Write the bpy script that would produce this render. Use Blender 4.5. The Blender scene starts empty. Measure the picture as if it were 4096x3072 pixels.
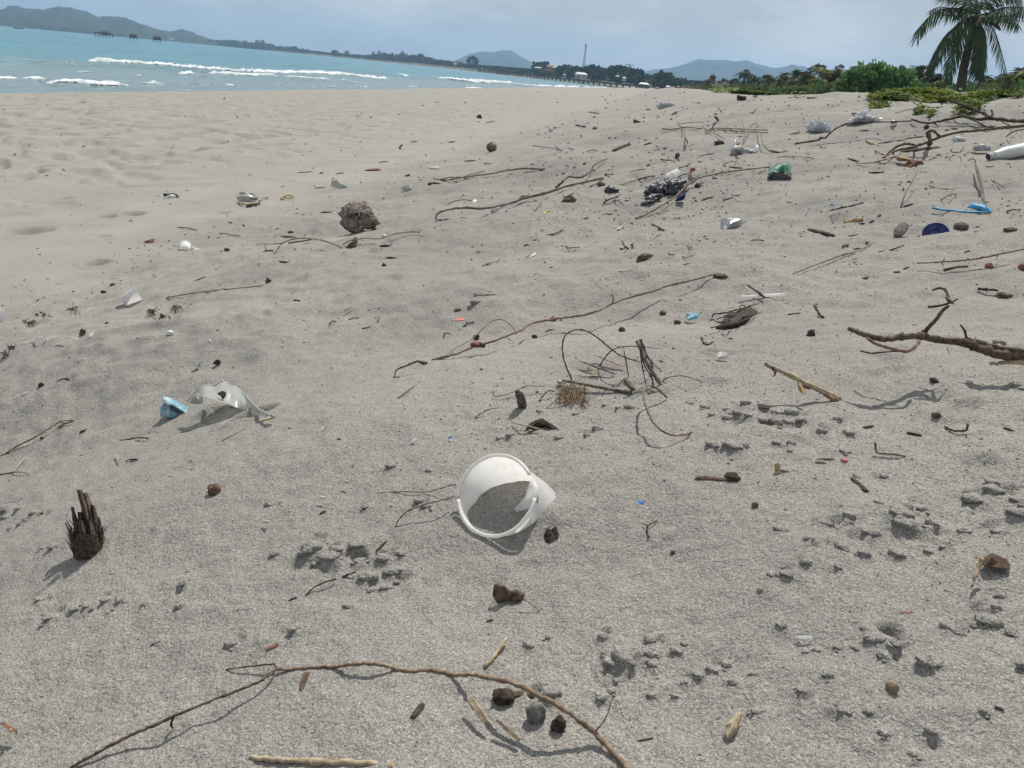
import bpy, math, random
import numpy as np
from mathutils import Vector, Matrix

# ---------------------------------------------------------------- camera, sky, sun, exposure
S = bpy.context.scene
C = S.collection
EYE = 3.0                                   # eye height over the sea
F = 3150.0                                  # focal length in photo pixels (4096 wide)
ROLL = math.radians(5.3)
PITCH = math.atan(1249 * math.cos(ROLL) / F)
YAW = math.radians(-8.2)
_fw = np.array([math.sin(YAW) * math.cos(PITCH), math.cos(YAW) * math.cos(PITCH), -math.sin(PITCH)])
_r0 = np.array([math.cos(YAW), -math.sin(YAW), 0.0])
_u0 = np.cross(_r0, _fw)
_cr = math.cos(ROLL) * _r0 + math.sin(ROLL) * _u0
_cu = -math.sin(ROLL) * _r0 + math.cos(ROLL) * _u0
cam_d = bpy.data.cameras.new('camera')
cam = bpy.data.objects.new('camera', cam_d)
C.objects.link(cam)
cam_d.sensor_fit = 'HORIZONTAL'
cam_d.sensor_width = 36.0
cam_d.lens = 36.0 * F / 4096.0
cam_d.clip_start = 0.02
cam_d.clip_end = 30000
mw = Matrix.Identity(4)
for i in range(3):
    mw[i][0], mw[i][1], mw[i][2] = _cr[i], _cu[i], -_fw[i]
mw[0][3], mw[1][3], mw[2][3] = 0, 0, EYE
cam.matrix_world = mw
S.camera = cam

SUN_EL, SUN_AZ = math.radians(55), math.radians(8)      # azimuth from +Y towards +X
sun_dir = Vector((math.sin(SUN_AZ) * math.cos(SUN_EL), math.cos(SUN_AZ) * math.cos(SUN_EL), math.sin(SUN_EL)))
sd = bpy.data.lights.new('sun', 'SUN')
sd.energy = 4.6
sd.angle = math.radians(0.6)
sd.color = (1.0, 0.955, 0.88)
sun = bpy.data.objects.new('sun', sd)
C.objects.link(sun)
sun.rotation_euler = sun_dir.to_track_quat('Z', 'Y').to_euler()

W = bpy.data.worlds.new('World')
S.world = W
W.use_nodes = True
nt = W.node_tree
nt.nodes.clear()
def wn(t, **k):
    n = nt.nodes.new(t)
    for a, b in k.items():
        setattr(n, a, b)
    return n
sky = wn('ShaderNodeTexSky', sky_type='NISHITA', sun_disc=False, sun_elevation=SUN_EL, sun_rotation=SUN_AZ,
         air_density=1.2, dust_density=1.5, ozone_density=1.5)
tc = wn('ShaderNodeTexCoord')
mp = wn('ShaderNodeMapping')
mp.inputs['Scale'].default_value = (1.0, 1.0, 2.6)
n1 = wn('ShaderNodeTexNoise')
n1.inputs['Scale'].default_value = 3.3
n1.inputs['Detail'].default_value = 7
n1.inputs['Roughness'].default_value = 0.55
n1.inputs['Distortion'].default_value = 0.25
cr_ = wn('ShaderNodeValToRGB')
cr_.color_ramp.elements[0].position = 0.30
cr_.color_ramp.elements[0].color = (0.62, 0.62, 0.62, 1)
cr_.color_ramp.elements[1].position = 0.68
cr_.color_ramp.elements[1].color = (1, 1, 1, 1)
n2 = wn('ShaderNodeTexNoise')
n2.inputs['Scale'].default_value = 5.5
n2.inputs['Detail'].default_value = 6
n2.inputs['Roughness'].default_value = 0.55
cc = wn('ShaderNodeValToRGB')
cc.color_ramp.elements[0].position = 0.40
cc.color_ramp.elements[0].color = (5.5, 5.9, 6.25, 1)
cc.color_ramp.elements[1].position = 0.62
cc.color_ramp.elements[1].color = (8.3, 8.65, 8.9, 1)
mx = wn('ShaderNodeMix', data_type='RGBA')
bg = wn('ShaderNodeBackground')
bg.inputs['Strength'].default_value = 0.085
wo = wn('ShaderNodeOutputWorld')
L = nt.links.new
L(tc.outputs['Generated'], mp.inputs['Vector'])
L(mp.outputs['Vector'], n1.inputs['Vector'])
L(mp.outputs['Vector'], n2.inputs['Vector'])
L(n1.outputs['Fac'], cr_.inputs['Fac'])
L(n2.outputs['Fac'], cc.inputs['Fac'])
L(cr_.outputs['Color'], mx.inputs['Factor'])
L(sky.outputs['Color'], mx.inputs['A'])
L(cc.outputs['Color'], mx.inputs['B'])
L(mx.outputs['Result'], bg.inputs['Color'])
L(bg.outputs['Background'], wo.inputs['Surface'])

S.view_settings.view_transform = 'Standard'
S.view_settings.look = 'None'
S.view_settings.exposure = 0.0
S.view_settings.gamma = 1.0
S.view_settings.use_curve_mapping = False
S.cycles.max_bounces = 8
S.cycles.transparent_max_bounces = 16
S.cycles.volume_bounces = 0
S.cycles.use_denoising = True

# ---------------------------------------------------------------- helpers
rng = random.Random(7)

def sstep(a, b, x):
    t = np.clip((x - a) / (b - a), 0, 1)
    return t * t * (3 - 2 * t)

def _hash(ix, iy, seed):
    h = (ix.astype(np.int64) * 374761393 + iy.astype(np.int64) * 668265263 + seed * 2147483647) & 0xFFFFFFFF
    h = ((h ^ (h >> 13)) * 1274126177) & 0xFFFFFFFF
    h = h ^ (h >> 16)
    return (h & 0xFFFFFF) / float(0xFFFFFF)

def vnoise(x, y, seed=0):
    ix = np.floor(x); iy = np.floor(y)
    fx = x - ix; fy = y - iy
    ux = fx * fx * fx * (fx * (fx * 6 - 15) + 10); uy = fy * fy * fy * (fy * (fy * 6 - 15) + 10)
    a = _hash(ix, iy, seed); b = _hash(ix + 1, iy, seed)
    c = _hash(ix, iy + 1, seed); d = _hash(ix + 1, iy + 1, seed)
    return (a + (b - a) * ux) * (1 - uy) + (c + (d - c) * ux) * uy - 0.5

def fbm(x, y, seed=0, octv=3):
    s = 0; a = 1.0
    for i in range(octv):
        s = s + a * vnoise(x * 2 ** i + 13.7 * i, y * 2 ** i - 7.3 * i, seed + i)
        a *= 0.5
    return s

class MB:
    """collects vertices and faces for one mesh"""
    def __init__(s):
        s.v = []; s.f = []
    def add(s, vs, fs):
        o = len(s.v)
        s.v.extend([tuple(v) for v in vs])
        s.f.extend([tuple(i + o for i in f) for f in fs])
    def box(s, c, size, rz=0.0, mat=None):
        cx, cy, cz = c; sx, sy, sz = size[0] / 2, size[1] / 2, size[2] / 2
        vs = []
        ca, sa = math.cos(rz), math.sin(rz)
        for z in (-sz, sz):
            for x, y in ((-sx, -sy), (sx, -sy), (sx, sy), (-sx, sy)):
                vs.append((cx + x * ca - y * sa, cy + x * sa + y * ca, cz + z))
        s.add(vs, [(3, 2, 1, 0), (4, 5, 6, 7), (0, 1, 5, 4), (1, 2, 6, 5), (2, 3, 7, 6), (3, 0, 4, 7)])
    def beam(s, a, b, w):
        s.tube([a, b], [w, w], 4)
    def tube(s, pts, rad, sides=7, jit=0.0, cap=True, rnd=None, flat=1.0, up=None):
        pts = [Vector(p) for p in pts]
        n = len(pts)
        prev = None; rings = []
        for i, p in enumerate(pts):
            t = (pts[min(i + 1, n - 1)] - pts[max(i - 1, 0)])
            if t.length < 1e-9: t = Vector((0, 0, 1))
            t.normalize()
            if prev is None:
                a = Vector((0, 0, 1)) if abs(t.z) < 0.9 else Vector((1, 0, 0))
                if up is not None: a = Vector(up)
                u = a.cross(t).normalized()
            else:
                u = (prev - t * prev.dot(t))
                u = u.normalized() if u.length > 1e-6 else Vector((1, 0, 0))
            prev = u
            w = t.cross(u)
            ring = []
            for k in range(sides):
                an = 2 * math.pi * k / sides
                r = rad[i] * (1 + (rnd.uniform(-jit, jit) if rnd else 0))
                ring.append(p + u * (math.cos(an) * r) + w * (math.sin(an) * r * flat))
            rings.append(ring)
        vs = [v for r_ in rings for v in r_]
        fs = []
        for i in range(n - 1):
            for k in range(sides):
                k2 = (k + 1) % sides
                fs.append((i * sides + k, i * sides + k2, (i + 1) * sides + k2, (i + 1) * sides + k))
        if cap:
            fs.append(tuple(range(sides - 1, -1, -1)))
            fs.append(tuple((n - 1) * sides + k for k in range(sides)))
        s.add(vs, fs)
    def lathe(s, prof, axis_m, sides=24, caps=False, a0=0.0, a1=2 * math.pi, wob=None):
        """prof: (radius, height) along local z; axis_m: Matrix to world"""
        full = abs(a1 - a0 - 2 * math.pi) < 1e-6
        m = sides if full else sides + 1
        vs = []
        for (r, h) in prof:
            for k in range(m):
                an = a0 + (a1 - a0) * k / sides
                rr = r * (wob(an, h) if wob else 1)
                vs.append(axis_m @ Vector((rr * math.cos(an), rr * math.sin(an), h)))
        fs = []
        for i in range(len(prof) - 1):
            for k in range(sides):
                k2 = (k + 1) % m
                fs.append((i * m + k, i * m + k2, (i + 1) * m + k2, (i + 1) * m + k))
        if caps:
            fs.append(tuple(range(m - 1, -1, -1)))
            fs.append(tuple((len(prof) - 1) * m + k for k in range(m)))
        s.add(vs, fs)
    def build(s, name, mat, parent=None, origin=None, smooth=True):
        me = bpy.data.meshes.new(name)
        if parent is not None:
            o0 = Vector(parent['_org'])
        elif origin is not None:
            o0 = Vector(origin)
        else:
            a = np.array(s.v)
            o0 = Vector(((a[:, 0].min() + a[:, 0].max()) / 2, (a[:, 1].min() + a[:, 1].max()) / 2, a[:, 2].min()))
        vv = np.array(s.v, dtype=np.float64) - np.array(o0)
        me.from_pydata(vv.tolist(), [], s.f)
        if smooth:
            me.polygons.foreach_set('use_smooth', [True] * len(me.polygons))
        me.materials.append(mat)
        o = bpy.data.objects.new(name, me)
        C.objects.link(o)
        o['_org'] = tuple(o0)
        if parent is not None:
            o.parent = parent
        else:
            o.location = o0
        return o

def tag(o, label, cat, group=None):
    o['label'] = label; o['category'] = cat
    if group: o['group'] = group
    return o

def thing(name, label, cat, loc, group=None):
    o = bpy.data.objects.new(name, None)
    o.empty_display_size = 0.05
    C.objects.link(o)
    o.location = loc
    o['_org'] = tuple(loc)
    return tag(o, label, cat, group)

def copy_tree(o, parent=None):
    c = o.copy(); C.objects.link(c)
    if parent is not None: c.parent = parent
    for ch in list(o.children):
        copy_tree(ch, c)
    return c

def grid_mesh(name, X, Y, Z, mat, wrap=False, attrs=None):
    """grid of shape (n,m) -> mesh object at the world origin"""
    n, m = X.shape
    me = bpy.data.meshes.new(name)
    co = np.stack([X, Y, Z], -1).reshape(-1, 3).astype(np.float32)
    idx = np.arange(n * m).reshape(n, m)
    if wrap:
        nx = np.roll(idx, -1, axis=1)
        q = np.stack([idx[:-1], nx[:-1], nx[1:], idx[1:]], -1).reshape(-1, 4)
    else:
        q = np.stack([idx[:-1, :-1], idx[:-1, 1:], idx[1:, 1:], idx[1:, :-1]], -1).reshape(-1, 4)
    me.vertices.add(n * m)
    me.vertices.foreach_set('co', co.ravel())
    nq = len(q)
    me.loops.add(nq * 4)
    me.loops.foreach_set('vertex_index', q.ravel().astype(np.int32))
    me.polygons.add(nq)
    me.polygons.foreach_set('loop_start', np.arange(0, nq * 4, 4, dtype=np.int32))
    me.polygons.foreach_set('use_smooth', np.ones(nq, dtype=bool))
    if attrs:
        for k, a in attrs.items():
            at = me.attributes.new(k, 'FLOAT', 'POINT')
            at.data.foreach_set('value', a.ravel().astype(np.float32))
    me.update(calc_edges=True)
    me.validate()
    me.materials.append(mat)
    o = bpy.data.objects.new(name, me)
    C.objects.link(o)
    return o

# ---------------------------------------------------------------- materials
def mat_new(name):
    m = bpy.data.materials.new(name)
    m.use_nodes = True
    t = m.node_tree
    return m, t, t.nodes['Principled BSDF']

def nd(t, ty, **k):
    n = t.nodes.new(ty)
    for a, b in k.items():
        if a.startswith('i_'):
            n.inputs[a[2:].replace('_', ' ')].default_value = b
        else:
            setattr(n, a, b)
    return n

def ramp(t, fac, stops):
    r = nd(t, 'ShaderNodeValToRGB')
    e = r.color_ramp.elements
    while len(e) < len(stops): e.new(0.5)
    for k, (p, c) in enumerate(stops):
        e[k].position = p
        e[k].color = (c[0], c[1], c[2], 1)
    t.links.new(fac, r.inputs['Fac'])
    return r.outputs['Color']

def mat_simple(name, c1, c2, scale=60, rough=0.8, stretch=(1, 1, 1), bump=0.3, dist=0.002, detail=4, trans=0.0, spec=0.3, lo=0.35, hi=0.65):
    """two-tone noise colour with fine relief"""
    m, t, b = mat_new(name)
    tc = nd(t, 'ShaderNodeTexCoord')
    mp = nd(t, 'ShaderNodeMapping')
    mp.inputs['Scale'].default_value = stretch
    oi = nd(t, 'ShaderNodeObjectInfo')
    ad = nd(t, 'ShaderNodeVectorMath', operation='ADD')
    t.links.new(tc.outputs['Object'], ad.inputs[0])
    t.links.new(oi.outputs['Random'], ad.inputs[1])
    t.links.new(ad.outputs[0], mp.inputs['Vector'])
    n = nd(t, 'ShaderNodeTexNoise')
    n.inputs['Scale'].default_value = scale
    n.inputs['Detail'].default_value = detail
    t.links.new(mp.outputs[0], n.inputs['Vector'])
    col = ramp(t, n.outputs['Fac'], [(lo, c1), (hi, c2)])
    g = nd(t, 'ShaderNodeTexNoise')
    g.inputs['Scale'].default_value = scale * .11
    g.inputs['Detail'].default_value = 5
    t.links.new(ad.outputs[0], g.inputs['Vector'])
    gc = ramp(t, g.outputs['Fac'], [(.32, (.70, .68, .65)), (.5, (1, 1, 1)), (.7, (1.14, 1.13, 1.12))])
    mm = nd(t, 'ShaderNodeMix', data_type='RGBA', blend_type='MULTIPLY')
    mm.inputs['Factor'].default_value = 1
    t.links.new(col, mm.inputs['A']); t.links.new(gc, mm.inputs['B'])
    col = mm.outputs['Result']
    t.links.new(col, b.inputs['Base Color'])
    b.inputs['Roughness'].default_value = rough
    b.inputs['Specular IOR Level'].default_value = spec
    if bump:
        bp = nd(t, 'ShaderNodeBump')
        bp.inputs['Strength'].default_value = bump
        bp.inputs['Distance'].default_value = dist
        t.links.new(n.outputs['Fac'], bp.inputs['Height'])
        t.links.new(bp.outputs[0], b.inputs['Normal'])
    if trans:
        tr = nd(t, 'ShaderNodeBsdfTranslucent')
        t.links.new(col, tr.inputs['Color'])
        mxs = nd(t, 'ShaderNodeMixShader')
        mxs.inputs[0].default_value = trans
        t.links.new(b.outputs[0], mxs.inputs[1])
        t.links.new(tr.outputs[0], mxs.inputs[2])
        t.links.new(mxs.outputs[0], t.nodes['Material Output'].inputs['Surface'])
    return m

# sand -----------------------------------------------------------
def make_sand():
    m, t, b = mat_new('sand')
    geo = nd(t, 'ShaderNodeNewGeometry')
    pos = geo.outputs['Position']
    def noise(scale, detail=2, rough=0.5):
        n = nd(t, 'ShaderNodeTexNoise')
        n.inputs['Scale'].default_value = scale
        n.inputs['Detail'].default_value = detail
        n.inputs['Roughness'].default_value = rough
        t.links.new(pos, n.inputs['Vector'])
        return n.outputs['Fac']
    vor = nd(t, 'ShaderNodeTexVoronoi')
    vor.inputs['Scale'].default_value = 1050
    t.links.new(pos, vor.inputs['Vector'])
    sep = nd(t, 'ShaderNodeSeparateColor')
    t.links.new(vor.outputs['Color'], sep.inputs[0])
    grain = ramp(t, sep.outputs[0], [(0.0, (0.140, 0.132, 0.121)), (0.14, (0.232, 0.220, 0.202)), (0.55, (0.294, 0.280, 0.255)),
                                     (0.86, (0.350, 0.333, 0.308)), (1.0, (0.47, 0.455, 0.43))])
    # second, coarser grain
    vor2 = nd(t, 'ShaderNodeTexVoronoi')
    vor2.inputs['Scale'].default_value = 520
    t.links.new(pos, vor2.inputs['Vector'])
    sep2 = nd(t, 'ShaderNodeSeparateColor')
    t.links.new(vor2.outputs['Color'], sep2.inputs[0])
    g2 = ramp(t, sep2.outputs[1], [(0.0, (0.78, 0.77, 0.76)), (0.35, (0.96, 0.96, 0.96)), (0.8, (1.03, 1.03, 1.02)), (1.0, (1.14, 1.12, 1.09))])
    mu = nd(t, 'ShaderNodeMix', data_type='RGBA', blend_type='MULTIPLY')
    mu.inputs['Factor'].default_value = 1
    t.links.new(grain, mu.inputs['A']); t.links.new(g2, mu.inputs['B'])
    # pale dry wind-blown sand against greyer coarse sand, berm slope shade painted in
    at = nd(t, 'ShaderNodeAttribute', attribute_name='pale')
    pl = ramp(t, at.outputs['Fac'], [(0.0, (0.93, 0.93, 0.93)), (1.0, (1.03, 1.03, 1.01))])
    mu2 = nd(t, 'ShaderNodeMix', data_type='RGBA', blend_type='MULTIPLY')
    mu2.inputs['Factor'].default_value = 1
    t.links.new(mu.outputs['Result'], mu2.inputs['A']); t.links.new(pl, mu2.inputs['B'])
    n3 = noise(2.3, 4)
    br = ramp(t, n3, [(0.3, (0.90, 0.90, 0.905)), (0.7, (1.08, 1.075, 1.06))])
    mu3 = nd(t, 'ShaderNodeMix', data_type='RGBA', blend_type='MULTIPLY')
    mu3.inputs['Factor'].default_value = 1
    t.links.new(mu2.outputs['Result'], mu3.inputs['A']); t.links.new(br, mu3.inputs['B'])
    # grown-over soil inland
    at2 = nd(t, 'ShaderNodeAttribute', attribute_name='green')
    n4 = noise(0.7, 5)
    soil = ramp(t, n4, [(0.3, (0.045, 0.06, 0.03)), (0.7, (0.11, 0.115, 0.06))])
    mx4 = nd(t, 'ShaderNodeMix', data_type='RGBA')
    t.links.new(at2.outputs['Fac'], mx4.inputs['Factor'])
    t.links.new(mu3.outputs['Result'], mx4.inputs['A']); t.links.new(soil, mx4.inputs['B'])
    at3 = nd(t, 'ShaderNodeAttribute', attribute_name='wet')
    mx5 = nd(t, 'ShaderNodeMix', data_type='RGBA', blend_type='MULTIPLY')
    t.links.new(at3.outputs['Fac'], mx5.inputs['Factor'])
    t.links.new(mx4.outputs['Result'], mx5.inputs['A'])
    mx5.inputs['B'].default_value = (0.45, 0.43, 0.42, 1)
    t.links.new(mx5.outputs['Result'], b.inputs['Base Color'])
    b.inputs['Roughness'].default_value = 0.95
    b.inputs['Specular IOR Level'].default_value = 0.15
    # relief of the grains
    h1 = noise(330, 3, 0.6); h2 = noise(95, 3, 0.6)
    bp = nd(t, 'ShaderNodeBump'); bp.inputs['Strength'].default_value = 0.8; bp.inputs['Distance'].default_value = 0.0028
    t.links.new(h1, bp.inputs['Height'])
    bp2 = nd(t, 'ShaderNodeBump'); bp2.inputs['Strength'].default_value = 0.45; bp2.inputs['Distance'].default_value = 0.008
    t.links.new(h2, bp2.inputs['Height'])
    t.links.new(bp2.outputs[0], bp.inputs['Normal'])
    t.links.new(bp.outputs[0], b.inputs['Normal'])
    return m
M = {}
M['sand'] = make_sand()

# ---------------------------------------------------------------- terrain heights (relative to the eye, then + EYE)
PX = np.array([-400, -60, -30, -24, -19, -10, -5, -2.6, -1.5, -.6, -.1, .4, 1.3, 2.5, 5, 10, 20, 60, 4000.])
PZ = np.array([-12, -5.5, -3.7, -2.85, -1.86, -1.45, -1.22, -1.07, -.86, -.6, -.47, -.36, -.17, .04, .38, .62, .95, 1.1, 1.1])
_xs = np.linspace(-70, 70, 14001)
_zs = np.interp(_xs, PX, PZ)
_k = np.exp(-0.5 * (np.arange(-60, 61) / 25.0) ** 2); _k /= _k.sum()
_zs2 = np.convolve(np.pad(_zs, 60, 'edge'), _k, 'valid')

def shore_shift(Y):
    # the bay: far away the shore swings to the left
    return np.interp(Y, [-9000, 150, 330, 420, 737, 1014, 1407, 1866, 2093, 3000], [0, 0, 6, 14, -115, -247, -495, -938, -1150, -2200])

def prof(X):
    inside = np.interp(X, _xs, _zs2)
    return np.where(np.abs(X) < 70, inside, np.interp(X, PX, PZ))

def base_h(X, Y):
    X = np.asarray(X, float); Y = np.asarray(Y, float)
    r = np.hypot(X, Y)
    Xe = X - shore_shift(Y)
    z = prof(Xe)
    # inland rise dies out along the shore
    z = np.where(z > -0.3, -0.3 + (z + 0.3) * (1 - 0.72 * sstep(5, 46, Y)), z)
    # low swells of the berm
    near = 1 - sstep(8, 25, r)
    z = z + (0.145 * fbm(X / 1.25 + 3.1, Y / 1.0, 11, 2) + .022 * fbm(X / .42, Y / .33, 12, 2)) * near * sstep(0.2, 1.2, r) * sstep(-3.2, -1.8, X)
    z = z + 0.13 * fbm(X / 7.0, Y / 9.0, 5, 2) * sstep(3.0, 9.0, X) * (1 - sstep(120, 300, r))
    z = z + 0.08 * fbm(X / 2.6, Y / 3.0, 25, 2) * sstep(-0.5, 1.5, X) * sstep(2, 5, r) * (1 - sstep(120, 300, r))
    # a wheel rut on the beach flat
    z = z - 0.06 * np.exp(-((X + 6.2 + 0.12 * np.sin(Y / 3.0)) / 0.22) ** 2) * (Xe < -3)
    z = z - 0.055 * np.exp(-((X + 4.55 + 0.12 * np.sin(Y / 3.0 + .4)) / 0.2) ** 2) * (Xe < -3)
    return z + EYE

DENTS = []                               # (x, y, radius, depth) pits > 0, clods < 0
_DG = None
def micro_h(X, Y):
    r = np.hypot(X, Y)
    slope = sstep(-3.0, -1.9, X)                      # coarse, littered berm slope
    n = 0
    m1 = (1 - sstep(3, 9, r))
    lump = np.maximum(vnoise(X / 0.035, Y / 0.035, 41), 0.12) - 0.12
    rough = sstep(-0.05, 0.35, fbm(X / 0.55, Y / 0.55, 77, 2))
    n = n + m1 * (0.0035 * fbm(X / 0.022, Y / 0.022, 42, 2) * (0.35 + 0.65 * slope) + 0.023 * lump * rough * slope)
    n = n + (1 - sstep(6, 14, r)) * sstep(.9, 2.0, r) * slope * 0.013 * fbm(X / 0.07, Y / 0.07, 48, 2)
    n = n + (1 - sstep(15, 40, r)) * 0.012 * fbm(X / 0.16, Y / 0.16, 43, 3) * (0.45 + 0.55 * slope)
    # trampled pocks over the flat
    pock = -sstep(.06, .28, -fbm(X / 0.27, Y / 0.27, 44, 2)) - .5 * sstep(.1, .3, -fbm(X / .9, Y / .9, 45, 2))
    n = n + 0.065 * pock * (1 - slope) * sstep(3.2, 6.5, -X) * (1 - sstep(60, 120, r))
    n = n + 0.05 * np.minimum(fbm(X / 0.3, Y / 0.5, 46, 2), 0.0) * sstep(4, 8, r) * sstep(-2.0, 0.5, X) * (1 - sstep(60, 120, r))
    return n

def dents_h(X, Y):
    z = np.zeros_like(X, dtype=float)
    if not DENTS: return z
    if X.size < 5000:
        D = np.array(DENTS); e_ = D[:, 2] * 2.2
        ok = (D[:, 0] > X.min() - e_) & (D[:, 0] < X.max() + e_) & (D[:, 1] > Y.min() - e_) & (D[:, 1] < Y.max() + e_)
        todo = [DENTS[i] for i in np.nonzero(ok)[0]]
    else: todo = DENTS
    for (x, y, ra, d) in todo:
        ext = ra * 2.2
        q = (np.abs(X - x) < ext) & (np.abs(Y - y) < ext)
        if not q.any(): continue
        dx = (X[q] - x) / ra; dy = (Y[q] - y) / ra
        dx = dx + 0.35 * vnoise(X[q] / ra * 1.3, Y[q] / ra * 1.3, 91)
        dy = dy + 0.35 * vnoise(X[q] / ra * 1.3, Y[q] / ra * 1.3, 92)
        e = dx * dx + dy * dy
        g = np.exp(-e * e * 0.9)
        rim = np.exp(-((np.sqrt(e) - 1.35) / 0.35) ** 2)
        z[q] += -d * g + (0.25 * d * rim if d > 0 else 0)
    return z

def full_h(X, Y):
    X = np.asarray(X, float); Y = np.asarray(Y, float)
    return base_h(X, Y) + micro_h(X, Y) + dents_h(np.atleast_1d(X), np.atleast_1d(Y)).reshape(X.shape)

def gz(x, y):
    return float(full_h(np.array([x]), np.array([y]))[0])

# ---------------------------------------------------------------- photo pixel -> place on the sand
def ray(px, py):
    d = _fw + _cr * ((px - 2048) / F) - _cu * ((py - 1536) / F)
    return d                                   # forward component 1: t is depth
_T = np.concatenate([np.geomspace(0.25, 40, 420), np.geomspace(40.3, 1500, 160)])
def hit(px, py, h=0.0):
    """point h metres over the sand seen at photo pixel (px,py)"""
    d = ray(px, py)
    x = d[0] * _T; y = d[1] * _T; z = EYE + d[2] * _T
    g = base_h(x, y) + h
    k = np.nonzero(z < g)[0]
    if len(k) == 0:
        t = 60.0
    else:
        k = k[0]
        if k == 0: t = _T[0]
        else:
            a = z[k - 1] - g[k - 1]; b_ = z[k] - g[k]
            lo, hi = _T[k - 1], _T[k]
            for _ in range(2):
                t = lo + (hi - lo) * a / (a - b_)
                e = EYE + d[2] * t - (float(base_h(d[0] * t, d[1] * t)) + h)
                if e > 0: lo, a = t, e
                else: hi, b_ = t, e
            t = lo + (hi - lo) * a / (a - b_)
    return Vector((d[0] * t, d[1] * t, EYE + d[2] * t)), t
TO = {'A': (0, 1.0), 'B': 380, 'C': 1148, 'D': 1916, 'E': 2500}
ZF = 1024.0 / 2212.0
def pxy(tile, x, y):
    oy = {'A': 0, 'B': 380, 'C': 1148, 'D': 1916, 'E': 2500}[tile[0]]
    return 1024 * int(tile[1]) + x * ZF, oy + y * ZF
def on(tile, x, y, h=0.0):
    """ground place for a tile pixel; returns (point, metres per tile pixel)"""
    px, py = pxy(tile, x, y)
    p, t = hit(px, py, h)
    if abs(h) < 1e-9: p.z = gz(p.x, p.y)
    return p, t / F * ZF

def hits(px, py):
    """many pixels at once: arrays of x, y, depth on the sand"""
    D = _fw + _cr * ((px[:, None] - 2048) / F) - _cu * ((py[:, None] - 1536) / F)
    T = np.geomspace(.25, 300, 190)
    lo = np.full(len(px), .25); hi = np.full(len(px), 60.0); done = np.zeros(len(px), bool)
    prev = T[0]
    for t in T[1:]:
        q = np.nonzero(~done)[0]
        if not len(q): break
        b = EYE + D[q, 2] * t < base_h(D[q, 0] * t, D[q, 1] * t)
        k = q[b]; lo[k] = prev; hi[k] = t; done[k] = True
        prev = t
    for _ in range(6):
        m = (lo + hi) / 2
        b = EYE + D[:, 2] * m < base_h(D[:, 0] * m, D[:, 1] * m)
        hi = np.where(b, m, hi); lo = np.where(b, lo, m)
    return D[:, 0] * lo, D[:, 1] * lo, lo
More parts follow.
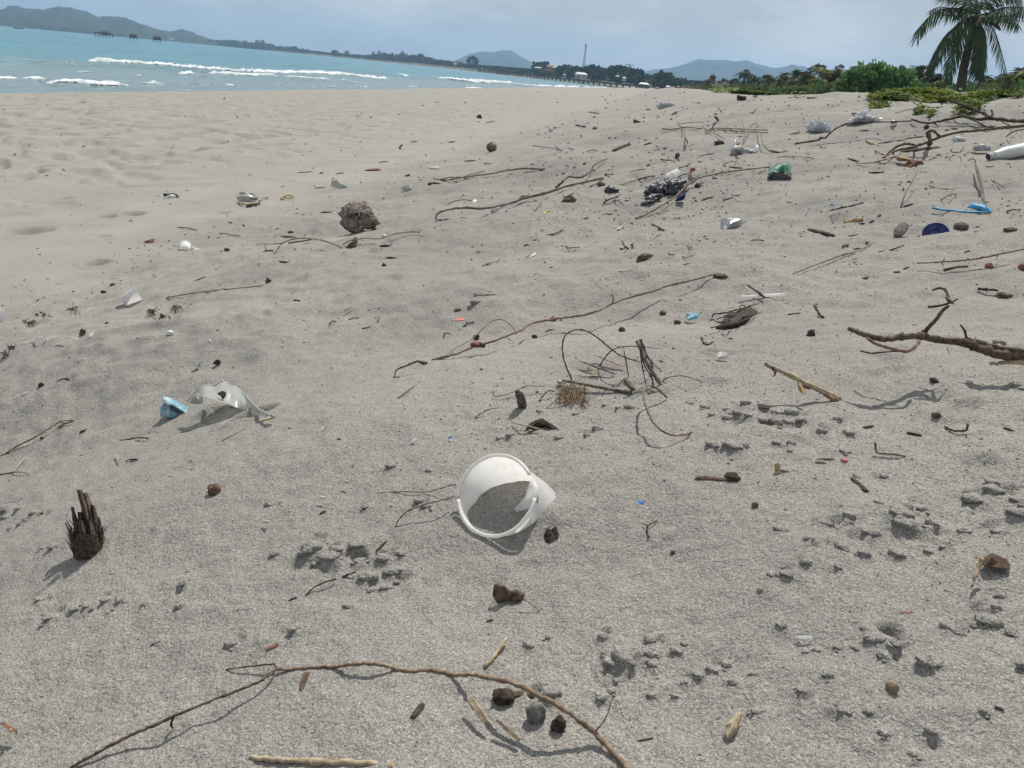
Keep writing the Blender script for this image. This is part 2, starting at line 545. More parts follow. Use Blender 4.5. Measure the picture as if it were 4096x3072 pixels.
# ---------------------------------------------------------------- dents, footprints and clods in the sand
CLODS = []
def dent(tile, x, y, w, d):
    p, s = on(tile, x, y)
    ra = w * s * 0.5
    if tile[0] == 'B':                       # footprints
        DENTS.append((p.x, p.y, ra, d)); return
    a = min(abs(d) * 1.2, ra * .95) * rng.uniform(.7, 1.1)
    CLODS.append((p.x, p.y, ra * rng.uniform(.8, 1.1), -1 if d > 0 else 1))
    DENTS.append((p.x, p.y, ra * rng.uniform(1.0, 1.3), -a * .45))       # a low swelling under the clod
    if rng.random() < .55:                                              # and the hollow it came from
        an = rng.uniform(0, 6.28)
        DENTS.append((p.x + 1.5 * ra * math.cos(an), p.y + 1.5 * ra * math.sin(an), ra * .8, a * .7))
_D = [
 # trampled clods at the right
 ('D3', 700, 350, 150, .018), ('D3', 500, 410, 110, .014), ('D3', 1160, 240, 190, .016), ('D3', 1150, 330, 230, -.022), ('D3', 1160, 400, 180, .02),
 ('D3', 1420, 380, 150, .014), ('D3', 900, 460, 180, .012), ('D3', 1700, 440, 150, .016), ('D3', 2000, 440, 140, .016), ('D3', 1780, 190, 200, .018),
 ('D3', 1930, 80, 170, -.02), ('D3', 1930, 140, 180, .022), ('D3', 2150, 320, 190, .022), ('D3', 2150, 240, 190, -.02), ('D3', 950, 220, 90, .012),
 ('D3', 1120, 610, 140, .014), ('D3', 1400, 590, 80, .010), ('D3', 1530, 560, 100, .012), ('D3', 620, 620, 130, .010), ('D3', 330, 590, 100, .012),
 ('D3', 300, 790, 90, .010), ('D3', 140, 890, 110, .014), ('D3', 0, 900, 70, .010), ('D3', 1340, 240, 110, .012), ('D3', 820, 650, 120, .008), ('D3', 80, 500, 100, .009),
 ('D3', 590, 810, 90, .006), ('D3', 2030, 970, 100, .010), ('D3', 1990, 1060, 110, .010), ('D3', 1920, 1190, 200, .012), ('D3', 1540, 1240, 110, .008),
 ('D3', 930, 1400, 250, .016), ('D3', 860, 1420, 120, .014), ('D3', 1090, 1460, 110, .010), ('D3', 590, 1490, 70, .009), ('D3', 410, 1505, 80, .007), ('D3', 320, 1520, 60, .008), ('D3', 740, 1490, 80, .006),
 ('D3', 1000, 1550, 140, .009), ('D3', 2130, 1300, 130, .010), ('D3', 1340, 1620, 100, .008),
 # crumbled ground around the sticks
 ('E2', 780, 120, 110, .014), ('E2', 810, 250, 100, .018), ('E2', 960, 300, 210, -.022), ('E2', 990, 360, 150, .020), ('E2', 850, 340, 150, -.016), ('E2', 860, 430, 160, .016),
 ('E2', 1200, 280, 150, -.012), ('E2', 1200, 350, 130, .012), ('E2', 1190, 150, 110, .014), ('E2', 1410, 250, 110, .011), ('E2', 1480, 190, 70, .008),
 ('E2', 1850, 350, 110, .013), ('E2', 1730, 390, 120, .014), ('E2', 1620, 430, 120, .013), ('E2', 1520, 480, 110, .013), ('E2', 780, 620, 120, .011), ('E2', 860, 570, 90, .010),
 ('E2', 1200, 600, 90, .009), ('E2', 1410, 600, 70, .010), ('E2', 1900, 520, 100, .010), ('E2', 2080, 440, 70, .009), ('E2', 2110, 770, 100, .009), ('E2', 330, 620, 180, .012), ('E2', 320, 110, 90, .008), ('E2', 140, 180, 100, .006),
 ('E3', 500, 500, 130, .008), ('E3', 1340, 370, 150, -.008), ('E3', 1470, 340, 90, .010), ('E3', 650, 790, 140, .008), ('E3', 850, 780, 100, .008), ('E3', 1000, 950, 120, .010), ('E3', 1400, 930, 130, .008), ('E3', 1850, 790, 110, .009), ('E3', 1990, 740, 90, .010), ('E3', 2180, 390, 120, .012), ('E3', 1250, 1120, 120, .008), ('E3', 270, 620, 100, .006), ('E3', 100, 60, 100, .006), ('E3', 1650, 30, 110, .006),
 # pits left of the cup
 ('D1', 540, 580, 160, .016), ('D1', 690, 640, 130, .018), ('D1', 480, 660, 230, -.014), ('D1', 430, 690, 170, .014), ('D1', 620, 710, 180, -.010), ('D1', 570, 740, 90, .012),
 ('D1', 170, 670, 90, .012), ('D1', 110, 235, 90, .010), ('D1', 870, 590, 180, .012), ('D1', 890, 710, 120, .011), ('D1', 1170, 780, 160, .011), ('D1', 970, 840, 180, .011), ('D1', 1250, 620, 110, .010), ('D1', 1220, 860, 80, .009), ('D1', 1010, 930, 110, .009), ('D1', 1130, 910, 120, .009), ('D1', 1090, 670, 110, .008), ('D1', 950, 250, 90, .005), ('D1', 800, 1100, 90, .005), ('D1', 330, 1320, 110, .007), ('D1', 1460, 260, 90, .010), ('D1', 1400, 215, 80, .008),
 ('C1', 1170, 1560, 120, .009), ('C1', 1490, 1590, 70, .009), ('C1', 2110, 1310, 90, .008), ('C1', 2190, 1290, 90, .008),
 # hoof pits left
 ('D0', 640, 1120, 110, .014), ('D0', 925, 1040, 110, .013), ('D0', 1040, 1050, 100, .012), ('D0', 1590, 910, 110, .012), ('D0', 810, 1100, 70, .008), ('D0', 740, 1090, 70, .008), ('D0', 1540, 1090, 60, .010), ('D0', 1560, 1120, 90, .008), ('D0', 430, 1180, 120, .007), ('D0', 930, 1160, 60, .008), ('D0', 1250, 1080, 80, .006), ('D0', 340, 1020, 90, .008), ('D0', 1990, 1440, 120, .006), ('D0', 60, 260, 150, .012), ('D0', 260, 370, 130, .012), ('D0', 320, 340, 110, .010), ('D0', 40, 330, 80, -.010), ('D0', 180, 250, 90, .010), ('D0', 100, 450, 80, .007), ('D0', 365, 620, 60, .006), ('D0', 460, 610, 80, .006), ('D0', 180, 415, 70, .006),
 # broken crust below the leaning stick
 ('C2', 1850, 1180, 100, .016), ('C2', 1930, 1150, 90, .016), ('C2', 2030, 1190, 110, .018), ('C2', 2140, 1210, 110, .018), ('C2', 1840, 1120, 90, -.012), ('C2', 2000, 1100, 130, -.012), ('C2', 2150, 1120, 130, -.012), ('C3', 50, 1220, 120, .018), ('C3', 160, 1215, 110, .016), ('C3', 270, 1200, 100, .014), ('C3', 60, 1150, 130, -.012), ('C3', 200, 1140, 120, -.010),
 ('C2', 1720, 1140, 70, .010), ('C2', 1530, 1010, 80, .012), ('C2', 1660, 1060, 80, .010), ('C2', 1720, 1420, 110, .010), ('C2', 1900, 1460, 150, .010), ('C2', 1980, 1440, 110, .010), ('C2', 1850, 1430, 120, -.008), ('C2', 740, 1240, 120, .013), ('C2', 550, 1110, 70, .011), ('C2', 810, 1050, 80, .012), ('C2', 1010, 1080, 110, .012), ('C2', 910, 1080, 60, .009), ('C2', 240, 1080, 70, .008), ('C2', 640, 1310, 70, .008), ('C2', 400, 1340, 80, .008),('C2', 1220, 930, 90, .012),
 ('C3', 450, 1300, 120, .012), ('C3', 590, 1190, 90, .010), ('C3', 690, 1290, 110, .008), ('C3', 60, 1395, 100, .010), ('C3', 190, 1390, 80, .010), ('C3', 180, 1450, 60, .008), ('C3', 660, 1440, 90, .008), ('C3', 2150, 880, 160, .016), ('C3', 2000, 480, 100, .008), ('C3', 1000, 1635, 90, .008), ('C3', 130, 1630, 90, .010), ('C3', 770, 1640, 80, .010), ('C3', 450, 1540, 110, .007),
 # footprints farther off
 ('B0', 930, 1055, 190, .045), ('B0', 1150, 1035, 190, .045), ('B0', 830, 1455, 190, .035), ('B0', 250, 1180, 330, .05), ('B0', 60, 1210, 130, .03), ('B0', 700, 655, 300, .05), ('B0', 1930, 1020, 130, .035), ('B0', 1930, 80, 140, .07), ('B0', 500, 900, 200, .03), ('B0', 100, 950, 150, .03), ('B0', 880, 1225, 150, .02), ('B0', 820, 515, 170, .04), ('B0', 320, 645, 130, .03), ('B0', 200, 700, 200, .03),
 ('C1', 1960, 85, 150, .016), ('C1', 1900, 170, 110, .010),
]
for a in _D: dent(*a)
def mound(px, py, ra, d):
    p, t = hit(px, py); DENTS.append((p.x, p.y, ra, d))
mound(2270, 2050, .026, -.006)
mound(2105, 2085, .030, -.010)               # sand heaped against the cup
mound(*pxy('C0', 2190, 1115), .034, .022)    # hollow under the crushed container
mound(*pxy('C0', 2060, 1160), .025, .010)
mound(*pxy('C0', 1860, 1060), .030, -.012)

# ---------------------------------------------------------------- the ground: one sheet, finer where it is near
def polar(r, az):
    R, A = np.meshgrid(r, az, indexing='ij')
    return R * np.sin(A), R * np.cos(A)
def steps(a, b, q):
    n = int(math.log(b / a) / math.log(q))
    return np.geomspace(a, b, n, endpoint=False)
r_g = np.concatenate([steps(.03, .36, 1.09), steps(.36, 7, 1.0052), steps(7, 60, 1.0065), steps(60, 900, 1.02), steps(900, 5000, 1.05), [5000]])
A0, A1 = math.radians(-46), math.radians(30)
az_g = np.concatenate([np.linspace(A0, A1, 470, endpoint=False), np.linspace(A1, A0 + 2 * math.pi, 110, endpoint=False)])
GX, GY = polar(r_g, az_g)
GZ = base_h(GX, GY) + micro_h(GX, GY) + dents_h(GX, GY)
Xe = GX - shore_shift(GY)
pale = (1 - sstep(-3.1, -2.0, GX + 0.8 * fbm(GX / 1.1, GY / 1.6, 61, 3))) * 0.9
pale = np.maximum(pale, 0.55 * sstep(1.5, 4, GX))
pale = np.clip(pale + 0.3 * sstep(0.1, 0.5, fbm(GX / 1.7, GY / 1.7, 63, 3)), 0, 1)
green = sstep(14, 30, Xe + 10 * fbm(GX / 9, GY / 9, 65, 3)) * sstep(12, 30, np.hypot(GX, GY))
green = np.maximum(green, sstep(430, 520, GY) * sstep(-25, -23, Xe))
wet = (1 - sstep(-26.5, -24.5, Xe))
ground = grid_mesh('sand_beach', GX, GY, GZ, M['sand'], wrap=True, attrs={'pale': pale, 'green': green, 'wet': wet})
ground['kind'] = 'structure'

# ---------------------------------------------------------------- the sea
def make_water():
    m, t, b = mat_new('sea_water')
    geo = nd(t, 'ShaderNodeNewGeometry')
    mp = nd(t, 'ShaderNodeMapping'); mp.inputs['Rotation'].default_value = (0, 0, 0.12); mp.inputs['Scale'].default_value = (1.0, 0.42, 1.0)
    t.links.new(geo.outputs['Position'], mp.inputs['Vector'])
    n1 = nd(t, 'ShaderNodeTexNoise'); n1.inputs['Scale'].default_value = 0.09; n1.inputs['Detail'].default_value = 7
    t.links.new(mp.outputs[0], n1.inputs['Vector'])
    sh = nd(t, 'ShaderNodeAttribute', attribute_name='shoal')
    deep = ramp(t, n1.outputs['Fac'], [(0.34, (0.008, 0.125, 0.185)), (0.66, (0.026, 0.235, 0.295))])
    mix = nd(t, 'ShaderNodeMix', data_type='RGBA')
    t.links.new(sh.outputs['Fac'], mix.inputs['Factor']); t.links.new(deep, mix.inputs['A'])
    mix.inputs['B'].default_value = (0.12, 0.20, 0.22, 1)
    t.links.new(mix.outputs['Result'], b.inputs['Base Color'])
    b.inputs['Roughness'].default_value = 0.22
    b.inputs['IOR'].default_value = 1.33
    w1 = nd(t, 'ShaderNodeTexNoise'); w1.inputs['Scale'].default_value = 1.1; w1.inputs['Detail'].default_value = 6; w1.inputs['Roughness'].default_value = 0.6
    t.links.new(mp.outputs[0], w1.inputs['Vector'])
    w2 = nd(t, 'ShaderNodeTexNoise'); w2.inputs['Scale'].default_value = 0.16; w2.inputs['Detail'].default_value = 4
    t.links.new(mp.outputs[0], w2.inputs['Vector'])
    b1 = nd(t, 'ShaderNodeBump'); b1.inputs['Strength'].default_value = 1.0; b1.inputs['Distance'].default_value = 0.55
    t.links.new(w1.outputs['Fac'], b1.inputs['Height'])
    b2 = nd(t, 'ShaderNodeBump'); b2.inputs['Strength'].default_value = 0.8; b2.inputs['Distance'].default_value = 1.6
    t.links.new(w2.outputs['Fac'], b2.inputs['Height'])
    t.links.new(b2.outputs[0], b1.inputs['Normal']); t.links.new(b1.outputs[0], b.inputs['Normal'])
    return m
M['water'] = make_water()

def sea_pt(tile, x, y, z=0.0):
    d = ray(*pxy(tile, x, y))
    t = (EYE - z) / -d[2]
    return Vector((d[0] * t, d[1] * t, z)), t
SWELL = []                                     # polylines of breaker crests: (pts, height, width)
def crest(pts_t, height, width, z=0.25):
    pts = [sea_pt(*p, z=z)[0] for p in pts_t]
    SWELL.append((pts, height, width))
    return pts
CR = {}
CR['main'] = crest([('A0', -700, 505), ('A0', -200, 500), ('A0', 120, 512), ('A0', 480, 540), ('A0', 830, 552), ('A0', 1300, 572), ('A0', 1800, 610), ('A1', 0, 640), ('A1', 560, 655), ('A1', 1120, 672)], .42, 3.2)
CR['right'] = crest([('A1', 1220, 652), ('A1', 1440, 672), ('A1', 1800, 705), ('A1', 2212, 728), ('A2', 350, 760), ('A2', 800, 774), ('A2', 1020, 776)], .45, 3.6)
CR['near'] = crest([('A0', 380, 695), ('A0', 700, 722), ('A0', 1095, 742), ('A0', 1420, 732), ('A0', 1720, 736), ('A0', 2060, 728)], .22, 2.0)
CR['mid'] = crest([('A0', 1570, 635), ('A0', 1780, 632), ('A0', 2100, 648), ('A1', 180, 662), ('A1', 640, 684), ('A1', 880, 698)], .22, 2.2)
CR['swell'] = crest([('A1', 150, 545), ('A1', 560, 585), ('A1', 900, 610), ('A1', 1150, 640), ('A1', 1250, 650)], .35, 4.0)
r_s = np.concatenate([steps(12, 170, 1.0055), steps(170, 1200, 1.012), steps(1200, 5100, 1.05), [5100]])
az_s = np.concatenate([np.linspace(math.radians(-50), math.radians(6), 420, endpoint=False), np.linspace(math.radians(6), math.radians(310), 80, endpoint=False)])
SX, SY = polar(r_s, az_s)
def sea_h(X, Y):
    r = np.hypot(X, Y)
    fade = 1 - sstep(250, 900, r)
    z = fade * (0.10 * fbm(X / 5.0 + Y / 60, Y / 16.0, 31, 3) + 0.07 * fbm(X / 1.3, Y / 3.0, 32, 2))
    for pts, hgt, wid in SWELL:
        a = np.array([(p.x, p.y) for p in pts])
        bx0, by0 = a.min(0) - 3 * wid; bx1, by1 = a.max(0) + 3 * wid
        q = (X > bx0) & (X < bx1) & (Y > by0) & (Y < by1)
        if not q.any(): continue
        P = np.stack([X[q], Y[q]], -1)
        best = np.full(len(P), 1e9); sgn = np.zeros(len(P)); tt = np.zeros(len(P))
        for i in range(len(a) - 1):
            ab = a[i + 1] - a[i]; l2 = (ab ** 2).sum()
            t = np.clip(((P - a[i]) @ ab) / l2, 0, 1)
            dv = P - (a[i] + t[:, None] * ab)
            d = np.hypot(dv[:, 0], dv[:, 1])
            s = np.sign(ab[0] * dv[:, 1] - ab[1] * dv[:, 0])
            up = d < best
            best = np.where(up, d, best); sgn = np.where(up, s, sgn); tt = np.where(up, (i + t) / (len(a) - 1), tt)
        side = np.where(sgn > 0, wid * 1.4, wid * 0.7)     # steep towards the beach
        fall = sstep(0, .1, tt) * (1 - sstep(.93, 1, tt))
        z[q] = np.maximum(z[q], hgt * np.exp(-(best / side) ** 2) * fall + z[q] * .5)
    return z
SZ = sea_h(SX, SY)
shoal = 1 - sstep(-95, -32, -(-SX + shore_shift(SY)) * 1.0) 
shoal = sstep(-85, -28, SX - shore_shift(SY) + 14 * fbm(SX / 20, SY / 50, 35, 3))
sea = grid_mesh('sea', SX, SY, SZ, M['water'], wrap=True, attrs={'shoal': shoal})
sea['kind'] = 'structure'
sea['_org'] = (0, 0, 0)

def sea_hp(x, y):
    return float(sea_h(np.array([x]), np.array([y]))[0])

M['foam'] = mat_simple('foam', (0.46, 0.53, 0.57), (0.82, 0.84, 0.85), scale=3.4, rough=0.9, bump=0.8, dist=0.12)
def _lace():
    t = M['foam'].node_tree; b = t.nodes['Principled BSDF']
    at = nd(t, 'ShaderNodeAttribute', attribute_name='edge'); geo = nd(t, 'ShaderNodeNewGeometry')
    n = nd(t, 'ShaderNodeTexNoise'); n.inputs['Scale'].default_value = 2.6; n.inputs['Detail'].default_value = 5; n.inputs['Roughness'].default_value = .7
    t.links.new(geo.outputs['Position'], n.inputs['Vector'])
    sb = nd(t, 'ShaderNodeMath', operation='SUBTRACT'); t.links.new(n.outputs['Fac'], sb.inputs[0]); t.links.new(at.outputs['Fac'], sb.inputs[1])
    f = ramp(t, sb.outputs[0], [(.12, (0, 0, 0)), (.30, (1, 1, 1))])
    tr = nd(t, 'ShaderNodeBsdfTransparent'); ms = nd(t, 'ShaderNodeMixShader')
    t.links.new(f, ms.inputs[0]); t.links.new(tr.outputs[0], ms.inputs[1]); t.links.new(b.outputs[0], ms.inputs[2])
    t.links.new(ms.outputs[0], t.nodes['Material Output'].inputs['Surface'])
_lace()
def foam(pts_t, width, height, seed, ragged=0.5, z=0.2):
    pts = [sea_pt(*p, z=z)[0] for p in pts_t]
    fr = random.Random(seed)
    path = []
    for a, b in zip(pts[:-1], pts[1:]):
        n = max(2, int((b - a).length / 0.22))
        for k in range(n): path.append(a.lerp(b, k / n))
    path.append(pts[-1])
    n = len(path); NC = 9
    X = np.zeros((n, NC)); Y = np.zeros((n, NC)); Z = np.zeros((n, NC))
    for i, p in enumerate(path):
        t = (path[min(i + 1, n - 1)] - path[max(i - 1, 0)]); t.z = 0; t.normalize()
        q = Vector((-t.y, t.x, 0))
        e = min(1, i / 6, (n - 1 - i) / 6)
        wv = width * (0.45 + 1.1 * (fbm(np.array([i * .11]), np.array([seed * 3.3]), 3, 3)[0] + .5)) * (0.25 + 0.75 * e)
        hv = height * max(0.3, (0.72 + .55 * fbm(np.array([i * .9]), np.array([seed * 7.7]), 9, 3)[0] + .5 * fbm(np.array([i * .07]), np.array([seed * 2.7]), 8, 2)[0])) * min(1, e * 1.6)
        for k in range(NC):
            u = k / (NC - 1) * 2 - 1
            X[i, k] = p.x + q.x * wv * u * .5 + fr.uniform(-.1, .1)
            Y[i, k] = p.y + q.y * wv * u * .5 + fr.uniform(-.06, .06)
            hh = hv * (1 - abs(u) ** 1.6) * (0.7 + fr.uniform(0, ragged)) 
            Z[i, k] = hh
    Z = Z + sea_h(X, Y) - 0.05 * (np.abs(np.linspace(-1, 1, NC))[None, :] > .95) + 0.01
    ed = np.abs(np.linspace(-1, 1, NC))[None, :] ** 2 * .42 + np.zeros((n, 1))
    o = grid_mesh('foam', X, Y, Z, M['foam'], attrs={'edge': ed})
    o.parent = sea
    o['kind'] = 'stuff'
    return o
FO = [
 ([('A0', 790, 548), ('A0', 900, 552), ('A0', 1300, 570), ('A0', 1800, 606), ('A1', 0, 636), ('A1', 560, 652), ('A1', 1120, 670)], 2.4, .42),
 ([('A0', 385, 690), ('A0', 560, 712), ('A0', 800, 732), ('A0', 1095, 738)], 1.7, .32),
 ([('A0', 1200, 715), ('A0', 1300, 722), ('A0', 1415, 728)], 1.3, .26),
 ([('A0', 1440, 720), ('A0', 1500, 722)], .6, .12), ([('A0', 1565, 720), ('A0', 1640, 722)], .6, .12), ([('A0', 1640, 728), ('A0', 1720, 732)], .8, .18),
 ([('A0', 1770, 724), ('A0', 1850, 726)], .7, .12), ([('A0', 1900, 718), ('A0', 2060, 722)], .6, .10),
 ([('A0', 670, 598), ('A0', 795, 606)], 1.6, .28), ([('A0', -60, 645), ('A0', 150, 645)], 1.4, .12), ([('A0', 190, 650), ('A0', 400, 655)], 1.6, .16), ([('A0', 310, 672), ('A0', 370, 674)], .8, .15),
 ([('A0', 1190, 632), ('A0', 1230, 632)], 1.0, .16), ([('A0', 1560, 632), ('A0', 1690, 636)], 1.8, .26), ([('A0', 1720, 628), ('A0', 1780, 630)], 1.2, .2), ([('A0', 1810, 634), ('A0', 2110, 646), ('A1', 180, 660)], 1.6, .24),
 ([('A0', 590, 552), ('A0', 630, 556)], 1.0, .16),
 ([('A1', 250, 666), ('A1', 430, 672), ('A1', 640, 684)], 1.2, .2), ([('A1', 730, 692), ('A1', 880, 698)], 1.0, .14),
 ([('A1', 250, 716), ('A1', 285, 716)], .7, .14), ([('A1', 420, 726), ('A1', 540, 734)], .9, .12), ([('A1', 580, 734), ('A1', 740, 738)], .6, .10), ([('A1', 830, 732), ('A1', 980, 734)], .5, .08), ([('A1', 170, 716), ('A1', 210, 716)], .5, .1),
 ([('A1', 1225, 648), ('A1', 1400, 664)], 2.2, .36), ([('A1', 1430, 668), ('A1', 1540, 680)], 2.2, .36), ([('A1', 1560, 684), ('A1', 1860, 712), ('A1', 2212, 728)], 2.6, .40),
 ([('A2', 0, 728), ('A2', 200, 744), ('A2', 350, 756)], 3.4, .5), ([('A2', 380, 758), ('A2', 545, 768)], 4.0, .5), ([('A2', 510, 748), ('A2', 570, 750)], 3.0, .5), ([('A2', 630, 762), ('A2', 800, 772)], 5.0, .5), ([('A2', 890, 768), ('A2', 1020, 775)], 6.0, .5),
 ([('A1', 1310, 732), ('A1', 1430, 736)], .7, .10), ([('A1', 1810, 746), ('A1', 2000, 754), ('A1', 2110, 764)], 1.2, .12), ([('A1', 1100, 708), ('A1', 1130, 708)], .5, .1),
]
for i, (p, w, h) in enumerate(FO): foam(p, w, h, i + 1)

# ---------------------------------------------------------------- hills far off
M['hill'] = mat_simple('hill_forest', (0.010, 0.020, 0.012), (0.036, 0.056, 0.026), scale=0.05, rough=1, bump=0, detail=6)
def az_el(tile, x, y):
    d = ray(*pxy(tile, x, y))
    return math.atan2(d[0], d[1]), d[2] / math.hypot(d[0], d[1])
def hill(name, sil, dist, depth, base, seed, tree=7.0, cell=13.0):
    az, el = zip(*[az_el(*s) for s in sil])
    az = np.array(az); zz = np.array(el) * dist + EYE
    n = int((az[-1] - az[0]) * dist / (cell * .33)); n = min(max(n, 60), 900)
    A = np.linspace(az[0], az[-1], n)
    top = np.interp(A, az, zz)
    NR = 46
    v = np.linspace(-1, 1, NR)
    R = dist + depth * v[None, :] * np.ones((n, 1))
    k = np.where(v < 0, 1 - np.abs(v) ** 1.7, 1 - np.abs(v) ** 1.5)
    AA = A[:, None] * np.ones((1, NR))
    X = R * np.sin(AA); Y = R * np.cos(AA)
    Z = base + (top[:, None] - base) * np.clip(k[None, :], 0, 1)
    Z = Z + (top[:, None] - base) * 0.16 * fbm(X / (depth * .3), Y / (depth * .3), seed, 3) * (1 - np.abs(v)[None, :] ** 6) * (np.abs(v)[None, :] > .08)
    cr = np.abs(vnoise(X / cell, Y / cell, seed + 3)) * -2 + 0.6
    Z = Z + tree * (0.5 * cr + 0.9 * vnoise(X / (cell * 2.6), Y / (cell * 2.6), seed + 5)) * (k[None, :] > 0.02)
    o = grid_mesh(name, X, Y, Z, M['hill'])
    o['kind'] = 'structure'
    return o
hill('headland_hill', [('A0', -900, 190), ('A0', -600, 130), ('A0', -300, 90), ('A0', 0, 92), ('A0', 70, 70), ('A0', 170, 70), ('A0', 280, 80), ('A0', 420, 78), ('A0', 560, 74), ('A0', 620, 78), ('A0', 720, 104), ('A0', 850, 142), ('A0', 940, 146), ('A0', 1050, 160), ('A0', 1120, 168), ('A0', 1210, 208), ('A0', 1340, 266), ('A0', 1450, 284), ('A0', 1560, 268), ('A0', 1680, 304), ('A0', 1790, 348), ('A0', 1900, 362), ('A0', 2212, 412)], 2600, 420, -1.0, 101, 11.0, 15.0)
hill('wooded_hill', [('A1', 1690, 540), ('A1', 1760, 512), ('A1', 1830, 474), ('A1', 1950, 446), ('A1', 2040, 456), ('A1', 2140, 436), ('A1', 2212, 446), ('A2', 0, 452), ('A2', 60, 488), ('A2', 130, 524), ('A2', 220, 570), ('A2', 300, 600), ('A2', 420, 640)], 3700, 500, -1.0, 121, 6, 14)
hill('mast_hill', [('A2', 1000, 650), ('A2', 1140, 630), ('A2', 1200, 604), ('A2', 1330, 594), ('A2', 1450, 566), ('A2', 1560, 540), ('A2', 1630, 526), ('A2', 1720, 534), ('A2', 1800, 534), ('A2', 1920, 544), ('A2', 2030, 534), ('A2', 2100, 552), ('A2', 2212, 586), ('A3', 60, 592), ('A3', 190, 572), ('A3', 300, 586), ('A3', 400, 610), ('A3', 560, 650), ('A3', 900, 720), ('A3', 1500, 760), ('A3', 2600, 700)], 3400, 520, -1.0, 141, 6, 14)

# ---------------------------------------------------------------- haze: the air over the bay
hz = MB(); hz.box((0, 0, 88), (10400, 10400, 196))
M['haze'] = bpy.data.materials.new('haze'); M['haze'].use_nodes = True
_t = M['haze'].node_tree; _t.nodes.remove(_t.nodes['Principled BSDF'])
_v = _t.nodes.new('ShaderNodeVolumePrincipled')
_v.inputs['Color'].default_value = (0.42, 0.68, 1.0, 1)
_v.inputs['Density'].default_value = 2.4e-4
_v.inputs['Anisotropy'].default_value = 0.35
_t.links.new(_v.outputs[0], _t.nodes['Material Output'].inputs['Volume'])
HZ = hz.build('haze', M['haze'], smooth=False)
HZ['kind'] = 'stuff'
# ---------------------------------------------------------------- materials of the litter
M['wood_dark'] = mat_simple('dark_wood', (0.030, 0.023, 0.018), (0.095, 0.074, 0.058), scale=220, stretch=(1, 1, 1), rough=0.9, bump=0.7)
M['wood_brown'] = mat_simple('brown_wood', (0.065, 0.046, 0.032), (0.17, 0.125, 0.088), scale=180, rough=0.9, bump=0.7)
M['wood_grey'] = mat_simple('grey_driftwood', (0.085, 0.078, 0.068), (0.215, 0.195, 0.165), scale=180, rough=0.95, bump=0.7)
M['wood_pale'] = mat_simple('pale_wood', (0.26, 0.20, 0.13), (0.46, 0.37, 0.26), scale=180, rough=0.9, bump=0.6)
M['root_tan'] = mat_simple('tan_root', (0.13, 0.088, 0.058), (0.27, 0.195, 0.135), scale=150, rough=0.9, bump=0.6)
M['leaf_brown'] = mat_simple('dry_leaf', (0.060, 0.040, 0.028), (0.16, 0.105, 0.07), scale=120, rough=0.85, bump=0.5)
M['leaf_red'] = mat_simple('red_leaf', (0.10, 0.045, 0.030), (0.22, 0.105, 0.065), scale=120, rough=0.85, bump=0.5)
M['leaf_yellow'] = mat_simple('yellow_bark', (0.30, 0.20, 0.09), (0.46, 0.33, 0.17), scale=120, rough=0.85, bump=0.5)
M['fibre'] = mat_simple('coconut_fibre', (0.16, 0.10, 0.06), (0.34, 0.235, 0.145), scale=260, rough=0.95, bump=0.8)
M['fibre_grey'] = mat_simple('weathered_fibre', (0.26, 0.22, 0.19), (0.58, 0.51, 0.46), scale=200, rough=0.95, bump=0.8)
M['stone'] = mat_simple('stone', (0.10, 0.095, 0.088), (0.22, 0.205, 0.185), scale=160, rough=0.85, bump=0.5)
M['pebble'] = mat_simple('tan_pebble', (0.22, 0.165, 0.115), (0.38, 0.30, 0.22), scale=160, rough=0.7, bump=0.2)
M['brick'] = mat_simple('red_stone', (0.17, 0.075, 0.048), (0.29, 0.15, 0.10), scale=160, rough=0.85, bump=0.4)
M['seaweed'] = mat_simple('dried_weed', (0.022, 0.017, 0.014), (0.075, 0.055, 0.042), scale=160, rough=0.9, bump=0.5)
M['white'] = mat_simple('white_plastic', (0.80, 0.80, 0.80), (0.88, 0.88, 0.88), scale=25, rough=0.38, bump=0.0, trans=0.62, spec=0.5)
M['bottle'] = mat_simple('bottle_plastic', (0.62, 0.63, 0.63), (0.78, 0.79, 0.80), scale=18, rough=0.45, bump=0.0, spec=0.5)
M['shell'] = mat_simple('white_shell', (0.52, 0.49, 0.44), (0.74, 0.71, 0.66), scale=90, rough=0.6, bump=0.2)
M['film'] = mat_simple('white_film', (0.58, 0.61, 0.64), (0.80, 0.82, 0.84), scale=40, rough=0.35, bump=0.25, dist=0.004, trans=0.5, spec=0.5)
M['black_film'] = mat_simple('black_film', (0.022, 0.024, 0.029), (0.075, 0.077, 0.088), scale=90, rough=0.52, bump=0.3, dist=0.004, spec=0.6)
M['black'] = mat_simple('black_plastic', (0.016, 0.017, 0.019), (0.035, 0.036, 0.040), scale=60, rough=0.4, bump=0.1)
M['green_film'] = mat_simple('green_wrapper', (0.010, 0.11, 0.070), (0.15, 0.27, 0.17), scale=34, rough=0.4, bump=0.3, dist=0.004, lo=.42, hi=.6)
M['blue'] = mat_simple('blue_plastic', (0.030, 0.20, 0.40), (0.065, 0.30, 0.52), scale=70, rough=0.5, bump=0.3)
M['navy'] = mat_simple('navy_plastic', (0.018, 0.030, 0.12), (0.045, 0.062, 0.19), scale=70, rough=0.45, bump=0.1)
M['cyan'] = mat_simple('pale_blue_plastic', (0.20, 0.45, 0.55), (0.30, 0.55, 0.64), scale=70, rough=0.5, bump=0.1)
M['bright_blue'] = mat_simple('bright_blue_plastic', (0.03, 0.16, 0.55), (0.06, 0.24, 0.65), scale=70, rough=0.45, bump=0.1)
M['cloth_blue'] = mat_simple('pale_blue_cloth', (0.12, 0.30, 0.38), (0.45, 0.56, 0.60), scale=45, rough=0.95, bump=0.5, dist=0.003, lo=.42, hi=.62)
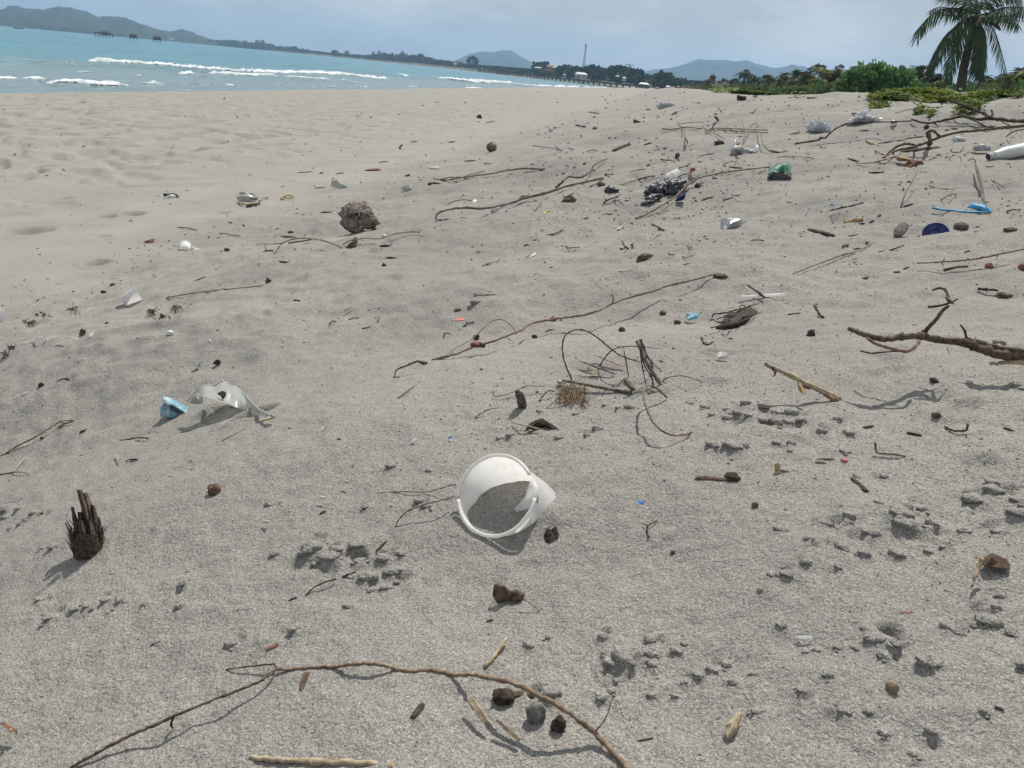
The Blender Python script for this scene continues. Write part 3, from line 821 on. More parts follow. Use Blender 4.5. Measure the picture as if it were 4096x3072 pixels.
M['red'] = mat_simple('pink_red_plastic', (0.45, 0.13, 0.11), (0.60, 0.22, 0.19), scale=70, rough=0.6, bump=0.2)
M['yellow'] = mat_simple('yellow_plastic', (0.50, 0.42, 0.06), (0.66, 0.58, 0.22), scale=70, rough=0.6, bump=0.2)
M['coconut'] = mat_simple('green_coconut', (0.10, 0.13, 0.045), (0.24, 0.15, 0.10), scale=9, rough=0.6, bump=0.1, lo=.42, hi=.58)
def make_clear():
    m, t, b = mat_new('clear_plastic')
    b.inputs['Base Color'].default_value = (0.56, 0.58, 0.56, 1)
    b.inputs['Roughness'].default_value = 0.3
    b.inputs['Specular IOR Level'].default_value = 0.5
    geo = nd(t, 'ShaderNodeNewGeometry')
    n = nd(t, 'ShaderNodeTexNoise'); n.inputs['Scale'].default_value = 60; n.inputs['Detail'].default_value = 4
    t.links.new(geo.outputs['Position'], n.inputs['Vector'])
    f = ramp(t, n.outputs['Fac'], [(0.3, (0.72, 0.72, 0.72)), (0.7, (0.97, 0.97, 0.97))])
    tr = nd(t, 'ShaderNodeBsdfTransparent'); tr.inputs['Color'].default_value = (0.93, 0.95, 0.94, 1)
    tl = nd(t, 'ShaderNodeBsdfTranslucent'); tl.inputs['Color'].default_value = (0.50, 0.52, 0.50, 1)
    m0 = nd(t, 'ShaderNodeMixShader'); m0.inputs[0].default_value = 0.45
    t.links.new(b.outputs[0], m0.inputs[1]); t.links.new(tl.outputs[0], m0.inputs[2])
    m1 = nd(t, 'ShaderNodeMixShader')
    t.links.new(f, m1.inputs[0]); t.links.new(tr.outputs[0], m1.inputs[1]); t.links.new(m0.outputs[0], m1.inputs[2])
    t.links.new(m1.outputs[0], t.nodes['Material Output'].inputs['Surface'])
    return m
M['clear'] = make_clear()

# ---------------------------------------------------------------- builders for things lying on the sand
def catmull(P, n=6):
    P = [Vector(p) for p in P]
    if len(P) == 2:
        return [P[0].lerp(P[1], k / n) for k in range(n + 1)]
    out = []
    Q = [P[0] * 2 - P[1]] + P + [P[-1] * 2 - P[-2]]
    for i in range(1, len(Q) - 2):
        a, b, c, d = Q[i - 1], Q[i], Q[i + 1], Q[i + 2]
        for k in range(n):
            t = k / n
            out.append(0.5 * ((2 * b) + (c - a) * t + (2 * a - 5 * b + 4 * c - d) * t * t + (3 * b - a - 3 * c + d) * t ** 3))
    out.append(P[-1])
    return out

def path_pts(pts, n=6):
    """pts: (tile, x, y[, height in cm]) -> smooth world path, metres per pixel"""
    W_ = []; ss = []
    for q in pts:
        h = (q[3] if len(q) > 3 else 0) / 100.0
        p, s = on(q[0], q[1], q[2], h)
        W_.append(p); ss.append(s)
    return catmull(W_, n), sum(ss) / len(ss)

def add_twig(mb, pts, w0, w1, seed=1, n=6, sides=7, knot=0.2, wob=0.42, lift=0.55):
    r_ = random.Random(seed)
    P, s = path_pts(pts, n)
    m = len(P)
    rad = []
    for i in range(m):
        t = i / (m - 1)
        r = (w0 + (w1 - w0) * t) * s * 0.5
        r *= 1 + r_.uniform(-knot, knot) + (0.35 if r_.random() < 0.08 else 0)
        rad.append(max(r, 0.00035))
    rm = sum(rad) / m
    for i in range(m):
        P[i] = P[i] + Vector((r_.uniform(-1, 1), r_.uniform(-1, 1), r_.uniform(-.5, .5))) * rm * wob + Vector((0, 0, rad[i] * lift))
    g = full_h(np.array([p.x for p in P]), np.array([p.y for p in P]))
    for i in range(m):
        if 0.06 < i / (m - 1) < .94: P[i].z = max(P[i].z, g[i] + rad[i] * .35)
    mb.tube(P, rad, sides, jit=0.12, rnd=r_)

def twig(name, label, cat, pts, w0, w1, mat, seed=1, group=None, extra=None, **k):
    """extra: list of (partname, pts, w0, w1[, mat]) side shoots, each a part"""
    if not extra:
        mb = MB(); add_twig(mb, pts, w0, w1, seed, **k)
        return tag(mb.build(name, M[mat]), label, cat, group)
    p0 = on(pts[0][0], pts[0][1], pts[0][2])[0]
    t = thing(name, label, cat, p0, group)
    mb = MB(); add_twig(mb, pts, w0, w1, seed, **k)
    mb.build('main_stem', M[mat], t)
    for j, e in enumerate(extra):
        mb = MB(); add_twig(mb, e[1], e[2], e[3], seed + 31 * (j + 1), **k)
        mb.build(e[0], M[e[4] if len(e) > 4 else mat], t)
    return t

def chunk_mesh(mb, a, b, w, h, seed, sides=8, n=7, rough=0.16, taper=(0.8, 0.7), split=True):
    """splintered piece of wood from a to b (world), w wide, h thick"""
    r_ = random.Random(seed)
    a = Vector(a); b = Vector(b)
    ax = (b - a); Ln = ax.length; ax.normalize()
    up = Vector((0, 0, 1)); sd_ = ax.cross(up)
    if sd_.length < 1e-3: sd_ = Vector((1, 0, 0))
    sd_.normalize(); up = sd_.cross(ax)
    prof_k = [1 + r_.uniform(-rough, rough) for _ in range(sides)]
    rings = []
    for i in range(n):
        t = i / (n - 1)
        e = taper[0] + (1 - taper[0]) * min(1, t / .3) if t < .3 else (taper[1] + (1 - taper[1]) * min(1, (1 - t) / .3) if t > .7 else 1)
        ring = []
        for k in range(sides):
            an = 2 * math.pi * (k + .5) / sides
            cx, sx = math.cos(an), math.sin(an)
            q = 1 / max(abs(cx), abs(sx)) ** 0.55
            rr = prof_k[k] * (1 + r_.uniform(-rough, rough) * .6) * e * q * .82
            along = Ln * t
            if split and i in (0, n - 1): along += r_.uniform(-.07, .07) * Ln
            ring.append(a + ax * along + sd_ * (cx * w * .5 * rr) + up * (sx * h * .5 * rr))
        rings.append(ring)
    vs = [v for r in rings for v in r]
    fs = []
    for i in range(n - 1):
        for k in range(sides):
            k2 = (k + 1) % sides
            fs.append((i * sides + k, i * sides + k2, (i + 1) * sides + k2, (i + 1) * sides + k))
    fs.append(tuple(range(sides - 1, -1, -1))); fs.append(tuple((n - 1) * sides + k for k in range(sides)))
    mb.add(vs, fs)

def chunk(name, label, cat, tile, x0, y0, x1, y1, w, mat, seed=1, h=None, h0=0, h1=0, group=None, sink=0.25, **k):
    a, s = on(tile, x0, y0, h0 / 100.0); b, s2 = on(tile, x1, y1, h1 / 100.0)
    wm = w * s; hm = (h * s if h else wm * 0.8)
    up = Vector((0, 0, hm * (0.5 - sink)))
    mb = MB(); chunk_mesh(mb, a + up, b + up, wm, hm, seed, **k)
    return tag(mb.build(name, M[mat], smooth=False), label, cat, group)

def ico(sub=2):
    import bmesh
    bm = bmesh.new(); bmesh.ops.create_icosphere(bm, subdivisions=sub, radius=1)
    v = [x.co.copy() for x in bm.verts]; f = [tuple(q.index for q in p.verts) for p in bm.faces]
    bm.free(); return v, f
ICO = {i: ico(i) for i in (1, 2, 3, 4)}
from mathutils import noise as mn

def view_frame(p):
    d = Vector((p.x, p.y, 0)).normalized()
    return d.cross(Vector((0, 0, 1))).normalized(), d        # right, away

def lump_mesh(mb, c, ext, seed, sub=2, rough=0.25, fq=1.6, rot=None, ridge=0.0):
    vs = []
    off = Vector((seed * 3.17, seed * 1.91, seed * 0.77))
    for v in ICO[sub][0]:
        k = 1 + rough * mn.noise(v * fq + off) + rough * .5 * mn.noise(v * fq * 2.7 + off)
        if ridge: k += ridge * (abs(mn.noise(v * fq * 2.2 + off)) * -2 + .55) + ridge * .5 * (abs(mn.noise(v * fq * 5 + off)) * -2 + .4)
        q = Vector((v.x * ext[0], v.y * ext[1], v.z * ext[2])) * k
        if rot is not None: q = rot @ q
        vs.append(c + q)
    mb.add(vs, ICO[sub][1])

def lump(name, label, cat, tile, x, y, w, h, mat, seed=1, group=None, sub=2, rough=0.3, deep=0.8, sink=0.2, ridge=0.0, tilt=0.0, fq=1.6, smooth=True):
    """roundish thing: (x,y) the middle of its foot in the photo tile, w,h its size there"""
    p, s = on(tile, x, y)
    R, A_ = view_frame(p)
    wm, hm = w * s, h * s
    ext = (wm * .5, wm * .5 * deep, hm * .5)
    rot = Matrix((R, A_, Vector((0, 0, 1)))).transposed() @ Matrix.Rotation(tilt, 3, 'Y')
    c = p + A_ * ext[1] * .8 + Vector((0, 0, ext[2] * (1 - 2 * sink)))
    mb = MB(); lump_mesh(mb, c, ext, seed, sub, rough, fq, rot, ridge)
    return tag(mb.build(name, M[mat], smooth=smooth), label, cat, group)

def flat_mesh(mb, pts, th, seed, bulge=0.0):
    """closed outline of world points -> thin solid with a raised or sunken middle"""
    r_ = random.Random(seed)
    n = len(pts)
    c = sum(pts, Vector()) / n
    nrm = Vector()
    for i in range(n): nrm += (pts[i] - c).cross(pts[(i + 1) % n] - c)
    nrm.normalize()
    if nrm.z < 0: nrm = -nrm
    mid = [c.lerp(p, .55) + nrm * bulge * (.8 + r_.uniform(-.5, .5)) for p in pts]
    top = [c + nrm * bulge] + mid + pts
    bot = [v - nrm * th for v in top]
    fs = []
    m = 2 * n + 1
    for i in range(n):
        j = (i + 1) % n
        fs += [(0, 1 + i, 1 + j), (1 + i, 1 + n + i, 1 + n + j, 1 + j)]
        fs += [(m, m + 1 + j, m + 1 + i), (m + 1 + i, m + 1 + j, m + 1 + n + j, m + 1 + n + i)]
        fs += [(1 + n + i, m + 1 + n + i, m + 1 + n + j, 1 + n + j)]
    mb.add(top + bot, fs)

def flat(name, label, cat, tile, pts, mat, seed=1, th=0.0012, bulge=0.0, lift=0.003, group=None):
    P = []
    for q in pts:
        p, s = on(tile, q[0], q[1], (q[2] if len(q) > 2 else 0) / 100.0)
        P.append(p + Vector((0, 0, lift)))
    mb = MB(); flat_mesh(mb, P, th, seed, bulge)
    return tag(mb.build(name, M[mat], smooth=False), label, cat, group)

def stand(base, tile, x, y, deep=0.0):
    """point seen at (x,y) in the upright plane through base that faces the camera, moved deep metres away"""
    d = Vector(ray(*pxy(tile, x, y)))
    n = Vector((base.x, base.y, 0)).normalized()
    t = (Vector(base) + n * deep - Vector((0, 0, EYE))).dot(n) / d.dot(n)
    return Vector((0, 0, EYE)) + d * t

def upright(name, label, cat, tile, base, pts, mat, seed=1, th=0.002, bulge=0.01, lean=None, group=None):
    """curled sheet standing on edge: pts (x,y,deep cm) outline"""
    b = on(tile, *base)[0]
    P = [stand(b, tile, q[0], q[1], (q[2] if len(q) > 2 else 0) / 100.0) for q in pts]
    mb = MB(); flat_mesh(mb, P, th, seed, bulge)
    return tag(mb.build(name, M[mat], smooth=False), label, cat, group)

# clods of sand kicked up from the damp layer
def clods():
    mb = MB(); r_ = random.Random(31)
    for i, (x, y, ra, sg) in enumerate(CLODS):
        for j in range(1 + (r_.random() < .6) + (r_.random() < .3)):
            k = ra * (1 if j == 0 else r_.uniform(.25, .5)); a = r_.uniform(0, 6.28); q = 0 if j == 0 else ra * 1.1
            cx, cy = x + math.cos(a) * q, y + math.sin(a) * q
            R, A_ = view_frame(Vector((cx, cy, 0)))
            hh = k * r_.uniform(.30, .52)
            lump_mesh(mb, Vector((cx, cy, gz(cx, cy) + hh * .05)), (k, k * r_.uniform(.55, .85), hh), i * 3 + j, 3, .36, 1.5, Matrix((R, A_, Vector((0, 0, 1)))).transposed() @ Matrix.Rotation(r_.uniform(-.6, .6), 3, 'Z'), .05)
    o = mb.build('sand_clods', M['sand'], origin=(0, 0, 0)); o['kind'] = 'stuff'
clods()

# ================================================================ FOREGROUND
def make_dirty_white():
    m, t, b = mat_new('scuffed_white_plastic')
    tc = nd(t, 'ShaderNodeTexCoord')
    n1 = nd(t, 'ShaderNodeTexNoise'); n1.inputs['Scale'].default_value = 45; n1.inputs['Detail'].default_value = 6; n1.inputs['Roughness'].default_value = .7
    mp = nd(t, 'ShaderNodeMapping'); mp.inputs['Scale'].default_value = (1, 1, .35); mp.inputs['Rotation'].default_value = (.5, .3, .4)
    t.links.new(tc.outputs['Object'], mp.inputs['Vector']); t.links.new(mp.outputs[0], n1.inputs['Vector'])
    n2 = nd(t, 'ShaderNodeTexVoronoi'); n2.inputs['Scale'].default_value = 260; t.links.new(tc.outputs['Object'], n2.inputs['Vector'])
    a = ramp(t, n1.outputs['Fac'], [(.40, (.90, .895, .875)), (.62, (.83, .815, .77)), (.70, (.62, .58, .51))])
    g = ramp(t, n2.outputs['Distance'], [(.10, (.42, .38, .32)), (.16, (1, 1, 1))])
    gm = ramp(t, n1.outputs['Fac'], [(.50, (0, 0, 0)), (.60, (1, 1, 1))])
    mu = nd(t, 'ShaderNodeMix', data_type='RGBA', blend_type='MULTIPLY')
    t.links.new(gm, mu.inputs['Factor']); t.links.new(a, mu.inputs['A']); t.links.new(g, mu.inputs['B'])
    t.links.new(mu.outputs['Result'], b.inputs['Base Color']); b.inputs['Roughness'].default_value = .42
    tr = nd(t, 'ShaderNodeBsdfTranslucent'); t.links.new(mu.outputs['Result'], tr.inputs['Color'])
    ms = nd(t, 'ShaderNodeMixShader'); ms.inputs[0].default_value = .5
    t.links.new(b.outputs[0], ms.inputs[1]); t.links.new(tr.outputs[0], ms.inputs[2]); t.links.new(ms.outputs[0], t.nodes['Material Output'].inputs['Surface'])
    return m
M['scuffed'] = make_dirty_white()
# the white cup on its side, half filled with sand
def main_cup():
    px, py = 1978, 2107
    px -= 38
    foot, t = hit(px, py); s = t / F
    R, A_ = view_frame(foot)
    th = math.radians(48); dep = math.radians(36)
    hd = (A_ * math.cos(th) + R * math.sin(th))
    ax = (hd * math.cos(dep) - Vector((0, 0, 1)) * math.sin(dep)).normalized()
    side = hd.cross(Vector((0, 0, 1))).normalized()
    up = side.cross(ax).normalized()
    Rv, Rh = 160 * s, 190 * s
    cen = foot + up * Rv * 1.0 + Vector((0, 0, -.0025)) - R * .010 - A_ * .004
    Ln = 0.112
    mat3 = Matrix((side, up, ax)).transposed().to_4x4(); mat3.translation = cen
    def P(r, an, z):
        return mat3 @ Vector((Rh * r * math.cos(an), Rv * r * math.sin(an), z))
    t_ = thing('plastic_cup', 'cracked white plastic cup lying on its side, half full of sand, nearest the camera', 'cup', foot)
    g0, g1 = math.radians(25), math.radians(60)
    prof_ = [(1.0, 0.0), (.985, .004), (.965, .012), (.955, .02), (.92, .04), (.905, .055), (.90, .056), (.82, .078), (.73, .100), (.64, .122)]
    mb = MB(); NS = 64
    gap = lambda k, z: (g0 < (2 * math.pi * (k + .5) / NS) < g1) and z < .011
    vs = []; fs = []
    for (r, z) in prof_:
        for k in range(NS):
            vs.append(P(r, 2 * math.pi * k / NS, z))
    def I(i, k): return i * NS + (k % NS)
    for i in range(len(prof_) - 1):
        for k in range(NS):
            if gap(k, prof_[i][1]): continue
            fs.append((I(i, k), I(i, k + 1), I(i + 1, k + 1), I(i + 1, k)))
    mb.add(vs, fs)
    mb.build('cup_body', M['scuffed'], t_)
    for nm, a, b, dz in (('rim', math.radians(60), math.radians(214), 0), ('rim', math.radians(218), math.radians(360 + 26), -.002)):
        mb = MB()
        pts = [P(1.012 + (0.03 * max(0, (k - 26) / 6) if a < 2 else 0), a + (b - a) * k / 40, dz - .001 + (0.004 * max(0, (k - 32) / 8) if a > 2 else 0)) for k in range(41)]
        mb.tube(pts, [.0020] * 41, 8)
        mb.build('rim', M['scuffed'], t_)
    # flap folded in at the crack
    mb = MB()
    q = [P(r, math.radians(an), z) for r, an, z in ((.99, 60, .006), (.985, 43, .013), (.99, 25, .006), (.82, 13, .010), (.56, -8, .008), (.47, -6, .009), (.50, 8, .011), (.62, 28, .015), (.72, 50, .016))]
    flat_mesh(mb, q, .0009, 3, .004)
    mb.build('torn_flap', M['scuffed'], t_)
    mb = MB(); vs = [P(.64, 2 * math.pi * k / 32, .121) for k in range(32)]
    mb.add(vs, [tuple(range(32))]); mb.build('cup_base', M['scuffed'], t_)
    return cen
CUP = main_cup()

# dark husk stump standing in the sand at the left
def stump():
    b, s = on('D0', 770, 655)
    R, A_ = view_frame(b)
    t_ = thing('palm_husk_stump', 'dark fibrous palm husk stump standing upright in the sand at the left', 'husk stump', b)
    r_ = random.Random(5)
    blades = [  # x0, x1 at the foot; top x, y; width at the top; depth m
        (640, 700, 600, 430, 30, .004), (650, 730, 622, 240, 18, .008), (690, 760, 690, 285, 40, .003), (730, 800, 735, 300, 40, .006),
        (740, 860, 690, 92, 46, .012), (780, 880, 735, 120, 60, .015), (800, 900, 800, 225, 40, .010), (840, 905, 850, 330, 26, .008), (830, 900, 880, 420, 24, .002), (640, 720, 560, 375, 14, .012), (700, 790, 700, 360, 60, -.004), (760, 850, 770, 350, 60, -.003), (660, 900, 780, 470, 130, -.006)]
    for j, (x0, x1, tx, ty, tw, dp) in enumerate(blades):
        mb = MB(); n = 9; vs = []; fs = []
        wav = r_.uniform(-.003, .003)
        for i in range(n):
            u = i / (n - 1)
            y = 672 + (ty - 672) * u
            e = u ** 1.5
            xa = x0 + (tx - tw / 2 - x0) * e + r_.uniform(-7, 7); xb = x1 + (tx + tw / 2 - x1) * e + r_.uniform(-7, 7)
            dd = dp + wav * math.sin(u * 4) + .026 * u
            for xx, d2 in ((xa, dd + .004), ((xa + xb) / 2, dd - .003), (xb, dd + .004), ((xa + xb) / 2, dd + .006)):
                vs.append(stand(b, 'D0', xx, y, d2))
        for i in range(n - 1):
            for k in range(4):
                k2 = (k + 1) % 4
                fs.append((i * 4 + k, i * 4 + k2, i * 4 + 4 + k2, i * 4 + 4 + k))
        fs.append((3, 2, 1, 0)); fs.append(tuple((n - 1) * 4 + k for k in range(4)))
        mb.add(vs, fs)
        mb.build('husk_blade', M['wood_brown'] if j in (4, 5) else M['wood_dark'], t_, smooth=False)
    mb = MB(); vs = []; n = 10; m = 12
    for i in range(n):                                   # the foot, closed behind
        u = i / (n - 1); y = 690 - 210 * u
        xa = 640 - 30 * math.sin(u * 3) ; xb = 905 - 30 * u
        for k in range(m):
            an = 2 * math.pi * k / m
            vs.append(stand(b, 'D0', (xa + xb) / 2 + (xb - xa) / 2 * math.cos(an) * (1 - .25 * u) + r_.uniform(-5, 5), y + r_.uniform(-6, 6), .010 + .016 * math.sin(an)))
    mb.add(vs, [(i * m + k, i * m + (k + 1) % m, (i + 1) * m + (k + 1) % m, (i + 1) * m + k) for i in range(n - 1) for k in range(m)] + [tuple((n - 1) * m + k for k in range(m))])
    mb.build('husk_foot', M['wood_dark'], t_, smooth=False)
    mb = MB()
    for j in range(48):
        side = r_.random() < .6
        u = r_.uniform(.15, .8)
        x = (590 + 40 * r_.random() if side else 880 + 20 * r_.random()) if r_.random() < .7 else r_.uniform(640, 860)
        y = 660 - 400 * u if side else 640 - 300 * u
        a = stand(b, 'D0', x + (30 if side else -20), y + 60, r_.uniform(0, .015)); c = stand(b, 'D0', x + (r_.uniform(-45, 5) if side else r_.uniform(0, 35)), y - r_.uniform(0, 60), r_.uniform(-.005, .015))
        mid = a.lerp(c, .5) + Vector((r_.uniform(-1, 1), r_.uniform(-1, 1), r_.uniform(-1, 1))) * .002
        mb.tube([a, mid, c], [.0005, .0004, .0002], 3)
    o = mb.build('loose_fibres', M['wood_dark'], t_); o['kind'] = 'stuff'
stump()

# the long forked branch across the bottom
twig('fallen_branch', 'long grey-brown forked branch arching over the sand along the bottom edge', 'branch',
     [('E1', 180, 388, .4), ('E1', 300, 393, .3), ('E1', 450, 390, .2), ('E1', 650, 375, .4), ('E1', 800, 353, 1.0), ('E1', 950, 344, 1.4), ('E1', 1100, 356, 1.3), ('E1', 1220, 392, .7), ('E1', 1320, 430, .2), ('E1', 1500, 436, .1), ('E1', 1700, 437, .7), ('E1', 1900, 442, 1.6), ('E1', 2050, 474, 2.4), ('E2', 0, 514, 2.9), ('E2', 120, 562, 3.0), ('E2', 330, 670, 2.7), ('E2', 500, 770, 2.0), ('E2', 620, 868, 1.2), ('E2', 730, 960, .6), ('E2', 850, 1092, .3), ('E2', 985, 1240, .2), ('E2', 1060, 1340, .2)],
     30, 46, 'root_tan', 11, extra=[
     ('side_branch', [('E1', 185, 388, .4), ('E1', 100, 448, .8), ('E0', 2212, 508, 1.0), ('E0', 2000, 590, 1.3), ('E0', 1800, 668, 1.3), ('E0', 1450, 820, 1.2), ('E0', 1200, 928, 1.0), ('E0', 1000, 1020, .8), ('E0', 760, 1152, .5), ('E0', 600, 1250, .3)], 22, 30, 'wood_brown'),
     ('side_branch', [('E1', 180, 382, .5), ('E1', 150, 342, .6), ('E1', 0, 355, .5), ('E0', 2050, 374, .2), ('E0', 1955, 372, 0)], 18, 13, 'wood_brown'),
     ('side_shoot', [('E2', 725, 920, .9), ('E2', 780, 850, 1.4), ('E2', 825, 770, 1.8), ('E2', 850, 690, 2.2), ('E2', 885, 600, 2.8)], 16, 7, 'root_tan'),
     ('bud_stub', [('E0', 1500, 800, 1.2), ('E0', 1480, 850, .6), ('E0', 1495, 895, .1)], 22, 18, 'wood_dark')])
twig('bare_stick', 'pale barkless stick half out of the frame at the bottom edge', 'stick', [('E0', 2165, 1155, .1), ('E1', 200, 1172, .2), ('E1', 600, 1192, .3), ('E1', 1185, 1222, .2)], 40, 56, 'wood_pale', 12, knot=.06)
chunk('bark_chip', 'dark brown bark flake just under the long forked branch', 'bark', 'E1', 440, 450, 395, 590, 70, 'leaf_brown', 3, h=18)
chunk('bark_chip', 'dark split bark chip alone between branch and pale stick', 'bark', 'E1', 1440, 755, 1350, 870, 80, 'wood_dark', 4, h=45)
flat('wood_splinter', 'flat splinter standing on edge left of the stone under the branch', 'splinter', 'E1', [(1815, 660, 1.2), (1870, 650, 1.4), (2010, 860, .8), (1960, 870, .6)], 'wood_pale', 5, th=.002)
flat('wood_splinter', 'long narrow splinter lying below the stone at the bottom', 'splinter', 'E1', [(2060, 850, .9), (2090, 840, 1.0), (2280, 1010, .5), (2250, 1030, .4)], 'root_tan', 6, th=.002)
chunk('driftwood_log', 'short dark log lying under the arching branch', 'driftwood', 'E2', -60, 610, 190, 575, 75, 'wood_brown', 7)
lump('stone', 'rounded grey stone under the arching branch', 'stone', 'E2', 195, 850, 170, 220, 'stone', 8, sub=3, rough=.25)
lump('seed_pod', 'knobbly dark seed pod right of the grey stone', 'seed pod', 'E2', 395, 920, 120, 170, 'wood_dark', 9, sub=3, ridge=.3)
lump('dark_clod', 'black crumbly lump beside the log under the branch', 'lump', 'E1', 2130, 690, 190, 130, 'seaweed', 10, sub=3, ridge=.25)
lump('shell', 'tiny white round shell by the standing splinter', 'shell', 'E1', 1885, 665, 44, 40, 'shell', 11)
flat('wood_chip', 'pale pointed wood chip alone at the lower right', 'wood chip', 'E2', [(1960, 760, .6), (1975, 790, .6), (1930, 920, .4), (1850, 1000, .1), (1840, 950, .2), (1830, 900, .4)], 'wood_pale', 12, th=.004, bulge=.002)
lump('pebble', 'tan pebble with its own little shadow at the lower right', 'pebble', 'E3', 1055, 605, 110, 115, 'pebble', 13, sub=3, rough=.15)
chunk('wood_stub', 'thin brown chip at the lower right below the fork of the branch', 'wood chip', 'E2', 1090, 1005, 1215, 985, 24, 'wood_dark', 14)
flat('paper_scrap', 'white rectangular scrap lying alone on the lower right sand', 'scrap', 'D3', [(228, 1380, .3), (290, 1383, .4), (360, 1380, .4), (378, 1412, .2), (300, 1412, .2), (250, 1415, .1)], 'white', 15, bulge=.001)
twig('pale_stick', 'short pale cleaned stick slanting above the arch of the branch', 'stick', [('D1', 2165, 1380, .3), ('D1', 2100, 1480, .3), ('D1', 2040, 1560, .3), ('D1', 1982, 1630, .2)], 30, 34, 'wood_pale', 16, knot=.08)
chunk('bark_chip', 'small reddish brown bark chip above the left fork of the branch', 'bark', 'D1', 95, 1490, 190, 1440, 52, 'leaf_red', 17, h=24)
# curled leaf with a stem
def curled_leaf(name, label, tile, base, outline, mat, stems, seed):
    b = on(tile, *base)[0]
    t_ = thing(name, label, 'leaf', b)
    mb = MB(); flat_mesh(mb, [stand(b, tile, q[0], q[1], q[2] / 100) for q in outline], .0015, seed, .006)
    mb.build('leaf_blade', M[mat], t_, smooth=False)
    for j, (pts, w0, w1) in enumerate(stems):
        mb = MB(); add_twig(mb, pts, w0, w1, seed + j); mb.build('leaf_stalk', M['wood_brown'], t_)
    return t_
curled_leaf('dry_leaf', 'curled dark brown leaf with a thin stalk lying below the cup', 'D1', (2130, 1050), [(2045, 1000, .2), (2060, 910, .6), (2100, 895, .8), (2160, 940, .8), (2212, 975, 1.0), (2260, 960, 1.4), (2310, 1010, 1.0), (2280, 1045, .4), (2180, 1050, 0), (2085, 1075, -.4)], 'leaf_brown', [([('D2', 70, 1030, .8), ('D2', 150, 1070, .4), ('D2', 245, 1118, 0)], 9, 5)], 21)
lump('dry_husk', 'brown clump of husk at the stalk of the curled leaf', 'husk', 'D2', 35, 1045, 120, 110, 'wood_brown', 22, sub=3, ridge=.25)
chunk('wood_crumb', 'small black splinter right of the curled leaf foot', 'splinter', 'D1', 1995, 1210, 2050, 1190, 26, 'wood_dark', 23)
upright('bark_curl', 'dark curl of bark right below the cup rim', 'bark', 'D2', (340, 540), [(265, 515, .6), (310, 485, 1.6), (370, 495, 1.6), (420, 500, .9), (395, 535, 0), (330, 552, -.5), (280, 545, -.2)], 'wood_dark', 24)
flat('plastic_chip', 'bright blue plastic flake to the right of the cup', 'plastic flake', 'D2', [(1072, 215, .2), (1100, 203, .3), (1132, 222, .3), (1110, 245, .1), (1078, 243, .1)], 'bright_blue', 25)
flat('shell_chip', 'tiny white chip touching the sand beside the bright blue flake', 'shell chip', 'D2', [(1140, 272, .1), (1165, 260, .2), (1190, 265, .2), (1170, 280, .1)], 'shell', 26)
twig('tiny_twig', 'little T shaped dark twig below the bright blue flake', 'twig', [('D2', 1180, 505, .1), ('D2', 1165, 440, .3), ('D2', 1180, 405, .4), ('D2', 1252, 362, .2)], 16, 9, 'wood_dark', 27, extra=[('side_shoot', [('D2', 1178, 405, .4), ('D2', 1125, 388, .3)], 12, 8)])
lump('seed', 'round dark seed alone below the T shaped twig', 'seed', 'D2', 1388, 642, 40, 42, 'leaf_brown', 28)
lump('pebble', 'pale round pebble on the bare sand right of the curled leaf', 'pebble', 'D2', 2125, 1035, 56, 50, 'pebble', 29, rough=.1)
chunk('driftwood_piece', 'grey brown driftwood piece with a dark knotty end, right of the cup', 'driftwood', 'D2', 1580, 45, 1850, 55, 66, 'wood_brown', 30, sink=.3)
lump('wood_knot', 'dark knotty end beside the grey brown driftwood piece', 'wood knot', 'D2', 1890, 60, 130, 80, 'wood_dark', 31, sub=3, ridge=.2)
lump('seed', 'brown seed right of the driftwood piece', 'seed', 'D2', 2085, 292, 60, 60, 'leaf_brown', 32, ridge=.2)
chunk('wood_strip', 'dark split strip of wood slanting at the right of the driftwood piece', 'wood strip', 'D3', 720, 0, 855, 118, 52, 'wood_dark', 33)
def leaf_at_right():
    b = on('D3', 1960, 760)[0]
    t_ = thing('dry_leaf', 'folded brown leaf with a pale stalk at the right edge', 'leaf', b)
    mb = MB(); flat_mesh(mb, [stand(b, 'D3', x, y, d / 100) for x, y, d in [(1845, 680, 0), (1900, 650, 1), (1960, 662, 1.4), (1985, 710, 1), (2095, 745, .8), (2090, 782, 0), (1990, 765, -.6), (1870, 745, -.8)]], .0015, 3, .006)
    mb.build('leaf_blade', M['leaf_brown'], t_, smooth=False)
    mb = MB(); add_twig(mb, [('D3', 1850, 690, 1.4), ('D3', 1800, 800, .8), ('D3', 1760, 935, .1)], 40, 22, 35)
    mb.build('leaf_stalk', M['wood_pale'], t_)
leaf_at_right()
chunk('wood_crumb', 'thin reddish chip on bare sand at the middle right', 'wood chip', 'D3', 1145, 1145, 1262, 1130, 26, 'leaf_red', 36, h=8)
chunk('bark_chip', 'orange brown bark sliver at the left edge near the bottom', 'bark', 'E0', 15, 850, 150, 930, 36, 'leaf_red', 37, h=20, h0=.8, h1=.3)
twig('pale_splinter', 'short pale splinter hanging from the orange bark sliver', 'splinter', [('E0', 95, 905, .5), ('E0', 75, 960, .3), ('E0', 50, 1018, .1)], 26, 20, 'wood_pale', 38)
twig('thin_twig', 'thin twig curving into the left side of the cup, upper of two', 'twig', [('D1', 1045, 124), ('D1', 1200, 112, .2), ('D1', 1350, 110, .3), ('D1', 1470, 113, .4), ('D1', 1580, 87, .8), ('D1', 1725, 44, 1.4)], 8, 11, 'root_tan', 39)
twig('thin_twig', 'arched twig leading from the sand to the left side of the cup, lower of two', 'twig', [('D1', 1200, 418), ('D1', 1240, 350, .6), ('D1', 1320, 275, 1.2), ('D1', 1450, 225, 1.5), ('D1', 1600, 187, 1.5), ('D1', 1710, 152, 1.4)], 13, 14, 'root_tan', 40)
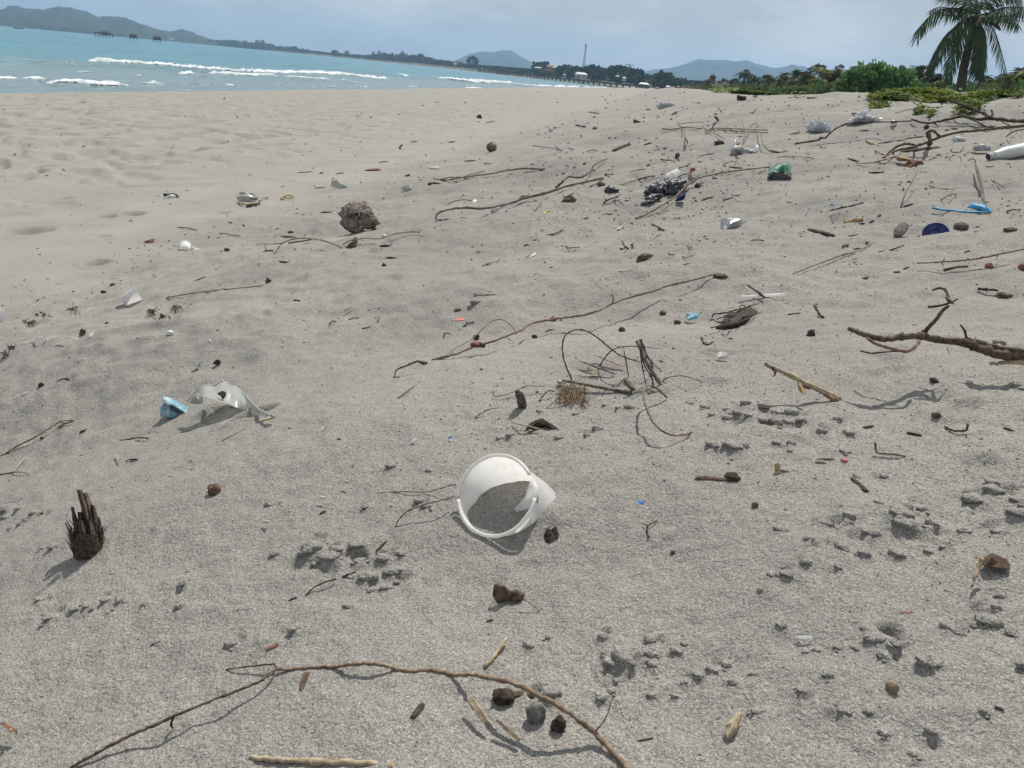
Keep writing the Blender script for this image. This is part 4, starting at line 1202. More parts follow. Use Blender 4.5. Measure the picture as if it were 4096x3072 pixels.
chunk('bark_chip', 'reddish bark strip stuck slanting left of the cup shadow', 'bark', 'D1', 1040, 610, 1125, 545, 34, 'leaf_red', 41, h1=.8)
twig('dark_twig', 'slim dark twig left of the trampled pits', 'twig', [('D1', 430, 1008), ('D1', 500, 942, .2), ('D1', 600, 892, .3), ('D1', 688, 868, .1)], 12, 16, 'wood_dark', 42, extra=None)
twig('dark_twig', 'bit of twig in line with the slim dark twig, at its upper end', 'twig', [('D1', 750, 832), ('D1', 860, 805, .2)], 22, 14, 'wood_dark', 43)
twig('dark_twig', 'bit of twig in line with the slim dark twig, at its lower end', 'twig', [('D1', 278, 1056), ('D1', 352, 1020, .2)], 10, 13, 'wood_dark', 44)
chunk('seed_case', 'small pointed dark seed case left of the lower cup twig', 'seed', 'D1', 555, 298, 600, 272, 36, 'wood_dark', 45)
for x, y, lab, sd_ in ((775, 48, 'white shell chip left of the cup, highest of three', 46), (572, 182, 'white folded shell chip left of the cup, middle of three', 47), (90, 388, 'cream shell chip left of the cup, lowest of three', 48)):
    flat('shell_chip', lab, 'shell chip', 'D1', [(x - 30, y + 12, .1), (x - 8, y - 14, .5), (x + 28, y - 12, .6), (x + 16, y + 14, .1)], 'shell', sd_, group='shell chips left of the cup')
lump('seed_pod', 'round brown ribbed seed pod between the stump and the cup', 'seed pod', 'D0', 1855, 160, 108, 96, 'leaf_brown', 49, sub=3, ridge=.3)
twig('thin_twig', 'thin short dark twig alone on the lower left sand', 'twig', [('D0', 1300, 1425), ('D0', 1385, 1402, .1)], 12, 8, 'wood_dark', 50)

# ================================================================ STICKS IN THE MIDDLE
twig('long_root', 'long tan root lying slantwise over the middle of the slope', 'root',
     [('C1', 1520, 650, 0), ('C1', 1700, 592, .6), ('C1', 1880, 520, 1.4), ('C1', 2000, 490, 1.8), ('C1', 2212, 410, 2.6), ('C2', 80, 375, 2.8), ('C2', 180, 316, 3), ('C2', 400, 276, 3), ('C2', 600, 250, 3.2), ('C2', 760, 205, 3.5), ('C2', 860, 150, 3.5), ('C2', 1050, 85, 3.2), ('C2', 1250, 30, 2.6), ('B2', 1340, 1655, 2.2), ('B2', 1500, 1620, 1.8), ('B2', 1650, 1580, 1.0), ('B2', 1760, 1548, .2)],
     18, 19, 'root_tan', 60, extra=[('side_shoot', [('C2', 865, 150, 3.5), ('C2', 875, 110, 4.5), ('C2', 865, 60, 5.8)], 14, 10),
     ('bark_flap', [('C1', 1870, 520, 1.6), ('C1', 1925, 512, 1.5), ('C1', 1965, 520, 1.2)], 52, 40, 'leaf_red'), ('bark_flap', [('C2', 330, 296, 2.2), ('C2', 390, 290, 2.2)], 44, 30, 'leaf_red')])
lump('wood_knot', 'dark knot of wood at the upper end of the long tan root', 'wood knot', 'B2', 1800, 1565, 110, 46, 'leaf_brown', 61, sub=3, ridge=.2)
twig('twig_loop', 'thin twig bowing over the left end of the long tan root', 'twig', [('C1', 1620, 630), ('C1', 1700, 545, .7), ('C1', 1880, 440, 1.2), ('C1', 1980, 340, 2.6), ('C1', 2060, 290, 3.2), ('C1', 2130, 286, 3.2), ('C1', 2200, 330, 2.6), ('C2', 30, 385, 1.8)], 9, 9, 'root_tan', 62)
twig('forked_twig', 'forked twig with a knotted head left of the long root', 'twig', [('C1', 1195, 766), ('C1', 1212, 722, .6), ('C1', 1300, 685, 1.2), ('C1', 1395, 645, 1.6)], 12, 17, 'wood_brown', 63)
chunk('wood_chip', 'dark gnarled chip at the head of the forked twig', 'wood chip', 'C1', 1390, 660, 1465, 672, 46, 'wood_dark', 64)
upright('dry_leaf', 'small dark leaf caught where the bowing twig meets the long root', 'leaf', 'C1', (1900, 455), [(1870, 435, .5), (1910, 410, 1), (1932, 420, .6), (1925, 450, 0), (1895, 465, -.5)], 'wood_dark', 65)
twig('arched_vine', 'large thin vine loop arching over the pale sticks', 'vine', [('C2', 520, 822), ('C2', 500, 770, 1.5), ('C2', 470, 700, 3.5), ('C2', 440, 590, 6), ('C2', 436, 480, 8), ('C2', 470, 412, 9), ('C2', 530, 378, 9.4), ('C2', 590, 372, 9.2), ('C2', 660, 392, 8.6), ('C2', 740, 442, 7.5), ('C2', 870, 550, 5), ('C2', 960, 605, 3.6), ('C2', 1110, 652, 2)], 15, 13, 'root_tan', 66)
twig('arched_vine', 'smaller vine arch behind the pale sticks, reaching the tall splintered stick', 'vine', [('C2', 750, 702), ('C2', 775, 655, 1.5), ('C2', 820, 590, 3), ('C2', 900, 530, 4.5), ('C2', 1000, 514, 5), ('C2', 1110, 518, 5), ('C2', 1252, 533, 4)], 14, 8, 'wood_grey', 67)
def tall_sticks():
    b = on('C2', 1270, 870)[0]
    t_ = thing('splintered_stick', 'tall splintered stick standing in the sand with dark split strands', 'stick', b)
    for nm, pts, w0, w1, mt in (('main_stem', [(1290, 870, 0), (1270, 820, .3), (1190, 700, .6), (1130, 590, .9), (1110, 530, 1.0), (1075, 465, 1.2)], 42, 34, 'wood_grey'),
                               ('split_strand', [(1215, 870, 0), (1210, 790, -.4), (1150, 690, -.6), (1120, 600, -.6)], 26, 12, 'wood_dark'),
                               ('split_strand', [(1300, 890, 0), (1220, 730, 1.2), (1205, 660, 1.4), (1160, 580, 1.4), (1110, 450, 1.6)], 20, 30, 'wood_grey'),
                               ('split_strand', [(1160, 850, .5), (1140, 760, .5), (1118, 640, .6), (1112, 540, .8)], 10, 20, 'wood_dark'),
                               ('split_strand', [(1295, 730, .8), (1250, 690, .8), (1210, 640, .8), (1150, 575, .8)], 12, 8, 'wood_grey')):
        P = catmull([stand(b, 'C2', x, y, d / 100) for x, y, d in pts], 5)
        s_ = 1.4 / F * ZF
        s_ = (P[0] - Vector((0, 0, EYE))).dot(Vector(_fw)) / F * ZF
        n = len(P); r_ = random.Random(len(nm) + w0)
        mb = MB(); mb.tube(P, [(w0 + (w1 - w0) * i / (n - 1)) * s_ * .5 * r_.uniform(.8, 1.2) for i in range(n)], 6, jit=.25, rnd=r_, flat=.7)
        mb.build(nm, M[mt], t_, smooth=False)
tall_sticks()
chunk('pale_stick', 'flat pale stick lying under the large vine loop', 'stick', 'C2', 710, 588, 965, 690, 30, 'wood_pale', 70, h=16, h0=1.5, h1=.6)
chunk('grey_stick', 'dark grey sharp stick lying left of the pale flat stick', 'stick', 'C2', 590, 645, 880, 752, 34, 'wood_grey', 71, h=22, h0=2.2, h1=.2, taper=(.3, .8))
flat('palm_splinter', 'pale papery splinter below the dark grey sharp stick', 'splinter', 'C2', [(550, 722, .6), (690, 728, .8), (765, 742, .5), (690, 770, .3), (640, 762, .3), (600, 745, .3)], 'wood_pale', 72, th=.001, bulge=.002)
chunk('pale_stick', 'thin upright pale stick between the two vine arches', 'stick', 'C2', 1005, 790, 968, 560, 34, 'wood_grey', 73, h=14, h1=4.5, taper=(.8, .5))
chunk('driftwood_piece', 'split reddish wood end below the thin upright stick', 'driftwood', 'C2', 975, 835, 1060, 895, 46, 'wood_brown', 74, h1=.3)
def bone_stick():
    b = on('C2', 420, 812)[0]
    t_ = thing('knobbed_stick', 'smooth pale stick with a knob at its left end', 'stick', b)
    mb = MB(); add_twig(mb, [('C2', 430, 812, .6), ('C2', 560, 835, .6), ('C2', 700, 864, .5), ('C2', 860, 892, .4), ('C2', 1035, 922, .3)], 24, 30, 75, knot=.06)
    mb.build('shaft', M['wood_grey'], t_)
    p, s = on('C2', 415, 818, .006); mb = MB(); lump_mesh(mb, p, (28 * s, 28 * s, 18 * s), 3, 2, .3)
    mb.build('knob', M['wood_pale'], t_)
bone_stick()
def fibre_husk():
    b, s = on('C2', 510, 960)
    t_ = thing('coconut_fibre', 'matted orange coconut fibre half buried beside the knobbed stick', 'coconut fibre', b)
    mb = MB()
    R, A_ = view_frame(b)
    lump_mesh(mb, b + Vector((0, 0, -.004)), (115 * s, 150 * s, 34 * s), 5, 3, .3, rot=Matrix((R, A_, Vector((0, 0, 1)))).transposed())
    mb.build('fibre_mat', M['fibre'], t_)
    mb = MB(); r_ = random.Random(3)
    for j in range(140):
        x = r_.uniform(395, 640); y = r_.uniform(860, 1010)
        p, _ = on('C2', x, y, r_.uniform(0, .006)); q, _ = on('C2', x + r_.uniform(-70, 70), y + r_.uniform(-60, 60), r_.uniform(0, .006))
        m_ = p.lerp(q, .5) + Vector((0, 0, r_.uniform(0, .008)))
        mb.tube([p, m_, q], [.0006, .0006, .0003], 3)
    o = mb.build('loose_fibres', M['fibre'], t_); o['kind'] = 'stuff'
fibre_husk()
chunk('wood_post', 'short square grey wooden stub standing up from the sand', 'wood stub', 'C2', 92, 1040, 60, 915, 92, 'wood_grey', 77, h=46, h1=3.2, taper=(1, .9), sink=.4)
def half_shell():
    b = on('C2', 290, 1268)[0]
    upright('coconut_shell', 'curled piece of dark bark arching like a half shell over its shadow', 'bark', 'C2', (290, 1268), [(118, 1225, .5), (150, 1180, 1.5), (200, 1152, 2.0), (260, 1158, 2.0), (330, 1180, 1.6), (400, 1225, .8), (465, 1272, 0), (410, 1262, 1.6), (340, 1215, 2.6), (250, 1180, 3.0), (180, 1195, 2.2)], 'wood_dark', 78, th=.004, bulge=.006)
half_shell()
twig('thin_twig', 'thin pale twig poking out under the arched bark, longer of two', 'twig', [('C2', 0, 1172, .6), ('C2', 90, 1195, .8), ('C2', 240, 1232, .5)], 11, 14, 'wood_pale', 79)
twig('thin_twig', 'thin pale twig poking out under the arched bark, shorter of two', 'twig', [('C2', 40, 1240, .3), ('C2', 180, 1245, .3)], 10, 12, 'wood_pale', 80)
twig('coiled_vine', 'curling pale vine hooked round below the tall splintered stick', 'vine', [('C2', 1338, 958, .2), ('C2', 1300, 925, 1.2), ('C2', 1250, 880, 2.2), ('C2', 1190, 855, 3.0), ('C2', 1140, 890, 3.2), ('C2', 1140, 980, 3.4), ('C2', 1180, 1100, 2.8), ('C2', 1240, 1200, 2.2), ('C2', 1330, 1268, 1.6), ('C2', 1420, 1286, 1.0), ('C2', 1500, 1275, .6), ('C2', 1568, 1252, .1)], 22, 15, 'root_tan', 81)
twig('thin_twig', 'thin arched twig right of the tall splintered stick', 'twig', [('C2', 1300, 812, .2), ('C2', 1360, 782, 1), ('C2', 1450, 770, 1.5), ('C2', 1550, 785, 1.3), ('C2', 1650, 826, .1)], 11, 6, 'root_tan', 82)
twig('bent_twig', 'reddish bent twig beside the orange coconut fibre', 'twig', [('C2', 232, 990), ('C2', 280, 930, .6), ('C2', 320, 898, 1), ('C2', 360, 905, .6)], 14, 12, 'leaf_red', 83)
twig('thin_twig', 'thin twig from the wooden stub towards the left, grey', 'twig', [('C1', 2055, 900, .8), ('C1', 2065, 948, .2), ('C1', 2212, 915, .6), ('C2', 120, 860, 1.0), ('C2', 280, 860, .8)], 9, 8, 'wood_grey', 84)
twig('red_twig', 'short rusty twig left of the wooden stub', 'twig', [('C1', 1890, 1120), ('C1', 1960, 1085, .3), ('C1', 2020, 1058, .4), ('C1', 2095, 1045, .2)], 11, 7, 'leaf_red', 85)
twig('faint_twig', 'faint pale twig in the bare middle of the slope', 'twig', [('C1', 1225, 950), ('C1', 1300, 905, .2), ('C1', 1370, 852, .2)], 9, 11, 'wood_grey', 86)

# right of the middle
flat('light_tube', 'pale blue plastic cap lying on the slope above the sticks', 'plastic cap', 'C2', [(1498, 262, .3), (1510, 240, 1.0), (1580, 236, 1.0), (1615, 242, .8), (1600, 268, .3), (1520, 288, .1)], 'cyan', 90, th=.006, bulge=.003)
def straw(name, label, pts, w, mat, seed):
    mb = MB(); P, s = path_pts(pts, 5)
    P = [p + Vector((0, 0, w * s * .5)) for p in P]
    mb.tube(P, [w * s * .5] * len(P), 10)
    return tag(mb.build(name, M[mat]), label, 'drinking straw')
straw('lollipop_stick', 'straight white plastic tube under a dark twig', [('C2', 1965, 98, .2), ('C2', 2100, 90, .2), ('C3', 145, 76, .2)], 24, 'white', 91)
twig('dark_twig', 'dark twig propped across the straight white tube', 'twig', [('B2', 2030, 1645, 1.5), ('C2', 2060, 5, 1.2), ('C2', 2120, 48, 1.0), ('C2', 2180, 96, .7)], 12, 20, 'wood_dark', 92)
def bark_shreds():
    b, s = on('C2', 1930, 300)
    t_ = thing('bark_shreds', 'heap of black shredded bark below the straight white tube', 'bark', b)
    r_ = random.Random(8)
    mb = MB()
    flat_mesh(mb, [on('C2', x, y, h)[0] for x, y, h in [(1760, 350, .001), (1800, 315, .004), (1860, 230, .008), (1960, 205, .012), (2060, 170, .012), (2120, 205, .008), (2050, 270, .006), (1940, 315, .005)]], .004, 3, .004)
    mb.build('bark_sheet', M['seaweed'], t_, smooth=False)
    for j in range(16):
        x = r_.uniform(1800, 2080); y = 330 - (x - 1760) * .4 + r_.uniform(-50, 50)
        mb = MB(); add_twig(mb, [('C2', x - r_.uniform(40, 90), y + r_.uniform(10, 40), r_.uniform(.5, 1.0)), ('C2', x, y + r_.uniform(-10, 10), r_.uniform(1, 1.8)), ('C2', x + r_.uniform(40, 90), y - r_.uniform(10, 40), r_.uniform(.3, 1.2))], r_.uniform(8, 18), 8, j)
        mb.build('bark_strip', M['seaweed'], t_)
    mb = MB(); add_twig(mb, [('C2', 1730, 262, .2), ('C2', 1745, 238, .6), ('C2', 1840, 228, 1.2), ('C2', 1950, 195, 1.4)], 12, 14, 5); mb.build('bark_strip', M['seaweed'], t_)
    mb = MB(); add_twig(mb, [('C2', 1965, 190, 1), ('C2', 1975, 160, 2), ('C2', 2010, 165, 2), ('C2', 2010, 195, 1)], 8, 8, 6); mb.build('bark_strip', M['seaweed'], t_)
bark_shreds()
flat('quartz_chip', 'pale translucent stone chip below the black bark shreds', 'stone chip', 'C2', [(1765, 592, .3), (1800, 575, .7), (1845, 582, .7), (1862, 602, .4), (1830, 618, .2), (1780, 622, .1)], 'shell', 95, th=.005, bulge=.002)
twig('dark_twig', 'small black hooked twig left of the pale stone chip', 'twig', [('C2', 1634, 438, .8), ('C2', 1650, 475, .5), ('C2', 1690, 512, .2), ('C2', 1752, 492, .1)], 18, 16, 'wood_dark', 96)
twig('dark_twig', 'black charred twig standing up left of the large branch', 'twig', [('C3', 402, 160, 2.2), ('C3', 420, 200, 1.5), ('C3', 445, 245, .8), ('C3', 478, 285, 0)], 18, 22, 'wood_dark', 97)
lump('bark_crumb', 'dark crumpled bark bit left of the large branch', 'bark', 'C3', 370, 400, 66, 80, 'wood_dark', 98, sub=3, ridge=.3)
chunk('wood_stub', 'short dark twig piece lying left of the black charred twig', 'twig', 'C3', 168, 250, 272, 242, 24, 'wood_dark', 99)
lump('stone', 'small brown stone between the pale blue cap and the long root', 'stone', 'C2', 1300, 245, 62, 44, 'leaf_brown', 100)
lump('stone', 'small brown stone touching the left of the pale blue cap', 'stone', 'C2', 1430, 300, 66, 44, 'leaf_brown', 101)
lump('bark_crumb', 'lone reddish bark crumb above the tall splintered stick', 'bark', 'C2', 943, 425, 60, 52, 'leaf_brown', 102, ridge=.3)
lump('bark_crumb', 'dark bark crumb inside the wide shadow line left of the large vine loop', 'bark', 'C2', 192, 440, 52, 40, 'wood_dark', 103, ridge=.3)
flat('plastic_chip', 'tiny violet plastic chip above the pale blue cap', 'plastic flake', 'C2', [(1434, 130, .2), (1440, 115, .5), (1465, 116, .5), (1460, 132, .1)], 'navy', 104)

# the large branch reaching in from the right
twig('large_branch', 'large weathered branch reaching in from the right edge above its shadow', 'branch',
     [('C3', 690, 366, 8.0), ('C3', 760, 395, 7.8), ('C3', 850, 432, 7.6), ('C3', 1000, 464, 7.2), ('C3', 1150, 446, 6.8), ('C3', 1310, 440, 6.4), ('C3', 1450, 468, 5.8), ('C3', 1650, 492, 5.0), ('C3', 1800, 540, 4.3), ('C3', 1950, 595, 3.7), ('C3', 2100, 615, 3.2), ('C3', 2330, 640, 2.6)],
     36, 84, 'wood_brown', 110, n=5, sides=9, knot=.09, wob=.2, extra=[
     ('side_branch', [('C3', 1330, 425, 6.4), ('C3', 1380, 365, 7.4), ('C3', 1450, 290, 8.5), ('C3', 1510, 215, 9.6), ('C3', 1560, 165, 10.4)], 40, 26),
     ('side_branch', [('C3', 1700, 470, 5.0), ('C3', 1900, 525, 4.4), ('C3', 2050, 560, 4.0), ('C3', 2330, 590, 3.4)], 60, 60),
     ('side_shoot', [('C3', 855, 448, 7.5), ('C3', 900, 480, 7.2), ('C3', 960, 510, 6.8), ('C3', 1100, 546, 6.1), ('C3', 1190, 564, 5.8), ('C3', 1260, 532, 6.1), ('C3', 1300, 480, 6.3)], 26, 34, 'root_tan'),
     ('side_shoot', [('C3', 1190, 562, 5.6), ('C3', 1060, 560, 5.3), ('C3', 900, 576, 4.8), ('C3', 800, 555, 4.5)], 12, 14, 'wood_dark'),
     ('side_shoot', [('C3', 1560, 130, 10.7), ('C3', 1550, 80, 11.2), ('C3', 1530, 32, 11.5), ('C3', 1480, 14, 11.5), ('C3', 1418, 32, 11.2)], 26, 18, 'wood_dark'),
     ('side_shoot', [('C3', 1380, 178, 10.1), ('C3', 1450, 172, 10.2), ('C3', 1560, 145, 10.6), ('C3', 1640, 105, 10.9)], 22, 14, 'wood_dark'),
     ('side_shoot', [('C3', 1665, 335, 7.6), ('C3', 1700, 390, 6.4), ('C3', 1715, 455, 5.4)], 16, 22, 'wood_dark'),
     ('side_shoot', [('C3', 1660, 465, 5.3), ('C3', 1720, 462, 5.3), ('C3', 1775, 464, 5.3)], 18, 10, 'wood_dark'),
     ('dry_tuft', [('C3', 1540, 100, 11.0), ('C3', 1570, 130, 10.8), ('C3', 1600, 145, 10.6)], 30, 22, 'leaf_brown'),
     ('thorn', [('C3', 1545, 520, 5.3), ('C3', 1565, 580, 4.0)], 8, 4)])
twig('pale_stick', 'pale peeled stick at the right edge under the large branch', 'stick', [('C3', 1920, 672, 2.5), ('C3', 2080, 660, 2.6), ('C3', 2330, 664, 2.6)], 26, 50, 'wood_pale', 111)
def leaning_stick():
    t_ = thing('leaning_stick', 'tan split stick leaning out of the sand with peeling bark', 'stick', on('C3', 620, 1000)[0])
    mb = MB(); add_twig(mb, [('C3', 620, 985, 0.1), ('C3', 450, 900, 1.7), ('C3', 240, 800, 3.5), ('C3', 110, 735, 4.5), ('C3', 0, 690, 5.2), ('C2', 2190, 675, 5.5)], 48, 34, 112, sides=8, n=4, knot=.1, wob=.2); mb.build('main_stem', M['wood_pale'], t_)
    mb = MB(); add_twig(mb, [('C3', 600, 1005, 0.1), ('C3', 480, 930, 1.2), ('C3', 400, 885, 1.9), ('C3', 280, 865, 2.5)], 44, 26, 113); mb.build('split_strand', M['root_tan'], t_)
    mb = MB(); flat_mesh(mb, [on('C3', x, y, h)[0] for x, y, h in [(250, 820, .032), (290, 850, .030), (330, 900, .025), (300, 930, .023), (265, 890, .025)]], .001, 4, .003); mb.build('bark_flap', M['leaf_yellow'], t_, smooth=False)
    mb = MB(); add_twig(mb, [('C3', 30, 700, 5.2), ('C3', 60, 740, 4.6), ('C3', 50, 780, 4.0)], 26, 10, 115); mb.build('bark_flap', M['wood_brown'], t_)
leaning_stick()
twig('thin_twig', 'thin pale twig lying at the foot of the leaning stick', 'twig', [('C3', 485, 1062), ('C3', 540, 1035, .4), ('C3', 630, 1058, .1)], 10, 7, 'wood_pale', 116)
lump('stone', 'angular black stone in the shadow line under the large branch', 'stone', 'C3', 1425, 855, 76, 54, 'wood_dark', 117, rough=.5)
lump('shell', 'white shell piece right of the angular black stone', 'shell', 'C3', 1728, 850, 60, 40, 'shell', 118, rough=.3)
lump('stone', 'reddish brown stone below the shadow of the large branch', 'stone', 'C3', 1440, 1160, 84, 66, 'leaf_brown', 119, rough=.4)
twig('dark_twig', 'black bent twig at the right below the reddish brown stone', 'twig', [('C3', 1530, 1215, .2), ('C3', 1580, 1240, .3), ('C3', 1650, 1248, .4), ('C3', 1715, 1240, .4), ('C3', 1722, 1190, 1.3)], 20, 18, 'wood_dark', 120)
chunk('wood_chip', 'thick dark chip left of the black bent twig', 'wood chip', 'C3', 1200, 1268, 1330, 1285, 34, 'wood_dark', 121)
twig('grey_twig', 'grey L shaped twig right of the small red chip', 'twig', [('C3', 922, 1345, 1.2), ('C3', 930, 1405, .5), ('C3', 955, 1440, .2), ('C3', 1080, 1448, .2), ('C3', 1190, 1468, .1)], 18, 18, 'wood_grey', 122)
chunk('wood_chip', 'orange brown chip with a dark end left of the small red chip', 'wood chip', 'C3', 425, 1508, 565, 1500, 26, 'wood_brown', 123)
lump('plastic_chip', 'small red plastic chip on the sand below the crust edge', 'plastic flake', 'C3', 655, 1520, 60, 36, 'red', 124)
chunk('wood_chip', 'slim dark chip above the grey L shaped twig', 'wood chip', 'C3', 820, 1235, 905, 1215, 28, 'wood_dark', 125)
chunk('wood_chip', 'slim dark chip at the right edge beside the bent twig', 'wood chip', 'C3', 2040, 1212, 2120, 1235, 24, 'wood_dark', 126)
flat('plastic_scrap', 'yellowish clear scrap standing in the sand near the small red chip', 'scrap', 'C3', [(50, 1550, 1.2), (85, 1540, 1.4), (105, 1570, .9), (90, 1620, .3), (55, 1625, .2)], 'leaf_yellow', 127)
twig('dark_twig', 'dark twig with a brown leaf rag at the upper right', 'twig', [('C3', 1815, 22, .2), ('C3', 1900, 28, .3), ('C3', 1985, 35, .3)], 26, 18, 'wood_dark', 128)
lump('dry_leaf', 'rusty crumpled leaf at the end of the dark twig at the upper right', 'leaf', 'C3', 2045, 62, 120, 44, 'leaf_brown', 129, sub=3, rough=.6, ridge=.4)
# ================================================================ THE SLOPE AND THE BEACH FLAT, middle distance
def cup_on_side(name, label, tile, rim_c, base_c, rr, rb, seed, mat='white', foot=None, sink=0.1, ribs=True, squash=1.0, hz_=0.0):
    """lathed cup; rim_c and base_c are the middles of mouth and bottom in the photo tile, rr/rb radii there"""
    a, s = on(tile, rim_c[0], rim_c[1] + rr); b, s2 = on(tile, base_c[0], base_c[1] + rb)
    a = a + Vector((0, 0, rr * s * (1 - sink))); b = b + Vector((0, 0, rb * s2 * (1 - sink)))
    axv = (b - a); Ln = axv.length; axv.normalize()
    sd_ = axv.cross(Vector((0, 0, 1))).normalized(); u = sd_.cross(axv)
    m3 = Matrix((sd_, u, axv)).transposed().to_4x4(); m3.translation = a
    t_ = thing(name, label, 'cup', Vector((a.x, a.y, gz(a.x, a.y))))
    R0, R1 = rr * s, rb * s2
    pr = [(R0 * 1.0, 0.0)]
    N = 12
    for i in range(1, N + 1):
        z = Ln * i / N; r = R0 + (R1 - R0) * i / N
        if ribs and .35 * N < i < .8 * N: r *= 1 + (.012 if i % 2 else -.012)
        pr.append((r, z))
    sq = lambda an, h: 1 + (squash - 1) * (math.sin(an) > .3) * math.sin(an) * (h / Ln)
    mb = MB(); mb.lathe(pr, m3, 28, wob=sq); mb.build('cup_body', M[mat], t_)
    mb = MB(); pts = [m3 @ Vector((R0 * 1.02 * math.cos(k * .2244), R0 * 1.02 * math.sin(k * .2244), -.0005)) for k in range(29)]
    mb.tube(pts, [R0 * .045] * 29, 6, cap=False); mb.build('rim', M[mat], t_)
    mb = MB(); vs = [m3 @ Vector((R1 * math.cos(k * .2244) * .99, R1 * math.sin(k * .2244) * .99 * sq(k * .2244, Ln), Ln - .001)) for k in range(28)]
    mb.add(vs, [tuple(range(28))]); mb.build('cup_base', M[mat], t_)
    return t_
cup_on_side('plastic_cup', 'ribbed white plastic cup lying on its side with its bottom towards the viewer, left', 'C0', (1195, 45), (1062, 110), 64, 46, 1)
cup_on_side('plastic_cup', 'white cup cut off by the left edge of the picture', 'C0', (-120, 200), (-10, 232), 80, 66, 2, ribs=False)
def open_cup():
    b = on('B0', 1640, 1345)[0]
    t_ = thing('plastic_cup', 'torn white cup spread open with a sand filled mouth, farther up the beach flat', 'cup', b)
    s = on('B0', 1640, 1345)[1]
    R, A_ = view_frame(b)
    # mouth part: an upright half ring with its wall running back
    mb = MB(); n = 18; vs = []; rim = []
    c0 = stand(b, 'B0', 1600, 1325)
    for i in range(n + 1):
        an = math.pi * (-.12 + 1.2 * i / n)
        for k, (rad_, dp) in enumerate(((1, 0), (.93, .02), (.8, .05), (.3, .06), (.02, .06))):
            p = c0 + R * (math.cos(an) * 56 * s * rad_) + Vector((0, 0, 1)) * (math.sin(an) * 66 * s * rad_) + A_ * dp
            vs.append(p)
            if k == 0: rim.append(p)
    fs = [(i * 5 + k, i * 5 + k + 1, i * 5 + k + 6, i * 5 + k + 5) for i in range(n) for k in range(4)]
    mb.add(vs, fs); mb.build('cup_body', M['white'], t_)
    mb = MB(); mb.tube(rim, [5 * s] * len(rim), 6); mb.build('rim', M['white'], t_)
    mb = MB()
    P = [stand(b, 'B0', x, y, d / 100) for x, y, d in [(1650, 1300, 1), (1690, 1318, 3), (1735, 1330, 2), (1755, 1350, 0), (1750, 1372, -1.5), (1700, 1372, -2), (1640, 1390, -3), (1632, 1375, -2), (1648, 1335, 0)]]
    flat_mesh(mb, P, .002, 4, .016); mb.build('torn_wall', M['white'], t_)
open_cup()
upright('cup_shard', 'white cup shard standing in the sand, left of two by the driftwood log', 'cup shard', 'B2', (405, 490), [(365, 480, 0), (368, 430, .5), (385, 455, 1), (410, 462, 2), (440, 460, 3), (442, 485, 1)], 'white', 140, bulge=.012)
upright('cup_shard', 'white cup shard standing in the sand, right of two by the driftwood log', 'cup shard', 'B2', (510, 478), [(475, 475, 0), (485, 445, 1), (505, 438, 2), (525, 445, 3), (545, 470, 2), (530, 480, 0)], 'white', 141, bulge=.016)

# the crushed clear container and the blue cloth beside it
def clear_container():
    b, s = on('C0', 2020, 1090)
    t_ = thing('clear_container', 'crushed clear plastic container bridging a dark hollow in the sand', 'container', b)
    def w(x, y, d):
        u = min(max((x - 2080) / 220, 0), 1)
        return stand(b, 'C0', x, y, d).lerp(on('C0', x, y, .008 + .25 * max(d + .05, 0))[0], u)
    # main arched sheet, drawn as a loft of curves from back edge to front edge
    back = [(1620, 985, .10), (1720, 880, .085), (1780, 850, .08), (1850, 848, .08), (1905, 812, .09), (1975, 838, .085), (2060, 880, .08), (2140, 960, .07), (2230, 1050, .04), (2330, 1105, -.01), (2370, 1120, -.03)]
    mid = [(1640, 990, .07), (1735, 910, .05), (1790, 905, .045), (1860, 905, .04), (1920, 870, .05), (1985, 885, .04), (2060, 940, .03), (2130, 1000, .03), (2215, 1070, .015), (2300, 1118, -.025), (2365, 1130, -.04)]
    front = [(1690, 1005, .03), (1745, 950, .02), (1800, 955, .01), (1870, 975, .0), (1930, 1000, .0), (2000, 1020, .0), (2080, 1050, .0), (2150, 1075, -.005), (2220, 1105, -.02), (2290, 1128, -.04), (2360, 1138, -.05)]
    mb = MB(); rows = [catmull([w(*q) for q in c], 4) for c in (back, mid, front)]
    n = len(rows[0]); vs = []; K = 7
    for i in range(n):
        a, c, d = rows[0][i], rows[1][i], rows[2][i]
        for k in range(K):
            u = k / (K - 1)
            p = a * (1 - u) ** 2 + c * 2 * u * (1 - u) + d * u * u
            vs.append(p + Vector((0, 0, .004)) * mn.noise(p * 60) + Vector((.003, 0, 0)) * mn.noise(p * 90))
    mb.add(vs, [(i * K + k, i * K + k + 1, (i + 1) * K + k + 1, (i + 1) * K + k) for i in range(n - 1) for k in range(K - 1)])
    mb.build('container_wall', M['clear'], t_)
    mb = MB(); P = rows[0]; mb.tube(P, [.0022] * len(P), 6); mb.build('rim', M['clear'], t_)
    mb = MB(); P = catmull([w(*q) for q in [(1640, 1000, .06), (1700, 960, .06), (1745, 940, .05), (1750, 990, .04), (1735, 1005, .03), (1690, 1010, .03)]], 3)
    flat_mesh(mb, P, .001, 3, .012); mb.build('folded_side', M['clear'], t_)
    mb = MB(); P = catmull([w(*q) for q in [(2140, 965, -.002), (2190, 1020, -.002), (2240, 1085, -.002)]], 4); mb.tube(P, [.0016] * len(P), 5); mb.build('crease_edge', M['clear'], t_)
    # dirty patch stuck on the wall
    mb = MB(); flat_mesh(mb, [w(*q) for q in [(1875, 920, .012), (1920, 895, .016), (1955, 910, .016), (1950, 945, .01), (1925, 975, .006), (1910, 945, .008)]], .001, 5); mb.build('dirt_patch', M['seaweed'], t_)
    return t_
clear_container()
